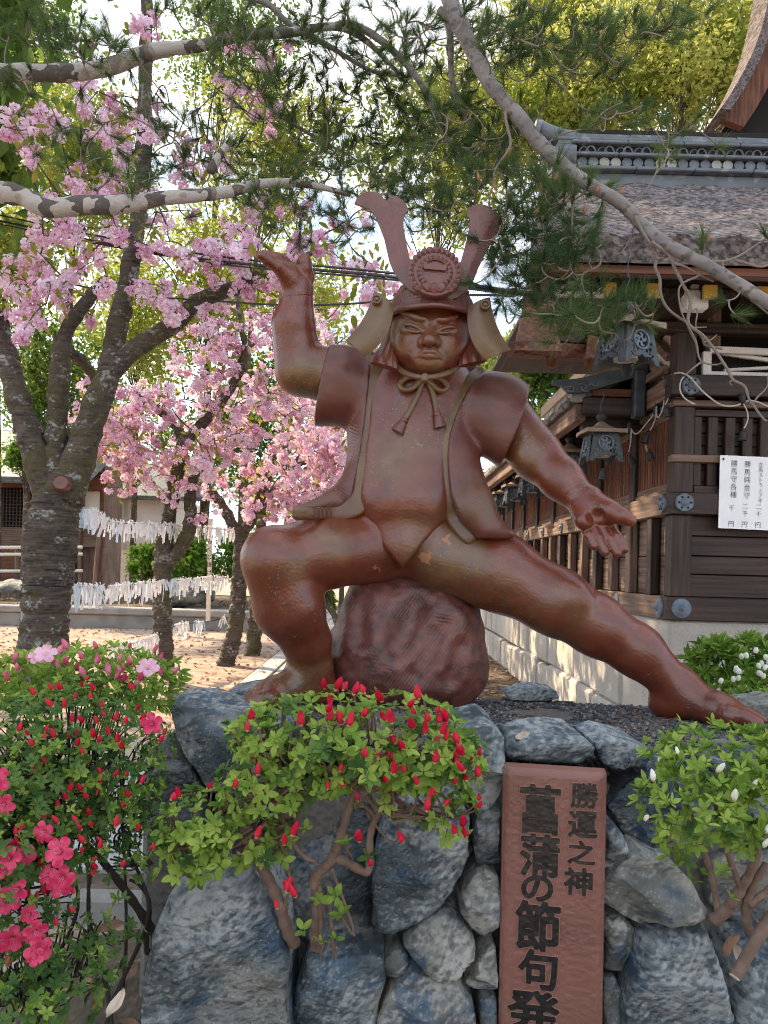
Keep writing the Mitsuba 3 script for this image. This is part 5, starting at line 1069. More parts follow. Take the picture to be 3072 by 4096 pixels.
fc.add(cap(PD(1000, 860, 3.33), PD(1075, 890, 3.29), .130, .150), .05)           # sleeve, viewer's right
fc.add(cap(PD(1075, 890, 3.29), PD(1150, 945, 3.22), .150, .158), .04)
fc.add(cap(PD(1045, 905, 3.28), PD(1100, 952, 3.23), .12, .105), .05)
fc.add(cap(PD(760, 860, 3.30), PD(690, 860, 3.27), .11, .10), .04)
# flared hems lying on the thighs
fc.add(cap(PD(772, 1040, 3.22), PD(722, 1082, 3.13), .06, .040), .04); fc.add(cap(PD(722, 1082, 3.13), PD(655, 1098, 3.06), .040, .018), .04)
fc.add(cap(PD(992, 1000, 3.20), PD(1022, 1100, 3.11), .080, .080), .05); fc.add(cap(PD(1022, 1100, 3.11), PD(1060, 1142, 3.06), .080, .05), .05); fc.add(cap(PD(1050, 1140, 3.08), PD(1104, 1153, 3.07), .048, .018), .04)
def poly_x(edge, z):                     # x of an edge at height z (world), from photo pixels
    e = np.array([PD(u, v, 3.12) for u, v in edge]); o = np.argsort(e[:, 2]); return np.interp(z, e[o, 2], e[o, 0])
zz = fc.lo[2] + fc.h * np.arange(fc.n[2])
xl, xr = poly_x(LE[:5] + [(752, 1120)], zz)[None, None, :].astype(np.float32), poly_x(RE, zz)[None, None, :].astype(np.float32)
fc.keep(lambda x, y, z: -np.maximum(np.maximum(xl - x, x - xr), y - 3.30), .01)
cl = PD(700, 822, 3.28); ncl = PD(555, 792, 3.28) - PD(700, 822, 3.28); ncl[1] = 0; ncl /= np.linalg.norm(ncl)
fc.keep(half(cl, ncl, 1, 0.0, .32), .004)
crr = PD(1114, 910, 3.27); ncr = PD(1266, 968, 3.2) - PD(1114, 910, 3.2); ncr[1] = 0; ncr /= np.linalg.norm(ncr)
fc.keep(half(crr, ncr, 1, .0, .32), .004)
fc.keep(lambda x, y, z: (PD(900, 1160, 3.1)[2] - z) + 0 * x + 0 * y, .004)
cz = PD(900, 758, 3.3)[2]
fc.keep(lambda x, y, z: (z - cz) + 0 * x + 0 * y, .02)
fc.keep(lambda x, y, z: .14 - np.sqrt((x - .16) ** 2 + (y - 3.28) ** 2 + 0 * z) - 4 * np.maximum(2.22 - z, 0), .01)
obj('coat', fc.mesh(), 'coat_stoneware', st, True)
def surf_y(field, x, z):
    i = int(np.clip(round((x - field.lo[0]) / field.h), 0, field.n[0] - 1)); k = int(np.clip(round((z - field.lo[2]) / field.h), 0, field.n[2] - 1)); c = field.a[i, :, k]
    return field.lo[1] + field.h * (np.argmax(c < 0) if (c < 0).any() else np.argmin(c))
def band(edge, off, w0, th, name, mirror, nn=60, taper=0.0):   # collar band standing proud along the coat's front edge
    e = spline([PD(u, v, 3.1)[[0, 2]] for u, v in edge], nn); t = np.gradient(e, axis=0); t /= np.linalg.norm(t, axis=1, keepdims=True); nrm = np.stack([-t[:, 1], t[:, 0]], 1) * mirror
    wv = w0 * (1 - taper * np.clip((np.linspace(0, 1, nn) - .66) / .2, 0, 1)); f = Field((-.5, 2.80, 1.5), (.75, 3.5, 2.45), .0065); ys = []
    for i in range(nn):
        w = wv[i]; cand = [surf_y(fc, *(e[i] + nrm[i] * w * t_)) for t_ in (.15, .5, .85)] + [surf_y(fbib, *e[i]), surf_y(fb, *(e[i] + nrm[i] * w * .5))]; ys.append(min(cand))
    from scipy.ndimage import minimum_filter1d, gaussian_filter1d
    ys = gaussian_filter1d(minimum_filter1d(np.array(ys), 5), 2.0)
    for i in range(nn):
        w = wv[i]; f.add(cap([e[i, 0], ys[i] + off, e[i, 1]], [e[i, 0] + nrm[i, 0] * w, ys[i] + off + .004, e[i, 1] + nrm[i, 1] * w], th, th), .012)
    obj(name, f.mesh(), 'gold_glaze', st, True)
band(LE, .006, .070, .016, 'collar_band', 1, taper=.72)
band(RE, .006, .024, .016, 'collar_band', -1)
# ------------------------------------------------------------------ helmet, crest, side plates, hair, chin cord
def z1(x, y, d): return P(1300 + x * .4972, 700 + y * .4972, d)       # pixels of the view of helmet and chest
fh = Field(hc + np.array([-.22, -.25, .0]), hc + np.array([.22, .22, .30]), .0042)
bc = hz(835, 330, HY)
fh.add(ell(bc, (.152, .172, .125)), .02)
fh.keep(lambda x, y, z: (bc[2] - .005 - z) + 0 * x + 0 * y, .006)
for k in range(11):                      # ribs of the bowl
    a = (k - 5) * .31; r = []
    for t in np.linspace(.05, 1.45, 9): r.append(bc + np.array([math.sin(a) * .155 * math.cos(t), -math.cos(a) * .175 * math.cos(t), .128 * math.sin(t)]))
    for i in range(8): fh.add(cap(r[i], r[i + 1], .0045), .006)
    if k % 2 == 0: fh.add(ell(bc + np.array([math.sin(a + .15) * .148, -math.cos(a + .15) * .168, .045]), (.010, .010, .010)), .003)
hb = obj('helmet_bowl', fh.mesh(), 'glazed_stoneware', st, True)
fv = Field(hc + np.array([-.24, -.30, .0]), hc + np.array([.24, .12, .22]), .0042)   # visor: a band drooping forward
rows = []
for a in np.linspace(-1.62, 1.62, 33):
    u = np.array([math.sin(a), -math.cos(a)])
    top = np.array([bc[0] + u[0] * .154, bc[1] + u[1] * .178, bc[2] + .022 - .006 * math.cos(a)])
    low = np.array([bc[0] + u[0] * .170, bc[1] + u[1] * (.225 - .02 * abs(u[0])), bc[2] - .054 + .020 * (1 - math.cos(a))])
    rows.append((top, low))
for (t0, l0), (t1, l1_) in zip(rows[:-1], rows[1:]):
    for s_ in np.linspace(0, 1, 6): fv.add(cap(t0 + (l0 - t0) * s_, t1 + (l1_ - t1) * s_, .0075 if s_ < .9 else .0105), .004)
obj('visor', fv.mesh(), 'red_glaze', hb, True)
# horned crest: one bevelled plate, both horns
left = [(905, 1012), (790, 985), (690, 930), (610, 850), (555, 770), (520, 690), (500, 610), (470, 500), (430, 400), (385, 300), (330, 240), (270, 210), (215, 180), (232, 145), (270, 112), (325, 100), (385, 115), (425, 145), (440, 178), (470, 195), (485, 175), (500, 160), (545, 160), (600, 200), (635, 255), (643, 285), (622, 302), (608, 330), (612, 420), (640, 550), (668, 660), (700, 760), (760, 840), (830, 880), (890, 890)]
right = [(950, 885), (1010, 850), (1050, 790), (1070, 700), (1090, 610), (1112, 500), (1130, 390), (1132, 325), (1104, 298), (1112, 255), (1150, 215), (1200, 195), (1262, 202), (1330, 238), (1385, 295), (1362, 350), (1345, 400), (1300, 500), (1252, 610), (1215, 700), (1180, 810), (1130, 905), (1060, 970), (980, 1003)]
def crest_pt(p): return np.array([(p[0] - 905) * .000482 * 1.0, -(p[1] - 1010) * .000482])
cp = Polygon([crest_pt(p) for p in left + right]).buffer(.0012).simplify(.0006)
cres = plate(cp, .006, lambda V, d: np.minimum(d * .30, .010) + .001, .010)
CY = 2.975
O = z1(905, 1010, CY)
def crest_M(p0, tilt=.10, lean=0.0):     # plate coordinates -> standing in front of the bowl, leaning back at the top
    M = np.eye(4); M[:3, 0] = [cr, 0, -sr]; up = np.array([sr, math.sin(tilt), cr * math.cos(tilt)]); M[:3, 1] = up; M[:3, 2] = np.cross(M[:3, 0], up); M[:3, 3] = p0; return M
cv = np.array(cres[0]); cv[:, 2] += -.55 * (cv[:, 0] ** 2)           # horns sweep back a little
CM = crest_M(O)
obj('horned_crest', xf((cv, cres[1]), CM), 'red_glaze', st, 25, label='tall two-horned crest of the helmet')
# medal: disc, laurel leaves, bar, three leaves
MM = crest_M(z1(884, 792, CY - .034), .16)
R0 = .0965
md = [lathe([(0, -.02), (R0 * .97, -.02), (R0, -.012), (R0, .004), (R0 * .95, .010), (R0 * .70, .006), (0, .008)], 48, MM)]
leaf3 = lambda L, w, h: (np.array([[0, 0, 0], [w, L * .35, h * .4], [w * .8, L * .7, h * .4], [0, L, 0], [-w * .8, L * .7, h * .4], [-w, L * .35, h * .4], [0, L * .4, h], [0, L * .75, h * .8]]) , np.array([[0, 1, 6], [1, 2, 6], [2, 7, 6], [2, 3, 7], [3, 4, 7], [4, 6, 7], [4, 5, 6], [5, 0, 6]]))
mk = obj('medal', cat_(*md), 'red_glaze', st, 40, label='round medal with a laurel wreath on the crest')
for s in (-1, 1):
    for ring, rr, L in ((0, .079, .036), (1, .061, .030)):
        for k in range(11 if ring == 0 else 9):
            a = -math.pi / 2 + s * (.55 + k * (.235 if ring == 0 else .28)); c = np.array([math.cos(a) * rr, math.sin(a) * rr, .0065])
            t = np.array([-math.sin(a) * s, math.cos(a) * s]); o = np.array([math.cos(a), math.sin(a)]) * (1 if ring == 0 else -1)
            dl = t * .8 + o * .45; dl /= np.hypot(*dl); M = np.eye(4); M[:3, 1] = [dl[0], dl[1], .1]; M[:3, 0] = [dl[1], -dl[0], 0]; M[:3, 3] = c
            obj('leaf', xf(xf(leaf3(L, .0105, .0105), M), MM), 'red_glaze', mk)
for a, L in ((0, .050), (-.98, .058), (.98, .058)):
    M = np.eye(4); M[:2, 0] = [math.cos(a), -math.sin(a)]; M[:2, 1] = [math.sin(a), math.cos(a)]; M[:3, 3] = [0, -.088 + .012 * (a != 0), .008]
    obj('leaf', xf(xf(leaf3(L, .015, .014), M), MM), 'red_glaze', mk)
bar = Polygon([(-.042, .006), (-.040, -.006), (.036, -.009), (.040, .004), (.036, .011), (.030, .004), (-.030, .007), (-.036, .014)]).buffer(.003)
obj('bar', xf(extrude(bar, .012), MM @ trans([0, .016, .006])), 'red_glaze', mk, 30)
# side plates (curved), each with a boss
def side_plate(q, name_d, bow):
    a, b, c, d = [np.asarray(p) for p in q]          # outer top, inner top, inner bottom, outer bottom
    n = 14; u = np.linspace(0, 1, n); U, V = np.meshgrid(u, u, indexing='ij')
    g = (a * ((1 - U) * (1 - V))[..., None] + b * (U * (1 - V))[..., None] + c * (U * V)[..., None] + d * ((1 - U) * V)[..., None])
    mid = (b + c - a - d) / 2; out = np.array([0, -1.0, 0])
    g = g + out * (bow * np.sin(np.pi * U * .9 + .2))[..., None] + np.array([0, .015, 0]) * (V ** 2)[..., None]
    bulge = (b - a + c - d); bulge = bulge / np.linalg.norm(bulge); g = g + bulge * (.032 * (4 * V * (1 - V)))[..., None] * (U)[..., None] - bulge * (-.018 * (4 * V * (1 - V)))[..., None] * (1 - U)[..., None]
    nn = np.cross(np.gradient(g, axis=0), np.gradient(g, axis=1)); nn /= np.linalg.norm(nn, axis=2, keepdims=True); nn *= np.sign(-nn[..., 1:2].mean())
    F1, B1 = g.reshape(-1, 3), (g - nn * .016).reshape(-1, 3); i, j = np.meshgrid(np.arange(n - 1), np.arange(n - 1), indexing='ij'); i, j = i.ravel(), j.ravel()
    qd = np.stack([i * n + j, (i + 1) * n + j, (i + 1) * n + j + 1, i * n + j + 1], 1); N = n * n
    ring = np.r_[np.arange(n) * n, (n - 1) * n + np.arange(1, n), np.arange(n - 2, -1, -1) * n + n - 1, np.arange(n - 2, 0, -1)]; r2 = np.roll(ring, -1)
    f = np.vstack([qd, qd[:, ::-1] + N, np.stack([ring, ring + N, r2 + N, r2], 1)])
    k = obj('side_plate', (np.vstack([F1, B1]), np.vstack([f[:, [0, 1, 2]], f[:, [0, 2, 3]]])), 'gold_glaze', st, 40)
    bp = name_d; M = frame(bp, [0, -1, .1])
    obj('boss', cat_(lathe([(0, .012), (.005, .012), (.007, .006), (.009, .006), (.011, .004), (.013, .010), (.017, .010), (.019, 0), (.019, -.02)], 20, M)), 'gold_glaze', k, 40)
side_plate([z1(396, 935, 3.02), z1(556, 1050, 3.00), z1(318, 1458, 2.98), z1(165, 1322, 3.00)], z1(415, 1005, 2.975), .025)
side_plate([z1(1328, 986, 3.02), z1(1152, 1062, 3.00), z1(1304, 1486, 2.98), z1(1500, 1400, 3.00)], z1(1287, 1050, 2.975), .025)
# hair: two locks flaring to a cut end
for pts in ([(530, 1100), (532, 1300), (497, 1440), (476, 1540)], [(1158, 1100), (1152, 1290), (1170, 1420), (1190, 1520)]):
    q = spline([z1(x, y, d) for (x, y), d in zip(pts, (3.17, 3.15, 3.10, 3.08))], 14); s = -1 if pts[0][0] < 800 else 1
    V = []; m = 26
    for i, c in enumerate(q):
        t = i / 13; rx, ry = .018 + .034 * t ** 1.8, .024 + .010 * t
        for k in range(m):
            a = 2 * np.pi * k / m; w = 1 + .085 * math.cos(a * 13)
            V.append(c + np.array([math.cos(a) * rx * w, math.sin(a) * ry * w, -.012 * math.cos(a) * t * s * -1]))
    V = np.array(V); n = len(q); V = np.vstack([V, q[:1], q[-1:] + [[0, 0, .004]]])
    f = [(i * m + k, (i + 1) * m + k, (i + 1) * m + (k + 1) % m, i * m + (k + 1) % m) for i in range(n - 1) for k in range(m)]
    f3 = [t for a, b, c, d in f for t in ((a, b, c), (a, c, d))] + [(k, (k + 1) % m, n * m) for k in range(m)] + [((n - 1) * m + (k + 1) % m, (n - 1) * m + k, n * m + 1) for k in range(m)]
    obj('hair_lock', (V, np.array(f3)), 'glazed_stoneware', st, 50)
fhair = Field(hc - np.array([.22, .14, .22]), hc + np.array([.22, .24, .12]), .006)   # nape under the helmet
fhair.add(ell(hc + np.array([0, .05, -.02]), (.158, .15, .17)), .02)
fhair.keep(lambda x, y, z: (3.13 - y) + 0 * x + 0 * z, .01)
obj('nape_hair', fhair.mesh(), 'glazed_stoneware', st, True)
# chin cord, bow, tassels
def cyb(x, y, out): p = z1(x, y, 3.1); q = p.copy(); q[1] = surf_y(fbib, p[0], p[2]) - out; return q
ck = obj('chin_cord', cat_(tube(spline([z1(560, 1500, 3.14), z1(600, 1560, 3.10), z1(655, 1598, 3.04), z1(730, 1622, 3.0), z1(800, 1632, 2.985)], 20), .0105, 10), tube(spline([z1(1085, 1520, 3.14), z1(1040, 1565, 3.10), z1(975, 1598, 3.04), z1(890, 1622, 3.0), z1(800, 1632, 2.985)], 20), .0105, 10)), 'gold_glaze', st, True)
kb = z1(803, 1632, 2.97)
obj('knot', cat_(xf(box_local(.027, .026, .034, .008), trans(kb))), 'gold_glaze', ck, 40)
for pts in ([(780, 1625), (700, 1612), (630, 1640), (605, 1690), (640, 1722), (700, 1712), (745, 1670), (785, 1640)], [(825, 1625), (890, 1612), (955, 1640), (985, 1690), (950, 1722), (900, 1708), (860, 1668), (822, 1640)]):
    obj('bow_loop', tube(spline([cyb(x, y, .024) for x, y in pts], 34), .0108, 10), 'gold_glaze', ck, True)
for pts, tx, r in (([(785, 1650), (755, 1740), (705, 1850), (640, 1965)], (612, 2025), .20), ([(830, 1650), (870, 1740), (890, 1830), (905, 1910)], (912, 1965), -.05)):
    q = spline([cyb(x, y, .012) for x, y in pts], 20); cdk = obj('cord_end', tube(q, .0115, 10), 'gold_glaze', ck, True)
    dz = q[-1] - q[-4]; dz[1] = 0
    prof = [(0, -.004), (.013, -.004), (.0155, 0), (.0155, .006), (.0135, .010), (.017, .018), (.0235, .045), (.0265, .056), (.020, .058), (0, .050)]
    m_ = lathe(prof, 26); v = np.array(m_[0]); w = 1 + .04 * np.cos(np.arctan2(v[:, 1], v[:, 0]) * 11) * (v[:, 2] > .012); v[:, :2] *= w[:, None]
    obj('tassel', xf((v, m_[1]), frame(q[-1], dz)), 'red_glaze', cdk, 40)
# ------------------------------------------------------------------ seat boulder of the same stoneware
sc_ = PD(880, 1380, 3.36); fs = Field(sc_ - np.array([.36, .34, .36]), sc_ + np.array([.36, .34, .36]), .009)
fs.add(ell(PD(800, 1395, 3.33), (.155, .21, .30)), .05); fs.add(ell(PD(962, 1395, 3.33), (.155, .21, .29)), .05)
fs.add(ell(PD(880, 1440, 3.36), (.285, .25, .22)), .08); fs.add(ell(PD(880, 1330, 3.38), (.235, .18, .21)), .08)
fs.add(ell(PD(880, 1300, 3.40), (.15, .17, .15)), .08)
fs.add(cap(PD(735, 1400, 3.34), PD(732, 1480, 3.34), .07, .06), .06); fs.add(cap(PD(1005, 1380, 3.34), PD(1018, 1470, 3.34), .07, .07), .06)
for a, b in (((900, 1310), (860, 1400)), ((960, 1350), (900, 1460)), ((780, 1300), (775, 1380)), ((1000, 1400), (980, 1470))):
    p, q = PD(*a, 3.1), PD(*b, 3.1); p[1] = surf_y(fs, p[0], p[2]); q[1] = surf_y(fs, q[0], q[2]); fs.cut(cap(p + [0, -.006, 0], q + [0, -.006, 0], .012, .018), .07)
fs.keep(lambda x, y, z: (.93 - z) + 0 * x + 0 * y)
v, f = fs.mesh(); nz = (meshkit.fbm(v * 9, 3, 4) - .5) * .028; dirc = v - sc_; dirc /= np.linalg.norm(dirc, axis=1, keepdims=True); v = v + dirc * nz[:, None]
solo('boulder_seat', (v, f), 'combed_stoneware', 'reddish brown combed ceramic boulder under the squatting statue', 'boulder', smooth=True)
# ------------------------------------------------------------------ leaf, bud and flower shapes
def leaf_shape(w=.30, fold=.10, curl=.12, tip=.0):      # unit leaf along +y, face up +z
    y = np.array([0, .22, .5, .78, 1.0]); hw = np.array([.02, .72, 1.0, .66, .02]) * w; V, f = [], []
    for a, b in zip(y, hw): V += [[-b, a, fold * b / w * .3 - curl * a * a], [0, a, -curl * a * a], [b, a, fold * b / w * .3 - curl * a * a]]
    for i in range(4):
        for k in (0, 1): q = i * 3 + k; f += [(q, q + 1, q + 4), (q, q + 4, q + 3)]
    return np.array(V), np.array(f)
LEAF = [leaf_shape(.27, .12, .10), leaf_shape(.31, .06, .2), leaf_shape(.24, .2, .03)]
POINT = leaf_shape(.17, .2, .12)
def leaf_M(p, d, up, s, roll=0.0):
    d = d / np.linalg.norm(d); z = up - d * (up @ d); z /= np.linalg.norm(z) + 1e-9; x = np.cross(d, z); c, q = math.cos(roll), math.sin(roll)
    M = np.eye(4); M[:3, 0] = (x * c + z * q) * s; M[:3, 1] = d * s; M[:3, 2] = (z * c - x * q) * s; M[:3, 3] = p; return M
def rosette_Ms(g, p, n, s, k=5, lift=(.15, .7)):
    n = n / np.linalg.norm(n); a = np.cross(n, [0.3, .2, 1]); a /= np.linalg.norm(a); b = np.cross(n, a); t0 = g.uniform(0, 6.28); out = []
    for i in range(k):
        t = t0 + i * 6.283 / k + g.normal(0, .2); r = a * math.cos(t) + b * math.sin(t); e = g.uniform(*lift)
        out.append(leaf_M(p + r * s * .06, r * math.cos(e) + n * math.sin(e), n, s * g.uniform(.75, 1.15), g.normal(0, .25)))
    if g.random() < .6: out.append(leaf_M(p, n + g.normal(0, .25, 3), a, s * .5))
    return out
BUD = lathe([(0, 0), (.16, .06), (.24, .25), (.25, .45), (.19, .7), (.09, .92), (0, 1.0)], 7)
bv = np.array(BUD[0]); an = np.arctan2(bv[:, 1], bv[:, 0]); bv[:, :2] *= (1 + .18 * np.cos(3 * an + bv[:, 2] * 3))[:, None]; BUD = (bv, BUD[1])
SEP = lathe([(0, -.12), (.10, -.06), (.17, .06), (.15, .20), (.0, .10)], 6)
def flower_shape():
    V, f = [], []
    for k in range(5):
        a0 = k * 2 * math.pi / 5; rows = [(.05, .0, .04), (.28, .36, .22), (.60, .50, .40), (.88, .50, .38), (1.02, .40, .16)]; o = len(V)
        for r, z, w in rows:
            for s in (-1, 0, 1): c, q = math.cos(a0), math.sin(a0); rr, ww = r, w * s; V.append([c * rr - q * ww, q * rr + c * ww, z + (.06 if s else 0) - .02 * (r > .8)])
        for i in range(4):
            for s in (0, 1): q = o + i * 3 + s; f += [(q, q + 1, q + 4), (q, q + 4, q + 3)]
    return np.array(V), np.array(f)
FLOWER = flower_shape()
STAM = cat_(*[tube([[0, 0, .1], [.12 * math.cos(a), .12 * math.sin(a), .6], [.2 * math.cos(a), .2 * math.sin(a), .95]], .012, 3, False) for a in (0, 1.3, 2.6, 3.9, 5.1)])
def pad_points(g, c, ru, rv, y, ry, n, inner=.0):      # points on the upper front of an ellipsoid given in photo pixels
    o = PD(c[0], c[1], y); rx, rz = ru / 1728 * y, rv / 1728 * y; out = []
    while len(out) < n:
        d = g.normal(0, 1, 3); d /= np.linalg.norm(d)
        if d[1] > .45 or d[2] < -.75: continue
        k = g.uniform(.72, 1.04) if g.random() > inner else g.uniform(.2, .8); p = o + d * [rx, ry, rz] * k; nn = d / np.array([rx, ry, rz]); out.append((p, nn / np.linalg.norm(nn)))
    return out
PLV = np.asarray(v).copy() if False else None
def plant_leaves(t, g, sites, size, mats, probs, k=5, up=.6, limit=300, per_leaf=True, tmpl=LEAF, lift=(.15, .7)):
    groups = {m: [] for m in mats}
    for p, n in sites:
        d = n + np.array([0, -.15, up]); d /= np.linalg.norm(d); m = mats[g.choice(len(mats), p=probs)]
        groups[m].append(rosette_Ms(g, p, d + g.normal(0, .25, 3), size * g.uniform(.75, 1.2), g.integers(k - 1, k + 2), lift))
    tot = sum(len(x) for x in groups.values())
    for m, rs_ in groups.items():
        if not rs_: continue
        if per_leaf:
            Ms = np.array([q for r in rs_ for q in r]); sc = np.linalg.norm(Ms[:, :3, 1], axis=1) / Ms[:, 1, 3] * (1 + .8 * np.abs(Ms[:, 1, 2]) / (np.linalg.norm(Ms[:, :3, 2], axis=1))) - (Ms[:, 1, 3] > 2.4) * .01
            place_parts(t, 'leaf', tmpl, m, Ms, sc, int(limit * len(rs_) / tot), 'foliage')
        else:                              # leaf sprays as parts
            lim = int(limit * len(rs_) / tot); o = np.argsort([r[0][1, 3] for r in rs_])
            for i in o[:lim]: obj('leaf_spray', cat_(*[xf(tmpl[j % len(tmpl)], q) for j, q in enumerate(rs_[i])]), m, t)
            rest = [q for i in o[lim:] for q in rs_[i]]
            if rest: obj('foliage', many(tmpl[0], np.array(rest)), m, t, kind='stuff')
def buds(t, g, spots, s, mat_, name='bud', sep=True):
    d1, d2 = mikit.ply(BUD, mat_, smooth=True), mikit.ply(SEP, 'sepal', smooth=True)
    for p in spots:
        M = frame(p, [g.normal(0, .38), -.2 + g.normal(0, .3), 1], s=s * g.uniform(.65, 1.2), roll=g.uniform(0, 6)); k = obj(name, d1, None, t, to_world=to_T(M))
        if sep: obj('sepal', d2, None, k, to_world=to_T(M))
def stems(t, lst, name='stem', bs='azalea_bark', sides=7):
    for pts, r in lst: q = spline(pts, max(10, 6 * len(pts))); obj(name, tube(q, np.interp(np.linspace(0, 1, len(q)), np.linspace(0, 1, len(r)), r) * (1 + .12 * np.sin(np.arange(len(q)) * 1.7)), sides), bs, t, True)
# ------------------------------------------------------------------ centre azalea
g = np.random.default_rng(31)
az = thing('red_bud_azalea', 'bright green azalea with closed red buds growing in front of the pedestal stones', 'azalea')
sites = pad_points(g, (770, 1600), 265, 105, 2.02, .26, 270) + pad_points(g, (640, 1585), 150, 70, 1.92, .18, 95) + pad_points(g, (480, 1790), 145, 92, 1.98, .14, 130) + pad_points(g, (590, 1680), 120, 75, 1.90, .14, 90)
sites += pad_points(g, (925, 1640), 115, 75, 1.93, .14, 80) + pad_points(g, (960, 1740), 75, 70, 1.96, .10, 20, .4) + pad_points(g, (400, 1850), 70, 60, 1.96, .10, 22) + pad_points(g, (850, 1700), 90, 40, 1.96, .1, 10, .5)
for u, v_ in ((692, 2035), (655, 2010), (735, 1975), (725, 2030), (610, 1860), (745, 1820), (690, 1945), (800, 1850), (860, 1770), (725, 1935), (1000, 1810), (660, 1790), (600, 1800), (770, 1740)): sites.append((PD(u, v_, 1.97), np.array([g.normal(0, .4), -.6, .6])))
plant_leaves(az, g, sites, .0275, ['azalea_leaf_bright', 'azalea_leaf', 'azalea_leaf_dark'], [.48, .34, .18], 5, .8, 300)
Z5 = lambda x, y, d: P(600 + x * .8439, 2650 + y * .8439, d)
bx5 = [(855, 180), (838, 215), (850, 255), (715, 275), (765, 290), (1010, 235), (910, 270), (943, 280), (1115, 250), (1148, 265), (965, 130), (825, 100), (880, 110), (915, 110), (1017, 125), (1098, 160), (1273, 150), (1225, 190), (1250, 225), (1362, 218), (1318, 262), (1375, 268), (1405, 260), (1248, 288), (1305, 318), (1385, 322), (462, 303), (480, 255), (495, 440), (510, 510), (402, 572), (525, 625), (272, 575), (100, 628), (142, 615), (18, 865), (598, 682), (675, 800), (637, 842), (505, 808), (632, 1030), (650, 1068), (690, 1088), (603, 1145), (900, 495), (842, 580), (922, 568), (985, 632), (1050, 485), (1100, 475), (1022, 425), (1160, 445), (1205, 395), (1162, 360), (1155, 505), (1122, 545), (1207, 495), (1250, 535), (1270, 560), (1350, 495), (1348, 455), (1445, 430), (1460, 360), (1483, 415), (1530, 440), (1560, 420), (1458, 490), (1448, 555), (1490, 495), (1500, 540), (1560, 520), (1325, 615), (1358, 600), (1393, 655), (1312, 682), (1555, 670), (1560, 630), (1483, 758), (1448, 795), (1500, 800), (1200, 830), (992, 825), (1040, 942), (1080, 435), (1365, 380), (1400, 345)]
buds(az, g, [Z5(x, y + 22, 1.76 + g.uniform(0, .1) + .05 * (y < 200)) for x, y in bx5], .031, 'bud_red')
stems(az, [([Z5(690, 1330, 2.10), Z5(640, 1240, 2.06), Z5(590, 1080, 2.04), Z5(510, 930, 2.02), Z5(512, 860, 2.01), Z5(545, 760, 2.0), Z5(600, 750, 1.99), Z5(680, 690, 1.98), Z5(740, 560, 1.97), Z5(775, 490, 1.97)], [.017, .015, .013, .011]),
           ([Z5(800, 1350, 2.08), Z5(790, 1240, 2.04), Z5(795, 1100, 2.02), Z5(785, 1020, 2.01), Z5(840, 960, 2.0), Z5(880, 890, 1.99), Z5(920, 770, 1.98), Z5(960, 640, 1.97), Z5(995, 560, 1.97)], [.018, .016, .011, .009]),
           ([Z5(850, 955, 2.0), Z5(930, 945, 1.99), Z5(1030, 990, 1.98), Z5(1040, 870, 1.98), Z5(1070, 740, 1.98), Z5(1150, 640, 1.97), Z5(1250, 580, 1.97)], [.012, .011, .008, .005]),
           ([Z5(560, 760, 2.0), Z5(640, 810, 2.0), Z5(700, 890, 2.0), Z5(790, 945, 2.0)], [.007, .006]), ([Z5(1070, 740, 1.98), Z5(1030, 690, 1.97), Z5(970, 650, 1.96)], [.006, .004]),
           ([Z5(520, 900, 2.02), Z5(420, 880, 2.0), Z5(300, 800, 1.98), Z5(200, 760, 1.97)], [.008, .004]), ([Z5(545, 760, 2.0), Z5(480, 640, 1.98), Z5(430, 500, 1.96)], [.008, .005]), ([Z5(740, 560, 1.97), Z5(850, 470, 1.98), Z5(1000, 400, 2.0)], [.009, .006]),
           ([Z5(960, 640, 1.97), Z5(1050, 560, 1.96), Z5(1200, 480, 1.96), Z5(1400, 450, 1.96)], [.007, .004]), ([Z5(620, 1200, 2.05), Z5(660, 1000, 2.0), Z5(610, 850, 1.97)], [.004, .003])])
pos = [(p, n) for p, n in sites if g.random() < .5]
obj('twigs', cat_(*[tube(spline([p, p - n * .07 - [0, 0, .03], p * .6 + Z5(800, 560, 2.02) * .4 - [0, 0, .02]], 6), [.0022, .0026, .003, .0035, .004, .0045], 4, False) for p, n in pos]), 'azalea_bark', az, kind='stuff')
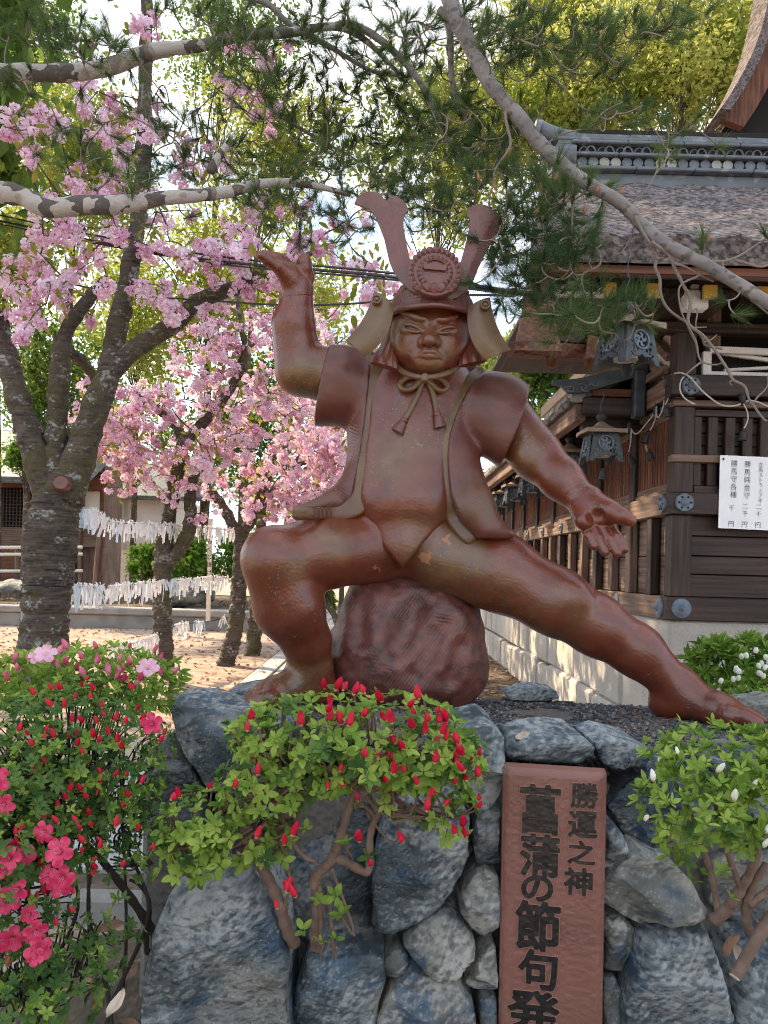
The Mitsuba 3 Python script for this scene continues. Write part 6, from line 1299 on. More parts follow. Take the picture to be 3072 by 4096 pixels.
# ------------------------------------------------------------------ left azaleas
g = np.random.default_rng(33)
rz = thing('red_azalea', 'large azalea at the left with small leaves, red buds and open pink red flowers', 'azalea')
sites = pad_points(g, (165, 1640), 190, 175, 2.25, .38, 960, .3) + pad_points(g, (60, 1820), 130, 200, 2.0, .30, 620, .3) + pad_points(g, (190, 1760), 160, 110, 2.15, .25, 260, .4) + pad_points(g, (90, 2110), 150, 110, 1.9, .25, 300, .3) + pad_points(g, (300, 1840), 70, 110, 2.15, .15, 40, .7) + pad_points(g, (230, 2010), 80, 90, 2.0, .15, 35, .7)
plant_leaves(rz, g, sites, .0205, ['azalea_leaf', 'azalea_leaf_dark', 'azalea_leaf_bright'], [.20, .72, .08], 5, .5, 290, False)
Z4 = lambda x, y, d: P(x * .7215, 2500 + y * .7215, d)
bx4 = [(195, 380), (293, 350), (340, 350), (295, 440), (360, 450), (418, 400), (450, 330), (475, 300), (505, 398), (527, 350), (565, 450), (583, 495), (465, 530), (403, 530), (540, 535), (630, 520), (690, 540), (767, 465), (740, 350), (783, 525), (250, 580), (245, 622), (300, 615), (155, 605), (100, 580), (185, 660), (378, 615), (420, 660), (435, 610), (520, 615), (545, 640), (608, 600), (655, 640), (670, 680), (460, 705), (912, 600), (880, 640), (255, 755), (185, 800), (418, 790), (565, 810), (632, 830), (690, 830), (560, 865), (780, 870), (95, 865), (165, 870), (215, 895), (385, 910), (450, 910), (535, 930), (370, 960), (485, 950), (720, 945), (110, 975), (245, 950), (380, 1020), (318, 1010), (578, 1010), (685, 1005), (440, 1040), (250, 1055), (425, 1080), (325, 1090), (500, 1045), (510, 1110), (640, 1110), (765, 1125), (115, 1130), (200, 1120), (90, 1155), (455, 1125), (555, 1180), (472, 1195), (300, 1195), (370, 1170), (30, 1220), (90, 1215), (450, 1250), (517, 1300), (675, 1330), (520, 1380), (540, 1345), (415, 1580), (320, 1905), (315, 1660), (160, 1490), (205, 1500), (250, 1480), (45, 1880), (100, 1215), (160, 1310), (225, 1330), (40, 1590), (550, 1230), (405, 1480)]
buds(rz, g, [Z4(x, y + 10, 1.90 + g.uniform(0, .12) - .12 * (y > 1050)) for x, y in bx4], .0235, 'bud_red')
dF, dS = mikit.ply(FLOWER, 'petal_pink', smooth=False), mikit.ply(STAM, 'petal_pale')
for x, y, s in ((845, 550, 1), (35, 985, 1.0), (-5, 860, 1.2), (260, 1140, 1.0), (345, 1260, 1.25), (140, 1270, .9), (355, 1390, 1.1), (330, 1430, 1.15), (280, 1390, .9), (120, 1460, 1.05), (45, 1520, 1.15), (10, 1410, 1.1), (190, 1690, 1.05), (70, 1730, 1.1), (205, 1790, 1.2), (0, 1780, 1.0), (60, 1290, 1.0), (10, 1270, 1.1), (20, 1340, .9), (75, 1240, .8), (170, 1600, .8), (205, 1840, .8)):
    M = frame(Z4(x, y, 1.74 + g.uniform(0, .08) + (.1 if y < 700 else 0)), [g.normal(0, .35), -1, .25 + g.normal(0, .25)], s=.0255 * s, roll=g.uniform(0, 6)); k = obj('flower', dF, None, rz, to_world=to_T(M)); obj('stamens', dS, None, k, to_world=to_T(M))
stems(rz, [([PD(a, 2470, 2.1), PD(a + b + g.normal(0, 22), 2080, 2.12), PD(a + b + g.normal(0, 25), 1950, 2.14), PD(a + b * 1.5 + g.normal(0, 25), 1830, 2.16), PD(a + b * 2 + g.normal(0, 25), 1650, 2.2)], [.007, .006, .0045, .003]) for a, b in ((205, 8), (140, -10), (250, 12), (90, -20), (60, 15))] + [([PD(345, 2030, 2.2), PD(290, 1950, 2.2), PD(230, 1870, 2.2), PD(160, 1800, 2.2)], [.014, .012, .010, .006]), ([PD(320, 2060, 2.15), PD(318, 2010, 2.15), PD(322, 1950, 2.15), PD(280, 1900, 2.15)], [.008, .007, .006, .004])], bs='dark_twig')
obj('twigs', cat_(*[tube(spline([p, p - n * .06 - [0, 0, .03], p * .7 + PD(150, 1900, 2.25) * .3], 6), [.0016, .002, .0022, .0026, .003, .003], 3, False) for p, n in sites[::6]]), 'dark_twig', rz, kind='stuff')
g = np.random.default_rng(34)
pz = thing('pink_azalea', 'clipped azalea with pink buds and bright leaves behind the red azalea', 'azalea')
sites = pad_points(g, (190, 1462), 195, 62, 2.62, .34, 330, .2) + pad_points(g, (300, 1480), 90, 60, 2.55, .2, 70) + pad_points(g, (40, 1470), 80, 60, 2.55, .2, 50)
plant_leaves(pz, g, sites, .034, ['azalea_leaf_bright', 'azalea_leaf'], [.55, .45], 5, .9, 290, False, [POINT, LEAF[2]], (.4, 1.0))
bxp = [(75, 190), (110, 250), (95, 240), (160, 185), (205, 190), (310, 195), (320, 150), (378, 125), (365, 210), (330, 235), (460, 180), (470, 275), (545, 200), (530, 205), (605, 265), (655, 190), (665, 255), (690, 240), (725, 210), (700, 305), (640, 290), (785, 300), (890, 180), (960, 255), (715, 115), (670, 305), (40, 300), (15, 275), (430, 240), (745, 330), (540, 120), (850, 140), (895, 265)]
buds(pz, g, [Z4(x, y + 12, 2.30 + g.uniform(0, .1)) for x, y in bxp], .034, 'bud_pink')
dP = mikit.ply(FLOWER, 'petal_pale')
for x, y, s in ((255, 175, 1.0), (820, 250, 1.0), (210, 190, .8)): obj('flower', dP, None, pz, to_world=to_T(frame(Z4(x, y, 2.28), [.2, -.7, .7], s=.032 * s, roll=x)))
stems(pz, [([PD(a, 2170, 2.8), PD(a + 12, 1950, 2.79), PD(a + 5, 1750, 2.78), PD(a + b, 1520, 2.7)], [.007, .006, .005, .003]) for a, b in ((90, -20), (180, 10), (260, 20), (330, -10))], bs='dark_twig')
# ------------------------------------------------------------------ right azalea with white buds
g = np.random.default_rng(35)
wz = thing('white_bud_azalea', 'bright green azalea with a few white buds right of the plaque', 'azalea')
sites = pad_points(g, (1560, 1640), 150, 75, 1.98, .22, 210) + pad_points(g, (1500, 1740), 115, 90, 1.90, .14, 115, .2) + pad_points(g, (1640, 1760), 110, 100, 1.92, .15, 85, .2) + pad_points(g, (1470, 1820), 60, 50, 1.94, .1, 16, .5)
for u, v_ in ((1495, 1905), (1520, 1890), (1470, 1870), (1560, 1880), (1580, 1940)): sites.append((PD(u, v_, 1.9), np.array([0, -.6, .5])))
plant_leaves(wz, g, sites, .028, ['azalea_leaf_bright', 'azalea_leaf', 'azalea_leaf_dark'], [.52, .36, .12], 5, .9, 280, True, [LEAF[0], POINT, LEAF[2]], (.3, 1.0))
Z6 = lambda x, y, d: P(1800 + x * .7667, 2650 + y * .7667, d)
buds(wz, g, [Z6(x, y + 18, d) for x, y, d in ((1190, 460, 1.78), (1062, 598, 1.78), (1392, 552, 1.76), (1015, 805, 1.76), (1483, 702, 1.76), (1652, 870, 1.76), (1637, 945, 1.75), (1580, 640, 1.78))], .026, 'bud_white')
stems(wz, [([Z6(1370, 1350, 2.05), Z6(1440, 1290, 2.03), Z6(1520, 1180, 2.0), Z6(1590, 1040, 1.97), Z6(1600, 860, 1.95)], [.017, .015, .011, .007]), ([Z6(1570, 1420, 2.03), Z6(1545, 1300, 2.02), Z6(1570, 1190, 2.0), Z6(1650, 1050, 1.98)], [.013, .012, .009]),
           ([Z6(1400, 1310, 2.05), Z6(1330, 1000, 2.0), Z6(1240, 760, 1.95), Z6(1180, 640, 1.92)], [.009, .007, .005]), ([Z6(1520, 1180, 2.0), Z6(1420, 900, 1.97), Z6(1380, 700, 1.95)], [.008, .005]), ([Z6(1560, 1270, 2.0), Z6(1700, 1150, 2.0)], [.010, .008])])
cs = thing('cut_branch', 'thick cut branch stub leaning against the stones at the lower right', 'branch')
q = spline([Z6(1485, 1640, 1.93), Z6(1560, 1510, 1.95), Z6(1640, 1380, 1.97), Z6(1760, 1230, 2.0)], 14); obj('branch', tube(q, np.linspace(.014, .017, 14), 9), 'azalea_bark', cs, True); obj('cut_face', lathe([(0, .002), (.013, .002), (.0135, -.004)], 10, frame(q[0], q[0] - q[1])), 'pale_leaf', cs)
# ------------------------------------------------------------------ white bell shrub behind
g = np.random.default_rng(36)
bz_ = thing('white_bell_shrub', 'leafy green shrub with small white bell flowers in front of the stone base', 'shrub')
sites = pad_points(g, (1620, 1440), 120, 62, 3.95, .30, 150, .3) + pad_points(g, (1545, 1425), 55, 40, 3.9, .15, 45, .3) + pad_points(g, (1640, 1500), 90, 24, 3.7, .2, 50)
plant_leaves(bz_, g, sites, .062, ['shrub_leaf', 'azalea_leaf'], [.6, .4], 6, .9, 150, False, [POINT], (.3, 1.0))
RF = lambda x, y, d: P(2550 + x * .3147, 2600 + y * .3147, d)
bl_ = lathe([(0, 1), (.25, .95), (.42, .6), (.40, .25), (.25, .05), (.3, 0), (.2, 0)], 8); dB = mikit.ply(bl_, 'bud_white', smooth=True)
for x, y in ((1320, 95), (1390, 85), (1625, 105), (1580, 185), (1610, 235), (1260, 250), (1275, 285), (1250, 270), (1540, 310), (1575, 315), (1590, 345), (1270, 370), (1215, 385), (1048, 405), (1655, 165), (1400, 495), (1550, 215), (1500, 20)): obj('flower', dB, None, bz_, to_world=to_T(frame(RF(x, y + 20, 3.62 + g.uniform(0, .06)), [g.normal(0, .2), 0, 1], s=.027)))
stems(bz_, [([PD(a, 1620, 4.1), PD(a + b * .4, 1530, 4.05), PD(a + b, 1440, 3.95)], [.014, .010, .005]) for a, b in ((1640, -70), (1650, -30), (1620, 10), (1600, -60), (1660, 20), (1630, -100))], bs='dark_twig')
# ------------------------------------------------------------------ cherry trees with double pink blossom
def blossom_cluster(g, n=4, pet=26):                    # a bunch of pompoms of small cupped petals, about unit radius
    V, f = [], []
    for _ in range(n):
        c = g.normal(0, 1, 3); c = c / np.linalg.norm(c) * g.uniform(.25, .62); r = g.uniform(.38, .52)
        for _ in range(pet):
            d = g.normal(0, 1, 3); d /= np.linalg.norm(d); a = np.cross(d, g.normal(0, 1, 3)); a /= np.linalg.norm(a); b = np.cross(d, a); p = c + d * r * g.uniform(.6, 1.0); s = r * g.uniform(.32, .5); o = len(V)
            tl_ = d * g.uniform(-.3, .5)
            V += [p - a * s * .6 - d * .08, p + a * s * .6 - d * .08, p + a * s * .75 + b * s + tl_ * s, p - a * s * .75 + b * s + tl_ * s]; f += [(o, o + 1, o + 2), (o, o + 2, o + 3)]
    return np.array(V), np.array(f)
gC = np.random.default_rng(41)
CL = [blossom_cluster(gC, k) for k in (4, 5, 3, 4, 5)]
CLEAF = leaf_shape(.24, .15, .18)
LB_ = lambda limbs, Y: limbs
def limb_tube(pts, r, Y, sides=12, n=26, seed=0):
    q = np.array([P(u, v, Y + (dy[0] if dy else 0)) for u, v, *dy in pts]); q = spline(q, n); rr = np.interp(np.linspace(0, 1, n), np.linspace(0, 1, len(r)), r)
    rr = rr * (1 + .10 * (meshkit.noise(np.c_[np.arange(n) * .8, np.full(n, seed * 3.3), np.zeros(n)]) - .5) * 2); vv, ff = tube(q, rr, sides)
    return (vv + (meshkit.fbm(vv * 12 + seed, 4)[:, None] - .5) * .045, ff), q
def cherry(label, Y, trunk, limbs, pads, ncl, csize, nleaf, seed, nparts=60):
    g = np.random.default_rng(seed); t = thing('cherry_tree', label, 'cherry tree', 'cherry trees in blossom on the left'); nodes = []
    m, q = limb_tube(*trunk, Y, 40, 120, seed); obj('trunk', m, 'cherry_bark', t, True); nodes += list(q[len(q) // 2:])
    for i, (pts, r) in enumerate(limbs):
        m, q = limb_tube(pts, r, Y, 18, 70, seed + i + 1); obj('limb', m, 'cherry_bark', t, True); nodes += list(q[10::3])
    W = []; wsum = sum(p[4] for p in pads)
    for (u, v, ru, rv, w, *yo) in pads:
        k = int(round(ncl * w / wsum)); c = 0
        while c < k:
            a, b = g.normal(0, .5, 2); y = Y + (yo[0] if yo else 0) + g.normal(0, .45)
            o = P((u + a * ru) * 1.8517, (v + b * rv) * 1.8517, y); W.append(o); c += 1
            if g.random() < .6 and c < k: W.append(o + g.normal(0, csize * .9, 3)); c += 1
    W = np.array(W); nodes = [np.asarray(x) for x in nodes]; order = np.argsort([min(np.linalg.norm(w - n) for n in nodes[::4]) for w in W]); tw = []
    for i in order:                                       # twigs grow to the nearest wood
        A = np.array(nodes); d = np.linalg.norm(A - W[i], axis=1); j = int(np.argmin(d)); a, b = A[j], W[i]
        if d[j] > .06:
            mid = (a + b) / 2 + g.normal(0, .10, 3) * min(d[j], 1) + [0, 0, .06 * d[j]]; s = spline([a, mid, b], 7); tw.append(tube(s, np.linspace(.004 + .010 * min(d[j], 1.5), .003, 7), 5, False)); nodes += [s[2], s[4], s[5]]
    obj('twigs', cat_(*tw), 'cherry_bark', t, True, kind='stuff')
    Ms = np.array([frame(w - [0, 0, csize * .3], g.normal(0, 1, 3), s=csize * g.uniform(.7, 1.25)) for w in W])
    place_parts(t, 'blossom_cluster', CL, 'cherry_petal', Ms, -W[:, 1] + g.uniform(0, .3, len(W)), nparts, 'blossom')
    L = []
    for k in range(nleaf):
        w = W[g.integers(len(W))] + g.normal(0, csize * .9, 3); d = g.normal(0, 1, 3); d[2] -= .2; L.append(leaf_M(w, d, np.array([g.normal(0, .5), g.normal(0, .5), 1.0]), g.uniform(.07, .115)))
    place_parts(t, 'leaf', CLEAF, 'cherry_leaf', np.array(L), [-m[1, 3] for m in L], 40, 'foliage')
    return t, W
c1, _ = cherry('nearest cherry tree with a thick mossy forking trunk at the left', 7.0,
    ([(165, 2830), (170, 2600), (190, 2350), (205, 2150), (226, 2010), (246, 1940), (272, 1880), (290, 1830)], [.225, .205, .200, .205, .232, .20, .13, .08]),
    [([(215, 2010), (165, 1880), (110, 1700), (53, 1530), (5, 1340), (-80, 1120, -.2), (-120, 900, -.3)], [.15, .125, .105, .095, .085, .07, .05]),
     ([(228, 1985), (222, 1850), (230, 1640), (239, 1464), (255, 1350), (300, 1270), (350, 1200), (420, 1120, .2)], [.12, .10, .085, .085, .075, .06, .055, .035]),
     ([(262, 2000), (300, 1890), (371, 1663), (437, 1477), (464, 1331), (490, 1219), (520, 1080), (548, 900), (570, 700), (578, 450), (583, 200), (590, -60)], [.15, .135, .115, .10, .085, .078, .072, .068, .063, .06, .055, .05]),
     ([(430, 1500), (510, 1420), (597, 1358), (716, 1278), (795, 1205), (941, 1152), (1034, 1100), (1130, 1060, .2), (1300, 980, .5)], [.095, .085, .078, .072, .065, .06, .05, .035, .02]),
     ([(245, 1380), (330, 1450, .5), (380, 1520, .9)], [.05, .045, .03])],
    [(60, 300, 70, 90, 9), (250, 270, 90, 70, 12), (250, 430, 110, 90, 12), (110, 560, 130, 80, 14), (60, 640, 90, 60, 8), (330, 480, 90, 80, 8), (460, 560, 90, 60, 8), (170, 620, 90, 70, 7), (540, 480, 120, 70, 7), (700, 500, 90, 60, 5), (560, 560, 150, 50, 6), (310, 40, 40, 30, 3), (540, 110, 60, 40, 4), (560, 210, 80, 60, 4), (790, 600, 70, 50, 5), (400, 330, 100, 80, 5), (160, 480, 90, 50, 6), (400, 660, 120, 60, 8), (650, 600, 90, 60, 6)], 270, .105, 900, 51, 120)
knot = P(246, 1932, 6.775); obj('pruned_stub', xf(cat_(lathe([(0, .03), (.055, .026), (.068, .01), (.075, -.06)], 18)), frame(knot, [.15, -1, .1])), 'red_glaze', c1, 40, label='dark red sealed pruning wound')
for vv_ in (2012, 2334): obj('tie_wire', tube([P(190 + 12 * (2350 - vv_) / 300, vv_ + 6, 7.0) + np.array([.212 * math.cos(a), .212 * math.sin(a), .004 * math.sin(3 * a)]) for a in np.linspace(0, 2 * np.pi, 28)], .008, 6), 'cable_black', c1, True)
cherry('second cherry tree carrying the paper strips, with a forked lichened trunk', 10.0,
    ([(658, 2690), (652, 2550), (648, 2430), (650, 2300), (655, 2180), (664, 2120)], [.125, .118, .115, .115, .122, .10]),
    [([(660, 2200), (672, 2100), (690, 1986), (703, 1928), (730, 1790), (738, 1750)], [.10, .085, .085, .09, .085, .08]), ([(738, 1775), (710, 1720), (663, 1663), (610, 1623), (540, 1560, .2)], [.06, .055, .05, .04, .02]),
     ([(738, 1780), (782, 1723), (862, 1636), (928, 1544), (975, 1440), (965, 1300), (955, 1180, .1)], [.075, .07, .06, .055, .045, .03, .02]), ([(668, 2260), (703, 2218), (756, 2119), (762, 2033), (765, 1950), (800, 1880, .2)], [.09, .085, .085, .075, .07, .04]), ([(955, 1440), (1000, 1390, .2), (1080, 1330, .4)], [.03, .022, .012])],
    [(470, 820, 110, 90, 12), (330, 900, 120, 90, 12), (600, 860, 140, 110, 16), (400, 1000, 110, 80, 12), (620, 700, 130, 90, 10), (500, 960, 120, 70, 9), (300, 1000, 60, 70, 6), (700, 780, 80, 90, 10), (480, 740, 110, 50, 6), (240, 960, 80, 90, 11), (230, 880, 60, 60, 6)], 500, .10, 1100, 52, 60)
cherry('leaning cherry trunk just left of the statue knee, in pink blossom', 11.8,
    ([(885, 2730), (905, 2650), (938, 2530), (952, 2400), (957, 2300), (961, 2178), (945, 2110)], [.15, .125, .118, .115, .11, .105, .10]),
    [([(955, 2170), (925, 2090), (880, 2010), (842, 1966), (780, 1920, .2)], [.09, .08, .075, .06, .03]), ([(952, 2150), (1000, 2090), (1040, 2000), (1061, 1940), (1090, 1850), (1150, 1780, .3)], [.085, .08, .075, .07, .05, .03]), ([(1061, 1940), (1020, 1880), (960, 1860), (900, 1830)], [.04, .035, .03, .02]), ([(1080, 1880), (1180, 1860), (1290, 1830, .3)], [.045, .035, .02])],
    [(640, 980, 110, 90, 14), (700, 900, 90, 110, 14), (560, 1040, 110, 70, 10), (680, 1060, 80, 60, 10), (720, 1000, 50, 80, 8), (600, 1100, 60, 40, 4)], 300, .105, 560, 53, 40)
cherry('slim cherry trunk behind the leaning one beside the bent leg', 13.2,
    ([(1005, 2640), (1015, 2560), (1022, 2430), (1028, 2300), (1035, 2180), (1050, 2050)], [.14, .115, .105, .10, .095, .08]), [([(1045, 2080), (1100, 1950), (1180, 1850), (1260, 1760)], [.07, .06, .045, .02]), ([(1045, 2080), (1020, 1950), (980, 1850)], [.06, .045, .02])],
    [(660, 960, 120, 110, 10), (730, 870, 70, 120, 8), (740, 1040, 40, 80, 5), (480, 900, 200, 120, 10), (900, 620, 60, 40, 2)], 230, .11, 420, 54, 20)
# ------------------------------------------------------------------ far trees
def far_tree(label, u, v, Y, rpx, bs, seed, n=5200, lsz=.13, name='broadleaf_tree', trunk=None, sq=1.0, cat='tree', group=None, bark='cherry_bark'):
    g = np.random.default_rng(seed); t = thing(name, label, cat, group); c = PD(u, v, Y); R = rpx / 1728 * Y
    nb = 26; ctr = []
    while len(ctr) < nb:
        d = g.normal(0, .52, 3)
        if np.linalg.norm(d) < 1.05: ctr.append(c + d * [R, R * .8, R * sq])
    base = np.array([c[0] + (g.normal(0, .3) if trunk is None else trunk), c[1], -.2]); top_ = c + [0, 0, R * .2 * sq]
    q = spline([base, base * .6 + top_ * .4 + g.normal(0, .25, 3), top_], 16); r0 = max(.10, R * .055)
    obj('trunk', tube(q, np.linspace(r0, r0 * .35, 16), 9), bark, t, True)
    lim = [tube(spline([q[g.integers(10, 15)], (q[12] + k) / 2 + g.normal(0, R * .08, 3), k], 7), np.linspace(r0 * .16, r0 * .05, 7), 5, False) for k in ctr]
    obj('limbs', cat_(*lim), bark, t, True)
    pts = np.vstack([k + g.normal(0, 1, (n // nb, 3)) * R * g.uniform(.15, .27) * [1, 1, .8] for k in ctr]); m = len(pts)
    nn = g.normal(0, 1, (m, 3)); nn[:, 2] += .5; nn /= np.linalg.norm(nn, axis=1, keepdims=True); a = np.cross(nn, g.normal(0, 1, (m, 3))); a /= np.linalg.norm(a, axis=1, keepdims=True); b = np.cross(nn, a); s = (lsz * g.uniform(.6, 1.3, m))[:, None]
    V = np.stack([pts - a * s, pts + b * s * .45 - nn * s * .15, pts + a * s, pts - b * s * .45 - nn * s * .15], 1).reshape(-1, 3); o = np.arange(m)[:, None] * 4
    obj('crown', (V, np.vstack([o + [0, 1, 2], o + [0, 2, 3]])), bs, t)
    return t
Yl, Gr = 'far_leaf_yellow', 'far_leaf_green'
far_tree('sunlit yellow green tree at the upper right above the tiled ridge', 1480, 130, 24, 230, Yl, 61, 13000, .11)
far_tree('yellow green tree behind the left end of the tiled ridge', 1190, 260, 26, 190, Yl, 62, 12000, .12)
far_tree('yellow green tree behind the statue horns', 960, 360, 29, 190, Yl, 63, 9000, .13)
far_tree('tall bright tree at the right edge of the picture top', 1640, 40, 25, 190, Yl, 64, 9000, .11)
far_tree('bright tree high in the middle of the picture top', 1270, 20, 30, 190, Yl, 65, 9000, .13)
far_tree('thin leafy tree behind the blossom at the top left', 480, 90, 34, 160, Gr, 66, 4500, .13)
far_tree('yellow green tree behind the upper left blossom', 170, 330, 24, 190, Yl, 67, 9000, .10)
far_tree('yellow green tree behind the upper middle pine twigs', 580, 330, 27, 150, Yl, 68, 5200, .12)
far_tree('tree at the far left edge behind the leaning cherry limb', -10, 560, 22, 150, Yl, 69, 6000, .10)
far_tree('green bush tree over the side roof left of the gable board', 1185, 850, 26, 115, Gr, 70, 7500, .12, sq=1.2)
far_tree('pale tree between the statue shoulder and the side roof', 1075, 800, 30, 100, Yl, 71, 4200, .13)
far_tree('tree far behind the cherry blossom in the middle', 640, 640, 36, 150, Yl, 72, 5200, .14)
far_tree('yellow green tree low behind the cherry trunks at the left', 300, 700, 30, 150, Yl, 73, 6000, .12)
far_tree('leafy tree behind the second cherry tree', 520, 930, 32, 150, Gr, 74, 6500, .13)
far_tree('leafy green tree behind the forking trunk limbs', 120, 820, 27, 150, Gr, 111, 7000, .11)
far_tree('pale leafy tree between the raised arm and the big trunk', 430, 620, 31, 140, Yl, 112, 6000, .12)
far_tree('dark green tree behind the upper left pine tuft', 70, 60, 30, 130, Gr, 76, 3600, .12)
far_tree('pale green tree behind the middle of the paper ropes', 800, 860, 34, 120, Yl, 77, 5000, .13)
for k, (u, v) in enumerate(((840, 1090), (960, 1060), (1060, 1100))): far_tree(['green tree far along the path behind the statue thigh', 'green tree far along the path behind the statue belly', 'green tree far along the path beside the lattice wall'][k], u, v, 42 + k, 70, Gr, 101 + k, 2500, .2)
for k, (u, v, Y) in enumerate(((1490, 200, 27), (1555, 190, 26), (1395, 120, 27))):
    bt_ = thing('bare_trunk', ['slender grey trunk left among the bright trees at the upper right', 'slender forked trunk right among the bright trees at the upper right', 'slender trunk behind the pine bough above the ridge'][k], 'tree')
    p0, p1, p2 = PD(u, 900, Y), PD(u + 4, 300, Y), PD(u - 4, -60, Y); obj('trunk', tube(spline([p0, p1, p2], 20), np.linspace(.24, .12, 20), 9), 'grey_bark', bt_, True)
    obj('limb', tube(spline([p1, PD(u + 30, 180, Y), PD(u + 75, 60, Y)], 10), np.linspace(.11, .04, 10), 7), 'grey_bark', bt_, True); obj('limb', tube(spline([PD(u, 200, Y), PD(u - 25, 110, Y), PD(u - 50, 0, Y)], 10), np.linspace(.08, .03, 10), 7), 'grey_bark', bt_, True)
# unseen trees added outside the frame at the left rear to shade the statue
for k, (x, y, z, R) in enumerate(((-8.2, 9.0, 8.3, 2.9), (-12.0, 13.2, 12.5, 4.2), (-5.2, 8.2, 6.6, 1.9))):
    Yc = y; u = 829.5 + x / y * 1728; v_ = 1227 - (z - 1.5) / y * 1728
    far_tree(['added unseen evergreen outside the left edge, shading the statue', 'added tall unseen evergreen beyond the left edge, shading the statue', 'added unseen leafy treetop just outside the left edge, shading the statue'][k], u, v_, y, R / y * 1728, Gr, 80 + k, 9000, .16)
# hedge and shrubs on the far bed
for k, (u, v, Y, r, sq) in enumerate(((415, 1210, 19.6, 62, .85), (520, 1200, 20.0, 60, .8), (330, 1215, 20.2, 50, .8), (640, 1195, 20.4, 60, .9), (735, 1190, 20.6, 45, .9), (595, 1215, 20.2, 45, .8))):
    far_tree(['bright green shrub behind the paper strips beside the big trunk', 'bright green shrub behind the second cherry trunk', 'bright green shrub next to the bamboo rails', 'green shrub behind the wooden stake', 'green shrub right of the wooden stake', 'green shrub between the second cherry and the stake'][k], u, v, Y, r, 'shrub_leaf', 90 + k, 2600, .075, 'garden_shrub', 0.0, sq, 'shrub')
far_tree('green climber growing over the red shrine beam at the left edge', 55, 985, 20.5, 45, 'shrub_leaf', 97, 1800, .07, 'garden_shrub', 0.0, .6, 'shrub')
far_tree('small leafy sapling beside the leaning cherry trunk', 700, 1290, 12.6, 26, 'shrub_leaf', 98, 500, .06, 'sapling', 0.0, 1.6, 'shrub')
# ------------------------------------------------------------------ pine overhead: boughs, twigs, needle tufts
pn = thing('pine_tree', 'pine with mottled grey boughs and dark needle tufts reaching across the top', 'pine tree')
gp = np.random.default_rng(71)
B1 = [(-500, 330, 3.9), (-200, 310, 3.7), (0, 292, 3.6), (180, 292, 3.6), (324, 287, 3.6), (463, 259, 3.6), (602, 208, 3.6), (741, 190, 3.6), (850, 172, 3.62), (972, 139, 3.65), (1157, 130, 3.7), (1343, 106, 3.75), (1444, 148, 3.75), (1528, 222, 3.8), (1600, 300, 3.85)]
B2 = [(-500, 740, 3.6), (-200, 745, 3.45), (0, 769, 3.35), (93, 787, 3.35), (185, 829, 3.35), (296, 824, 3.35), (417, 820, 3.35), (556, 810, 3.38), (630, 796, 3.4), (787, 782, 3.42), (926, 764, 3.45), (1019, 741, 3.5), (1157, 731, 3.55), (1300, 752, 3.6), (1400, 780, 3.6)]
B3 = [(1740, -400, 3.3), (1770, -150, 3.25), (1800, 0, 3.2), (1850, 120, 3.18), (1942, 300, 3.15), (2006, 392, 3.12), (2077, 470, 3.10), (2147, 561, 3.08), (2218, 632, 3.06), (2296, 696, 3.04), (2394, 759, 3.0), (2479, 809, 2.98), (2536, 865, 2.96), (2592, 922, 2.94), (2677, 985, 2.9), (2748, 1021, 2.88), (2818, 1056, 2.86), (2889, 1098, 2.84), (2960, 1141, 2.82), (3072, 1211, 2.8), (3250, 1320, 2.75), (3500, 1420, 2.7), (3900, 1520, 2.68), (4300, 1560, 2.7)]
B4 = [(1000, 0, 3.7), (1090, 30, 3.7), (1150, 90, 3.72), (1290, 170, 3.75), (1440, 260, 3.8), (1580, 300, 3.9)]
B5 = [(1343, 106, 3.75), (1440, 110, 3.72), (1600, 230, 3.7), (1680, 330, 3.65), (1730, 430, 3.62), (1790, 560, 3.6), (1840, 600, 3.6), (2010, 600, 3.6)]
B6 = [(1090, 440, 3.8), (1180, 500, 3.8), (1280, 560, 3.85), (1400, 620, 3.9)]; B7 = [(840, 690, 3.5), (880, 620, 3.5), (910, 585, 3.5)]
B8 = [(1760, 40, 3.3), (1800, 150, 3.3), (1810, 330, 3.35), (1870, 480, 3.4), (1950, 560, 3.45)]
nodes = []
for pts, r, bs in ((B1, [.052, .047, .044, .043, .042, .040, .038, .035, .030, .027, .026, .021, .018, .014, .010], 'pine_bark'), (B2, [.056, .054, .052, .050, .047, .043, .041, .038, .034, .031, .027, .024, .02, .015, .01], 'pine_bark'),
                   (B3, [.05, .048, .045, .044, .042, .040, .037, .035, .034, .033, .032, .031, .030, .029, .028, .027, .027, .026, .026, .025, .024, .02, .014, .006], 'grey_bark'), (B4, [.016, .015, .013, .012, .01, .008], 'grey_bark'), (B5, [.018, .018, .017, .016, .014, .012, .010, .007], 'grey_bark'),
                   (B6, [.012, .011, .008, .005], 'grey_bark'), (B7, [.022, .021, .02], 'pine_bark'), (B8, [.018, .016, .013, .010, .006], 'grey_bark')):
    r = np.array(r) * (.80 if pts is B3 else .92); q = spline([P(*p) for p in pts], 5 * len(pts)); rr = np.interp(np.linspace(0, 1, len(q)), np.linspace(0, 1, len(r)), r) * (1 + .09 * (meshkit.noise(np.c_[np.arange(len(q)) * .7, np.full(len(q), pts[0][0]), np.zeros(len(q))]) - .5) * 2)
    obj('bough', tube(q, rr, 14), bs, pn, True); nodes += list(q)
tb = np.array([-4.3, 3.9, 0]); obj('trunk', tube(spline([tb, tb + [.1, 0, 2.5], tb + [.5, -.1, 5.5], tb + [1.2, -.3, 8]], 24), np.linspace(.26, .12, 24), 14), 'pine_bark', pn, True)
obj('bough', tube(spline([tb + [.5, -.1, 5.4], [-2.5, 3.6, 6.0], [-.8, 3.4, 5.6], P(1740, -400, 3.3)], 20), np.linspace(.08, .05, 20), 10), 'grey_bark', pn, True)
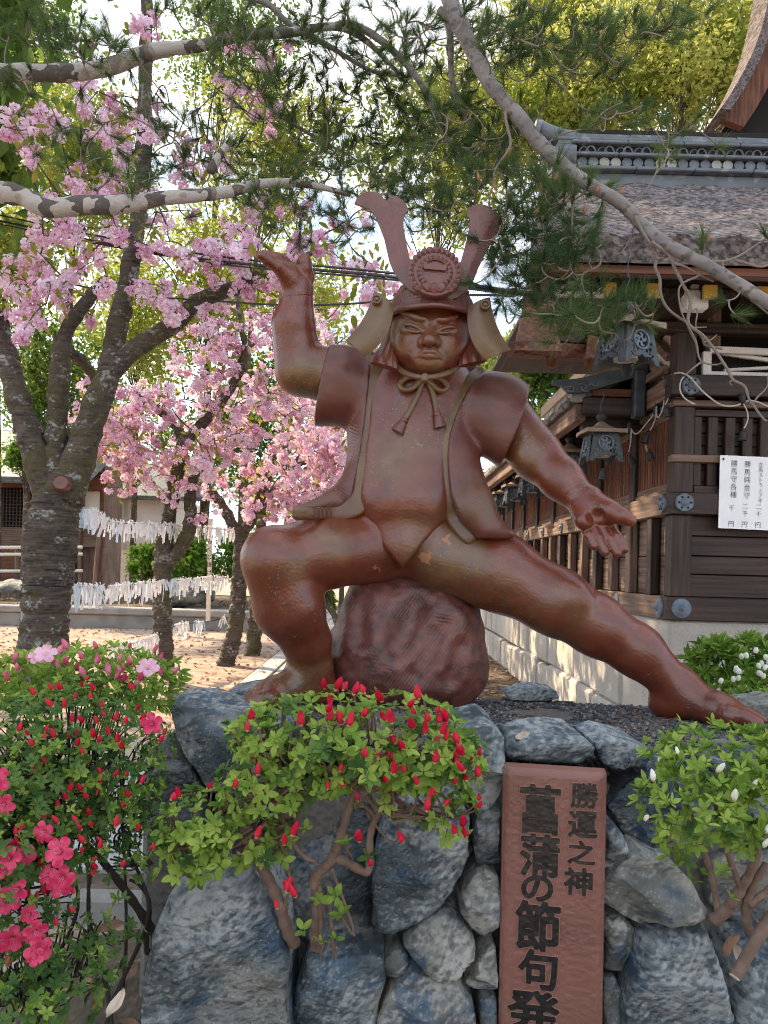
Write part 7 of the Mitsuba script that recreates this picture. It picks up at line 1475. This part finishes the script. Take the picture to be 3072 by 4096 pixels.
for b in (B1, B2): p = P(*b[0]); obj('bough', tube(spline([tb + [.15, 0, p[2] + .1], (tb + [.1, 0, p[2] + .1]) * .4 + p * .6, p], 8), np.linspace(.075, .054, 8), 10), 'pine_bark', pn, True)
# bare twigs hanging at the right
T3 = lambda pts, d: [P(1900 + x * .7065, 300 + y * .7065, d + .002 * i) for i, (x, y) in enumerate(pts)]
T2 = lambda pts, d: [P(2500 + x * .3616, 1200 + y * .3616, d) for x, y in pts]
tw = [(T3([(905, 800), (950, 890), (995, 960), (1030, 1040), (1020, 1085), (1045, 1150), (1050, 1230), (1090, 1320), (1150, 1370), (1210, 1410)], 2.92) + T2([(860, 430), (880, 490), (960, 520), (1075, 543)], 2.92), .0075), (T3([(1000, 940), (1050, 980), (1100, 1020), (1130, 1090), (1165, 1160), (1190, 1210), (1220, 1270)], 2.9) + T2([(700, 250), (760, 320), (860, 390), (930, 470), (1000, 560), (1080, 680), (1140, 780), (1200, 885), (1270, 920), (1330, 965), (1370, 1090), (1410, 1150), (1480, 1250), (1565, 1340)], 2.9), .008),
      (T3([(1130, 1070), (1200, 1090), (1270, 1130), (1350, 1170)], 2.88), .005), (T3([(1310, 1050), (1430, 1050), (1520, 1010), (1610, 950)], 2.86), .006), (T3([(1470, 1050), (1550, 1070), (1620, 1085), (1680, 1060)], 2.86), .006), (T3([(1030, 1040), (1080, 1030), (1105, 1020)], 2.92), .006),
      (T2([(700, 290), (740, 380), (790, 490), (810, 600), (840, 670), (930, 710), (1010, 715), (1085, 690)], 2.92), .005), (T2([(780, 90), (800, 130), (785, 240), (800, 340)], 2.9), .004), (T2([(700, 310), (800, 305), (905, 300)], 2.9), .0035), (T2([(870, 465), (940, 445), (1015, 385)], 2.9), .0035), (T2([(1200, 885), (1160, 910), (1185, 945)], 2.9), .003),
      (T2([(1430, 1140), (1480, 1060), (1555, 985), (1575, 850)], 2.88), .0035), (T2([(840, 690), (760, 750), (680, 820)], 2.92), .004), (T3([(1250, 1050), (1270, 1130), (1240, 1150), (1165, 1190), (1155, 1270), (1180, 1370), (1240, 1480), (1260, 1560)], 2.88), .0045), (T3([(1400, 1060), (1430, 1120), (1500, 1170), (1545, 1200)], 2.86), .005), (T3([(1560, 1270), (1610, 1310), (1680, 1370)], 2.86), .005),
      (T3([(910, 830), (870, 940), (820, 1010), (780, 1010)], 3.0), .004), (T3([(560, 560), (555, 680), (550, 800), (560, 930), (620, 960)], 3.05), .006), (T3([(620, 960), (700, 1000), (700, 1080), (610, 1130), (620, 1230), (650, 1290), (720, 1310), (760, 1350)], 3.0), .005), (T3([(190, 170), (185, 300), (200, 400), (150, 480), (110, 620)], 3.1), .007), (T3([(900, 1330), (905, 1400), (880, 1480), (850, 1500)], 2.95), .0035)]
for p, r in tw: obj('bare_twig', tube(spline(p, 4 * len(p)), np.linspace(r, r * .55, 4 * len(p)), 6), 'twig_bark', pn, True)
for p, r in tw: nodes += list(spline(p, 12))[3:]
# needle tufts
def tuft(g, n=52, spread=1.25):
    Ms = []
    for _ in range(n):
        th = abs(g.normal(0, spread * .62)); ph = g.uniform(0, 6.28); th = min(th, 1.9); d = np.array([math.sin(th) * math.cos(ph), math.sin(th) * math.sin(ph), math.cos(th)]); Ms.append((d, g.uniform(.75, 1.08), g.uniform(-.25, .12)))
    V, f = [], []
    for d, l, b in Ms:
        a = np.cross(d, g.normal(0, 1, 3)); a /= np.linalg.norm(a); c = np.cross(d, a); w = .0088; o = len(V); p0 = np.array([0, 0, b]); sag = np.array([0, 0, 0])
        V += [p0 + a * w, p0 - a * w * .5 + c * w * .87, p0 - a * w * .5 - c * w * .87, p0 + d * l]; f += [(o, o + 1, o + 3), (o + 1, o + 2, o + 3), (o + 2, o, o + 3)]
    return np.array(V), np.array(f)
TF = [tuft(gp, 70), tuft(gp, 78, 1.0), tuft(gp, 60, 1.5), tuft(gp, 72, .8)]
pads = [(110, 70, 110, 60, 22, 3.3), (230, 130, 70, 50, 10, 3.4), (60, 170, 60, 60, 6, 3.5), (460, 20, 80, 40, 12, 3.5), (500, 90, 60, 60, 16, 3.55), (520, 160, 70, 50, 12, 3.6), (350, 250, 110, 60, 10, 3.7), (180, 320, 130, 50, 12, 3.6), (300, 380, 130, 60, 16, 3.6), (470, 330, 120, 80, 26, 3.7), (640, 90, 110, 60, 26, 3.7), (640, 220, 120, 80, 40, 3.8), (590, 400, 120, 60, 34, 3.7), (740, 330, 110, 80, 44, 3.8), (820, 190, 110, 90, 44, 3.8), (760, 50, 120, 50, 24, 3.8), (900, 80, 100, 70, 28, 3.6), (900, 300, 90, 70, 34, 3.7), (840, 420, 110, 60, 30, 3.6), (700, 480, 110, 50, 18, 3.6),
        (1060, 60, 90, 60, 26, 3.3), (1160, 110, 100, 80, 34, 3.3), (1290, 90, 120, 70, 34, 3.3), (1400, 50, 90, 50, 18, 3.3), (1000, 200, 80, 80, 24, 3.4), (1030, 330, 90, 60, 26, 3.4), (1120, 400, 110, 60, 26, 3.2), (1230, 410, 70, 60, 20, 3.1), (1060, 450, 80, 60, 14, 3.2), (1130, 490, 90, 60, 22, 3.15), (1220, 500, 70, 40, 16, 3.1), (1080, 570, 60, 50, 10, 3.2), (1170, 590, 80, 50, 16, 3.1), (1250, 560, 60, 40, 12, 3.05), (1280, 680, 80, 40, 16, 2.98), (1200, 680, 70, 40, 12, 3.0), (1350, 665, 60, 35, 8, 2.95), (1130, 650, 50, 30, 7, 3.1), (1450, 290, 70, 50, 9, 3.2), (1330, 250, 90, 60, 10, 3.2), (1070, 520, 40, 40, 5, 3.2), (940, 440, 60, 50, 14, 3.4)]
spots = []
for u, v, ru, rv, k, y in pads:
    for _ in range(int(k * (1.3 if v < 460 and 520 < u < 960 else 1.6))): spots.append(PD(u + gp.normal(0, .55) * ru, v + gp.normal(0, .55) * rv, y + gp.normal(0, .16)))
spots += [PD(u, v, y) for u, v, y in ((1516, 540, 2.85), (1520, 515, 2.86), (1590, 680, 2.78), (1565, 650, 2.8), (1655, 510, 2.8), (1335, 690, 2.92), (1260, 650, 2.95), (1225, 720, 3.0), (1190, 740, 3.0), (1300, 620, 2.95), (1270, 715, 2.96), (1310, 705, 2.95), (1375, 690, 2.94))]
spots += [PD(u, v, 2.7) for u, v in ((1980, 790), (2080, 800), (2180, 830), (2260, 820), (2330, 850), (2040, 850), (2200, 780))]
spots = np.array(spots); A0 = np.array(nodes); d0 = cKDTree(A0).query(spots)[0]; tws, Ms = [], []
nodes = list(A0)
for i in np.argsort(d0):
    A = np.array(nodes); d = np.linalg.norm((A - spots[i]) * [1, .8, 1], axis=1); j = int(np.argmin(d)); a, b = A[j], spots[i]; L = np.linalg.norm(b - a) + 1e-6
    dirc = (b - a) / L
    if L > .03:
        mid = (a + b) / 2 + gp.normal(0, .13, 3) * min(L, .5) + [0, 0, -.10 * L]; s = spline([a, mid, b], 8); tws.append(tube(s, np.linspace(.0028 + .006 * min(L, .6), .0026, 8), 5, False)); nodes += [s[2], s[4], s[6]]; dirc = s[-1] - s[-3]; dirc /= np.linalg.norm(dirc)
    ax = dirc + np.array([0, 0, .35]) + gp.normal(0, .3, 3); Ms.append(frame(b, ax, s=gp.uniform(.074, .112), roll=gp.uniform(0, 6)))
for u, v, y in ((1516, 540, 2.85), (1590, 690, 2.78), (1335, 690, 2.92)): pass
obj('twigs', cat_(*tws), 'twig_bark', pn, True, kind='stuff')
Ms = np.array(Ms); place_parts(pn, 'needle_tuft', TF, 'pine_needle', Ms, -Ms[:, 1, 3], 290, 'needles')
pb = lathe([(0, -.2), (.22, 0), (.24, .35), (.12, .8), (0, 1)], 7); dpb = mikit.ply(pb, 'pine_bud', smooth=True)
for (x, y) in ((455, 590), (375, 645), (345, 785), (620, 775), (690, 660), (120, 650), (20, 590), (1320, 940), (820, 670)): obj('winter_bud', dpb, None, pn, to_world=to_T(frame(P(1900 + x * .7065, 300 + y * .7065, 2.98), [gp.normal(0, .3), -.3, 1], s=.028)))
# ------------------------------------------------------------------ fortune paper ropes between the cherry trees
gf = np.random.default_rng(81)
def strip(g):                                            # folded paper knotted round the rope, two tails hanging
    V, f = [], []
    def ribbon(pts, w, th=.0012, tw=0.0):
        pts = np.asarray(pts, float); o = len(V); n = len(pts)
        for i, p in enumerate(pts):
            a = tw * i; wx = np.array([math.cos(a), math.sin(a), 0]) * w / 2
            for s, q in ((-1, -1), (1, -1), (1, 1), (-1, 1)): V.append(p + wx * s + np.array([-math.sin(a), math.cos(a), 0]) * th * q)
        for i in range(n - 1):
            for k in range(4): a, b = o + i * 4 + k, o + i * 4 + (k + 1) % 4; f.append((a, b, b + 4)); f.append((a, b + 4, a + 4))
    w = g.uniform(.020, .030)
    ribbon([[-.004, -.010, .012], [.004, -.013, -.004], [.012 + g.normal(0, .006), -.012, -.06], [.014 + g.normal(0, .014), -.010, -g.uniform(.10, .17)]], w, tw=g.normal(0, .25))
    ribbon([[.004, .008, .014], [-.004, .011, -.006], [-.010 + g.normal(0, .006), .010, -.05], [-.014 + g.normal(0, .014), .010, -g.uniform(.08, .15)]], w, tw=g.normal(0, .25))
    ribbon([[-.016, -.006, -.010], [0, -.014, .012], [.018, -.004, .022 + g.uniform(0, .03)]], w * .8, tw=.4)
    return np.array(V), np.array(f)
ST = [strip(gf) for _ in range(7)]; SD = [mikit.ply(s, 'paper_white') for s in ST]; SB = [mikit.ply(s, 'paper_blue') for s in ST[:2]]
RP = [('upper', [(285, 2025, 7.05), (340, 2045, 7.4), (398, 2055, 7.9), (418, 2074, 8.0), (530, 2094, 8.9), (663, 2101, 9.8), (760, 2106, 10.3), (941, 2122, 11.6)], .036, None),
      ('middle', [(239, 2336, 7.05), (320, 2346, 7.6), (398, 2350, 8.1), (500, 2342, 8.8), (597, 2332, 9.4), (690, 2324, 9.95), (780, 2316, 10.6), (921, 2311, 11.65)], .034, None),
      ('lower', [(380, 2625, 8.4), (431, 2592, 8.7), (500, 2578, 9.1), (563, 2563, 9.5), (650, 2530, 9.95), (703, 2503, 10.3), (796, 2490, 11.0), (915, 2463, 11.7)], .03, [(.10, .42), (.44, .52), (.56, .68), (.72, .82), (.95, .98)])]
P_u = lambda p: 1536 + (p[0] * cr + (p[2] - 1.5) * sr) * F / p[1]
SEC = [(395, 'between the big trunk and the grey pole'), (640, 'between the grey pole and the second trunk'), (735, 'in front of the second trunk'), (9999, 'between the second trunk and the leaning trunk')]
for nm, pts, step, rng_ in RP:
    q = spline([P(*p) for p in pts], 400); solo('rope', tube(q[::8], .006, 6), 'cable_black', f'thin dark {nm} rope stretched between the cherry trunks under the paper strips', 'rope', smooth=True)
    cum = np.r_[0, np.cumsum(np.linalg.norm(np.diff(q, axis=0), axis=1))]; s = .05
    while s < cum[-1] - .1:
        fr = s / cum[-1]
        if gf.random() > .10 and (rng_ is None or any(a <= fr <= b for a, b in rng_)):
            i = int(np.searchsorted(cum, s)); t_ = q[min(i + 3, 399)] - q[max(i - 3, 0)]; sec = [w_ for lim_, w_ in SEC if P_u(q[i]) < lim_][0]; k = thing('fortune_paper', f'white paper fortune strip, {nm} rope, {sec}', 'paper strip', f'paper strips on the {nm} rope {sec}')
            M = trans(q[i] + [0, 0, gf.normal(0, .004)]) @ rotz(math.atan2(t_[1], t_[0]) + gf.normal(0, .35)); M[:3, :3] = M[:3, :3] @ rot_about([0, 1, 0], gf.normal(0, .24)) * gf.uniform(.85, 1.5)
            d = dict(SB[gf.integers(2)] if gf.random() < .07 else SD[gf.integers(7)]); d['to_world'] = to_T(M); scene[k] = d
        s += step * gf.uniform(.7, 1.3) * (1.25 if nm == 'middle' else 1.25)
sk_ = thing('wooden_stake', 'pale wooden stake with vertical black writing behind the paper strips', 'sign post')
a, b = P(828, 2330, 12.2), P(851, 2075, 12.2); obj('post', bx((a[0], 12.18, a[2] - .6), (b[0], 12.22, b[2]), .004), 'plaster', sk_)
wM = np.eye(4); wM[:3, :3] = np.stack([[1, 0, 0], [0, 0, 1], [0, -1, 0]], 1); wM[:3, 3] = [(a[0] + b[0]) / 2, 12.178, P(840, 2165, 12.2)[2]]
put_glyphs(sk_, 'みくじ掛け', 0, 0, .085, .118, wM, 0, .002, 'ink')
bp_ = thing('bamboo_pole', 'thin grey pole propping up the paper strip ropes', 'pole'); obj('pole', tube([P(372, 2420, 9.0), P(385, 2250, 9.0), P(405, 2060, 9.0)], .022, 9), 'weathered_sunlit_timber_z', bp_, True); obj('binding', tube([P(403, 2072, 8.99) + [-.03, 0, 0], P(403, 2072, 8.97), P(403, 2072, 8.99) + [.03, 0, .02]], .010, 6), 'cable_black', bp_, True)
# ------------------------------------------------------------------ overhead cables
CB = [('uppermost', [(-300, 800), (0, 861), (300, 925), (640, 990), (1000, 1040), (1500, 1085), (1900, 1140), (2060, 1165)], .012), ('second', [(-300, 835), (0, 884), (300, 948), (640, 1012), (1000, 1058), (1500, 1100), (1900, 1150), (2060, 1172)], .016), ('third', [(-300, 850), (0, 897), (300, 958), (640, 1020), (1000, 1070), (1500, 1112), (1900, 1158), (2060, 1178)], .010),
      ('fourth', [(-300, 1000), (0, 1093), (250, 1130), (490, 1176), (800, 1200), (1100, 1219), (1400, 1215), (1700, 1190), (2060, 1185)], .011), ('short upper', [(-300, 1130), (0, 1102), (120, 1090), (205, 1080)], .012)]
for nm, pts, r in CB:
    solo('overhead_cable', tube(spline([P(u, v, 8.6 - (u + 300) / 2360 * 3.9) for u, v in pts], 60), r * .72, 6), 'cable_black', f'{nm} black overhead cable crossing behind the raised hand', 'cable', smooth=True)
# ------------------------------------------------------------------ buildings beyond the left bed
rh = thing('red_shrine', 'red timbered shrine building with a black lattice at the left edge', 'shrine building')
yb = 24.0; W3 = lambda u, v, y=yb: P(u, v, y)
def pb_(name, u0, v0, u1, v1, y0, y1, bs, **k): a, b = W3(u0, v1, y0), W3(u1, v0, y0); return obj(name, bx((a[0], y0, a[2]), (b[0], y1, b[2]), .01), bs, rh, **k)
pb_('wall', -400, 1860, 420, 2460, 24.3, 26, 'weathered_sunlit_timber_z')
pb_('beam', -400, 1905, 430, 1938, 24.05, 24.28, 'red_timber_x'); pb_('beam', -400, 1842, 400, 1868, 24.0, 24.28, 'red_timber_x'); pb_('beam', -400, 2118, 420, 2170, 24.1, 24.28, 'weathered_sunlit_timber_x')
lt_ = pb_('lattice_panel', -300, 1938, 98, 2116, 24.2, 24.28, 'black_void')
for k in range(11): a = W3(-40 + k * 13.5, 1938, 24.15); c = W3(-40 + k * 13.5, 2116, 24.15); obj('slat', bx((a[0], 24.13, c[2]), (a[0] + .035, 24.19, a[2]), .003), 'timber_z', lt_)
for k in range(13): a = W3(-60, 1944 + k * 13.8, 24.15); c = W3(98, 1944, 24.15); obj('slat', bx((a[0], 24.10, a[2] - .03), (c[0], 24.128, a[2]), .003), 'timber_x', lt_)
for u0, u1 in ((100, 122), (312, 333), (398, 418)): pb_('post', u0, 1925, u1, 2460, 24.02, 24.2, 'red_timber_z')
pb_('screen', 334, 1962, 397, 2118, 24.2, 24.28, 'plaster'); pb_('beam', 315, 1945, 415, 1962, 24.0, 24.22, 'red_timber_x'); pb_('base_board', -400, 2175, 300, 2460, 24.15, 24.28, 'red_timber_x')
a, b = W3(-500, 1838, 22.6), W3(440, 1700, 26); obj('roof', xf(box_local(9, 4.6, .2, .02), trans([a[0] + 1.5, 24.6, 4.7]) @ np.block([[rot_about([1, 0, 0], .45), np.zeros((3, 1))], [np.zeros((1, 3)), 1]])), 'roof_tile', rh)
wh = thing('white_house', 'white walled house with a grey tiled roof beyond the paper strips', 'house')
a, b = P(405, 2330, 31), P(700, 1990, 31); obj('wall', bx((a[0], 31, 0), (b[0], 36, b[2]), .02), 'white_paint', wh)
w_ = obj('window', bx((P(418, 2060, 31)[0], 30.96, P(418, 2090, 31)[2]), (P(480, 2060, 31)[0], 31.05, P(418, 2046, 31)[2]), .01), 'black_void', wh); obj('frame', bx((P(414, 2060, 31)[0], 30.95, P(418, 2046, 31)[2] + .005), (P(484, 2060, 31)[0], 31.02, P(418, 2042, 31)[2]), .005), 'white_paint', w_)
obj('drainpipe', tube([P(490, 2000, 30.9), P(490, 2200, 30.9)], .08, 8), 'white_cord', wh, True)
rf_ = obj('roof', xf(box_local(5.2, 4.2, .18, .02), trans([(a[0] + b[0]) / 2 + .1, 32.2, b[2] + .75]) @ np.block([[rot_about([1, 0, 0], .42), np.zeros((3, 1))], [np.zeros((1, 3)), 1]])), 'roof_tile', wh)
fr = thing('bamboo_rail', 'low fence of pale bamboo rails in front of the red shrine', 'fence')
for v in (2188, 2216, 2283): obj('rail', tube([P(-300, v + 4, 21), P(330, v, 21)], .045, 8), 'gold_paint' if False else 'plaster', fr, True)
for u in (66, 190, 318): obj('post', tube([P(u, 2440, 21.06), P(u, 2180, 21.06)], .05, 8), 'weathered_sunlit_timber_z', fr, True)
for k, (u, v) in enumerate(((780, 2385), (45, 2350), (730, 2390))):
    m = rock_hull(np.array([P(u, v, 18.9) + d * [.55, .4, .35] for d in np.random.default_rng(k).normal(0, .6, (16, 3))]), .05, k, .12); solo('garden_rock', m, 'grey_rock', ['grey rock on the far bed beneath the middle paper rope', 'pale rock at the left end of the far bed', 'small rock left of the other on the far bed'][k], 'rock', smooth=40)
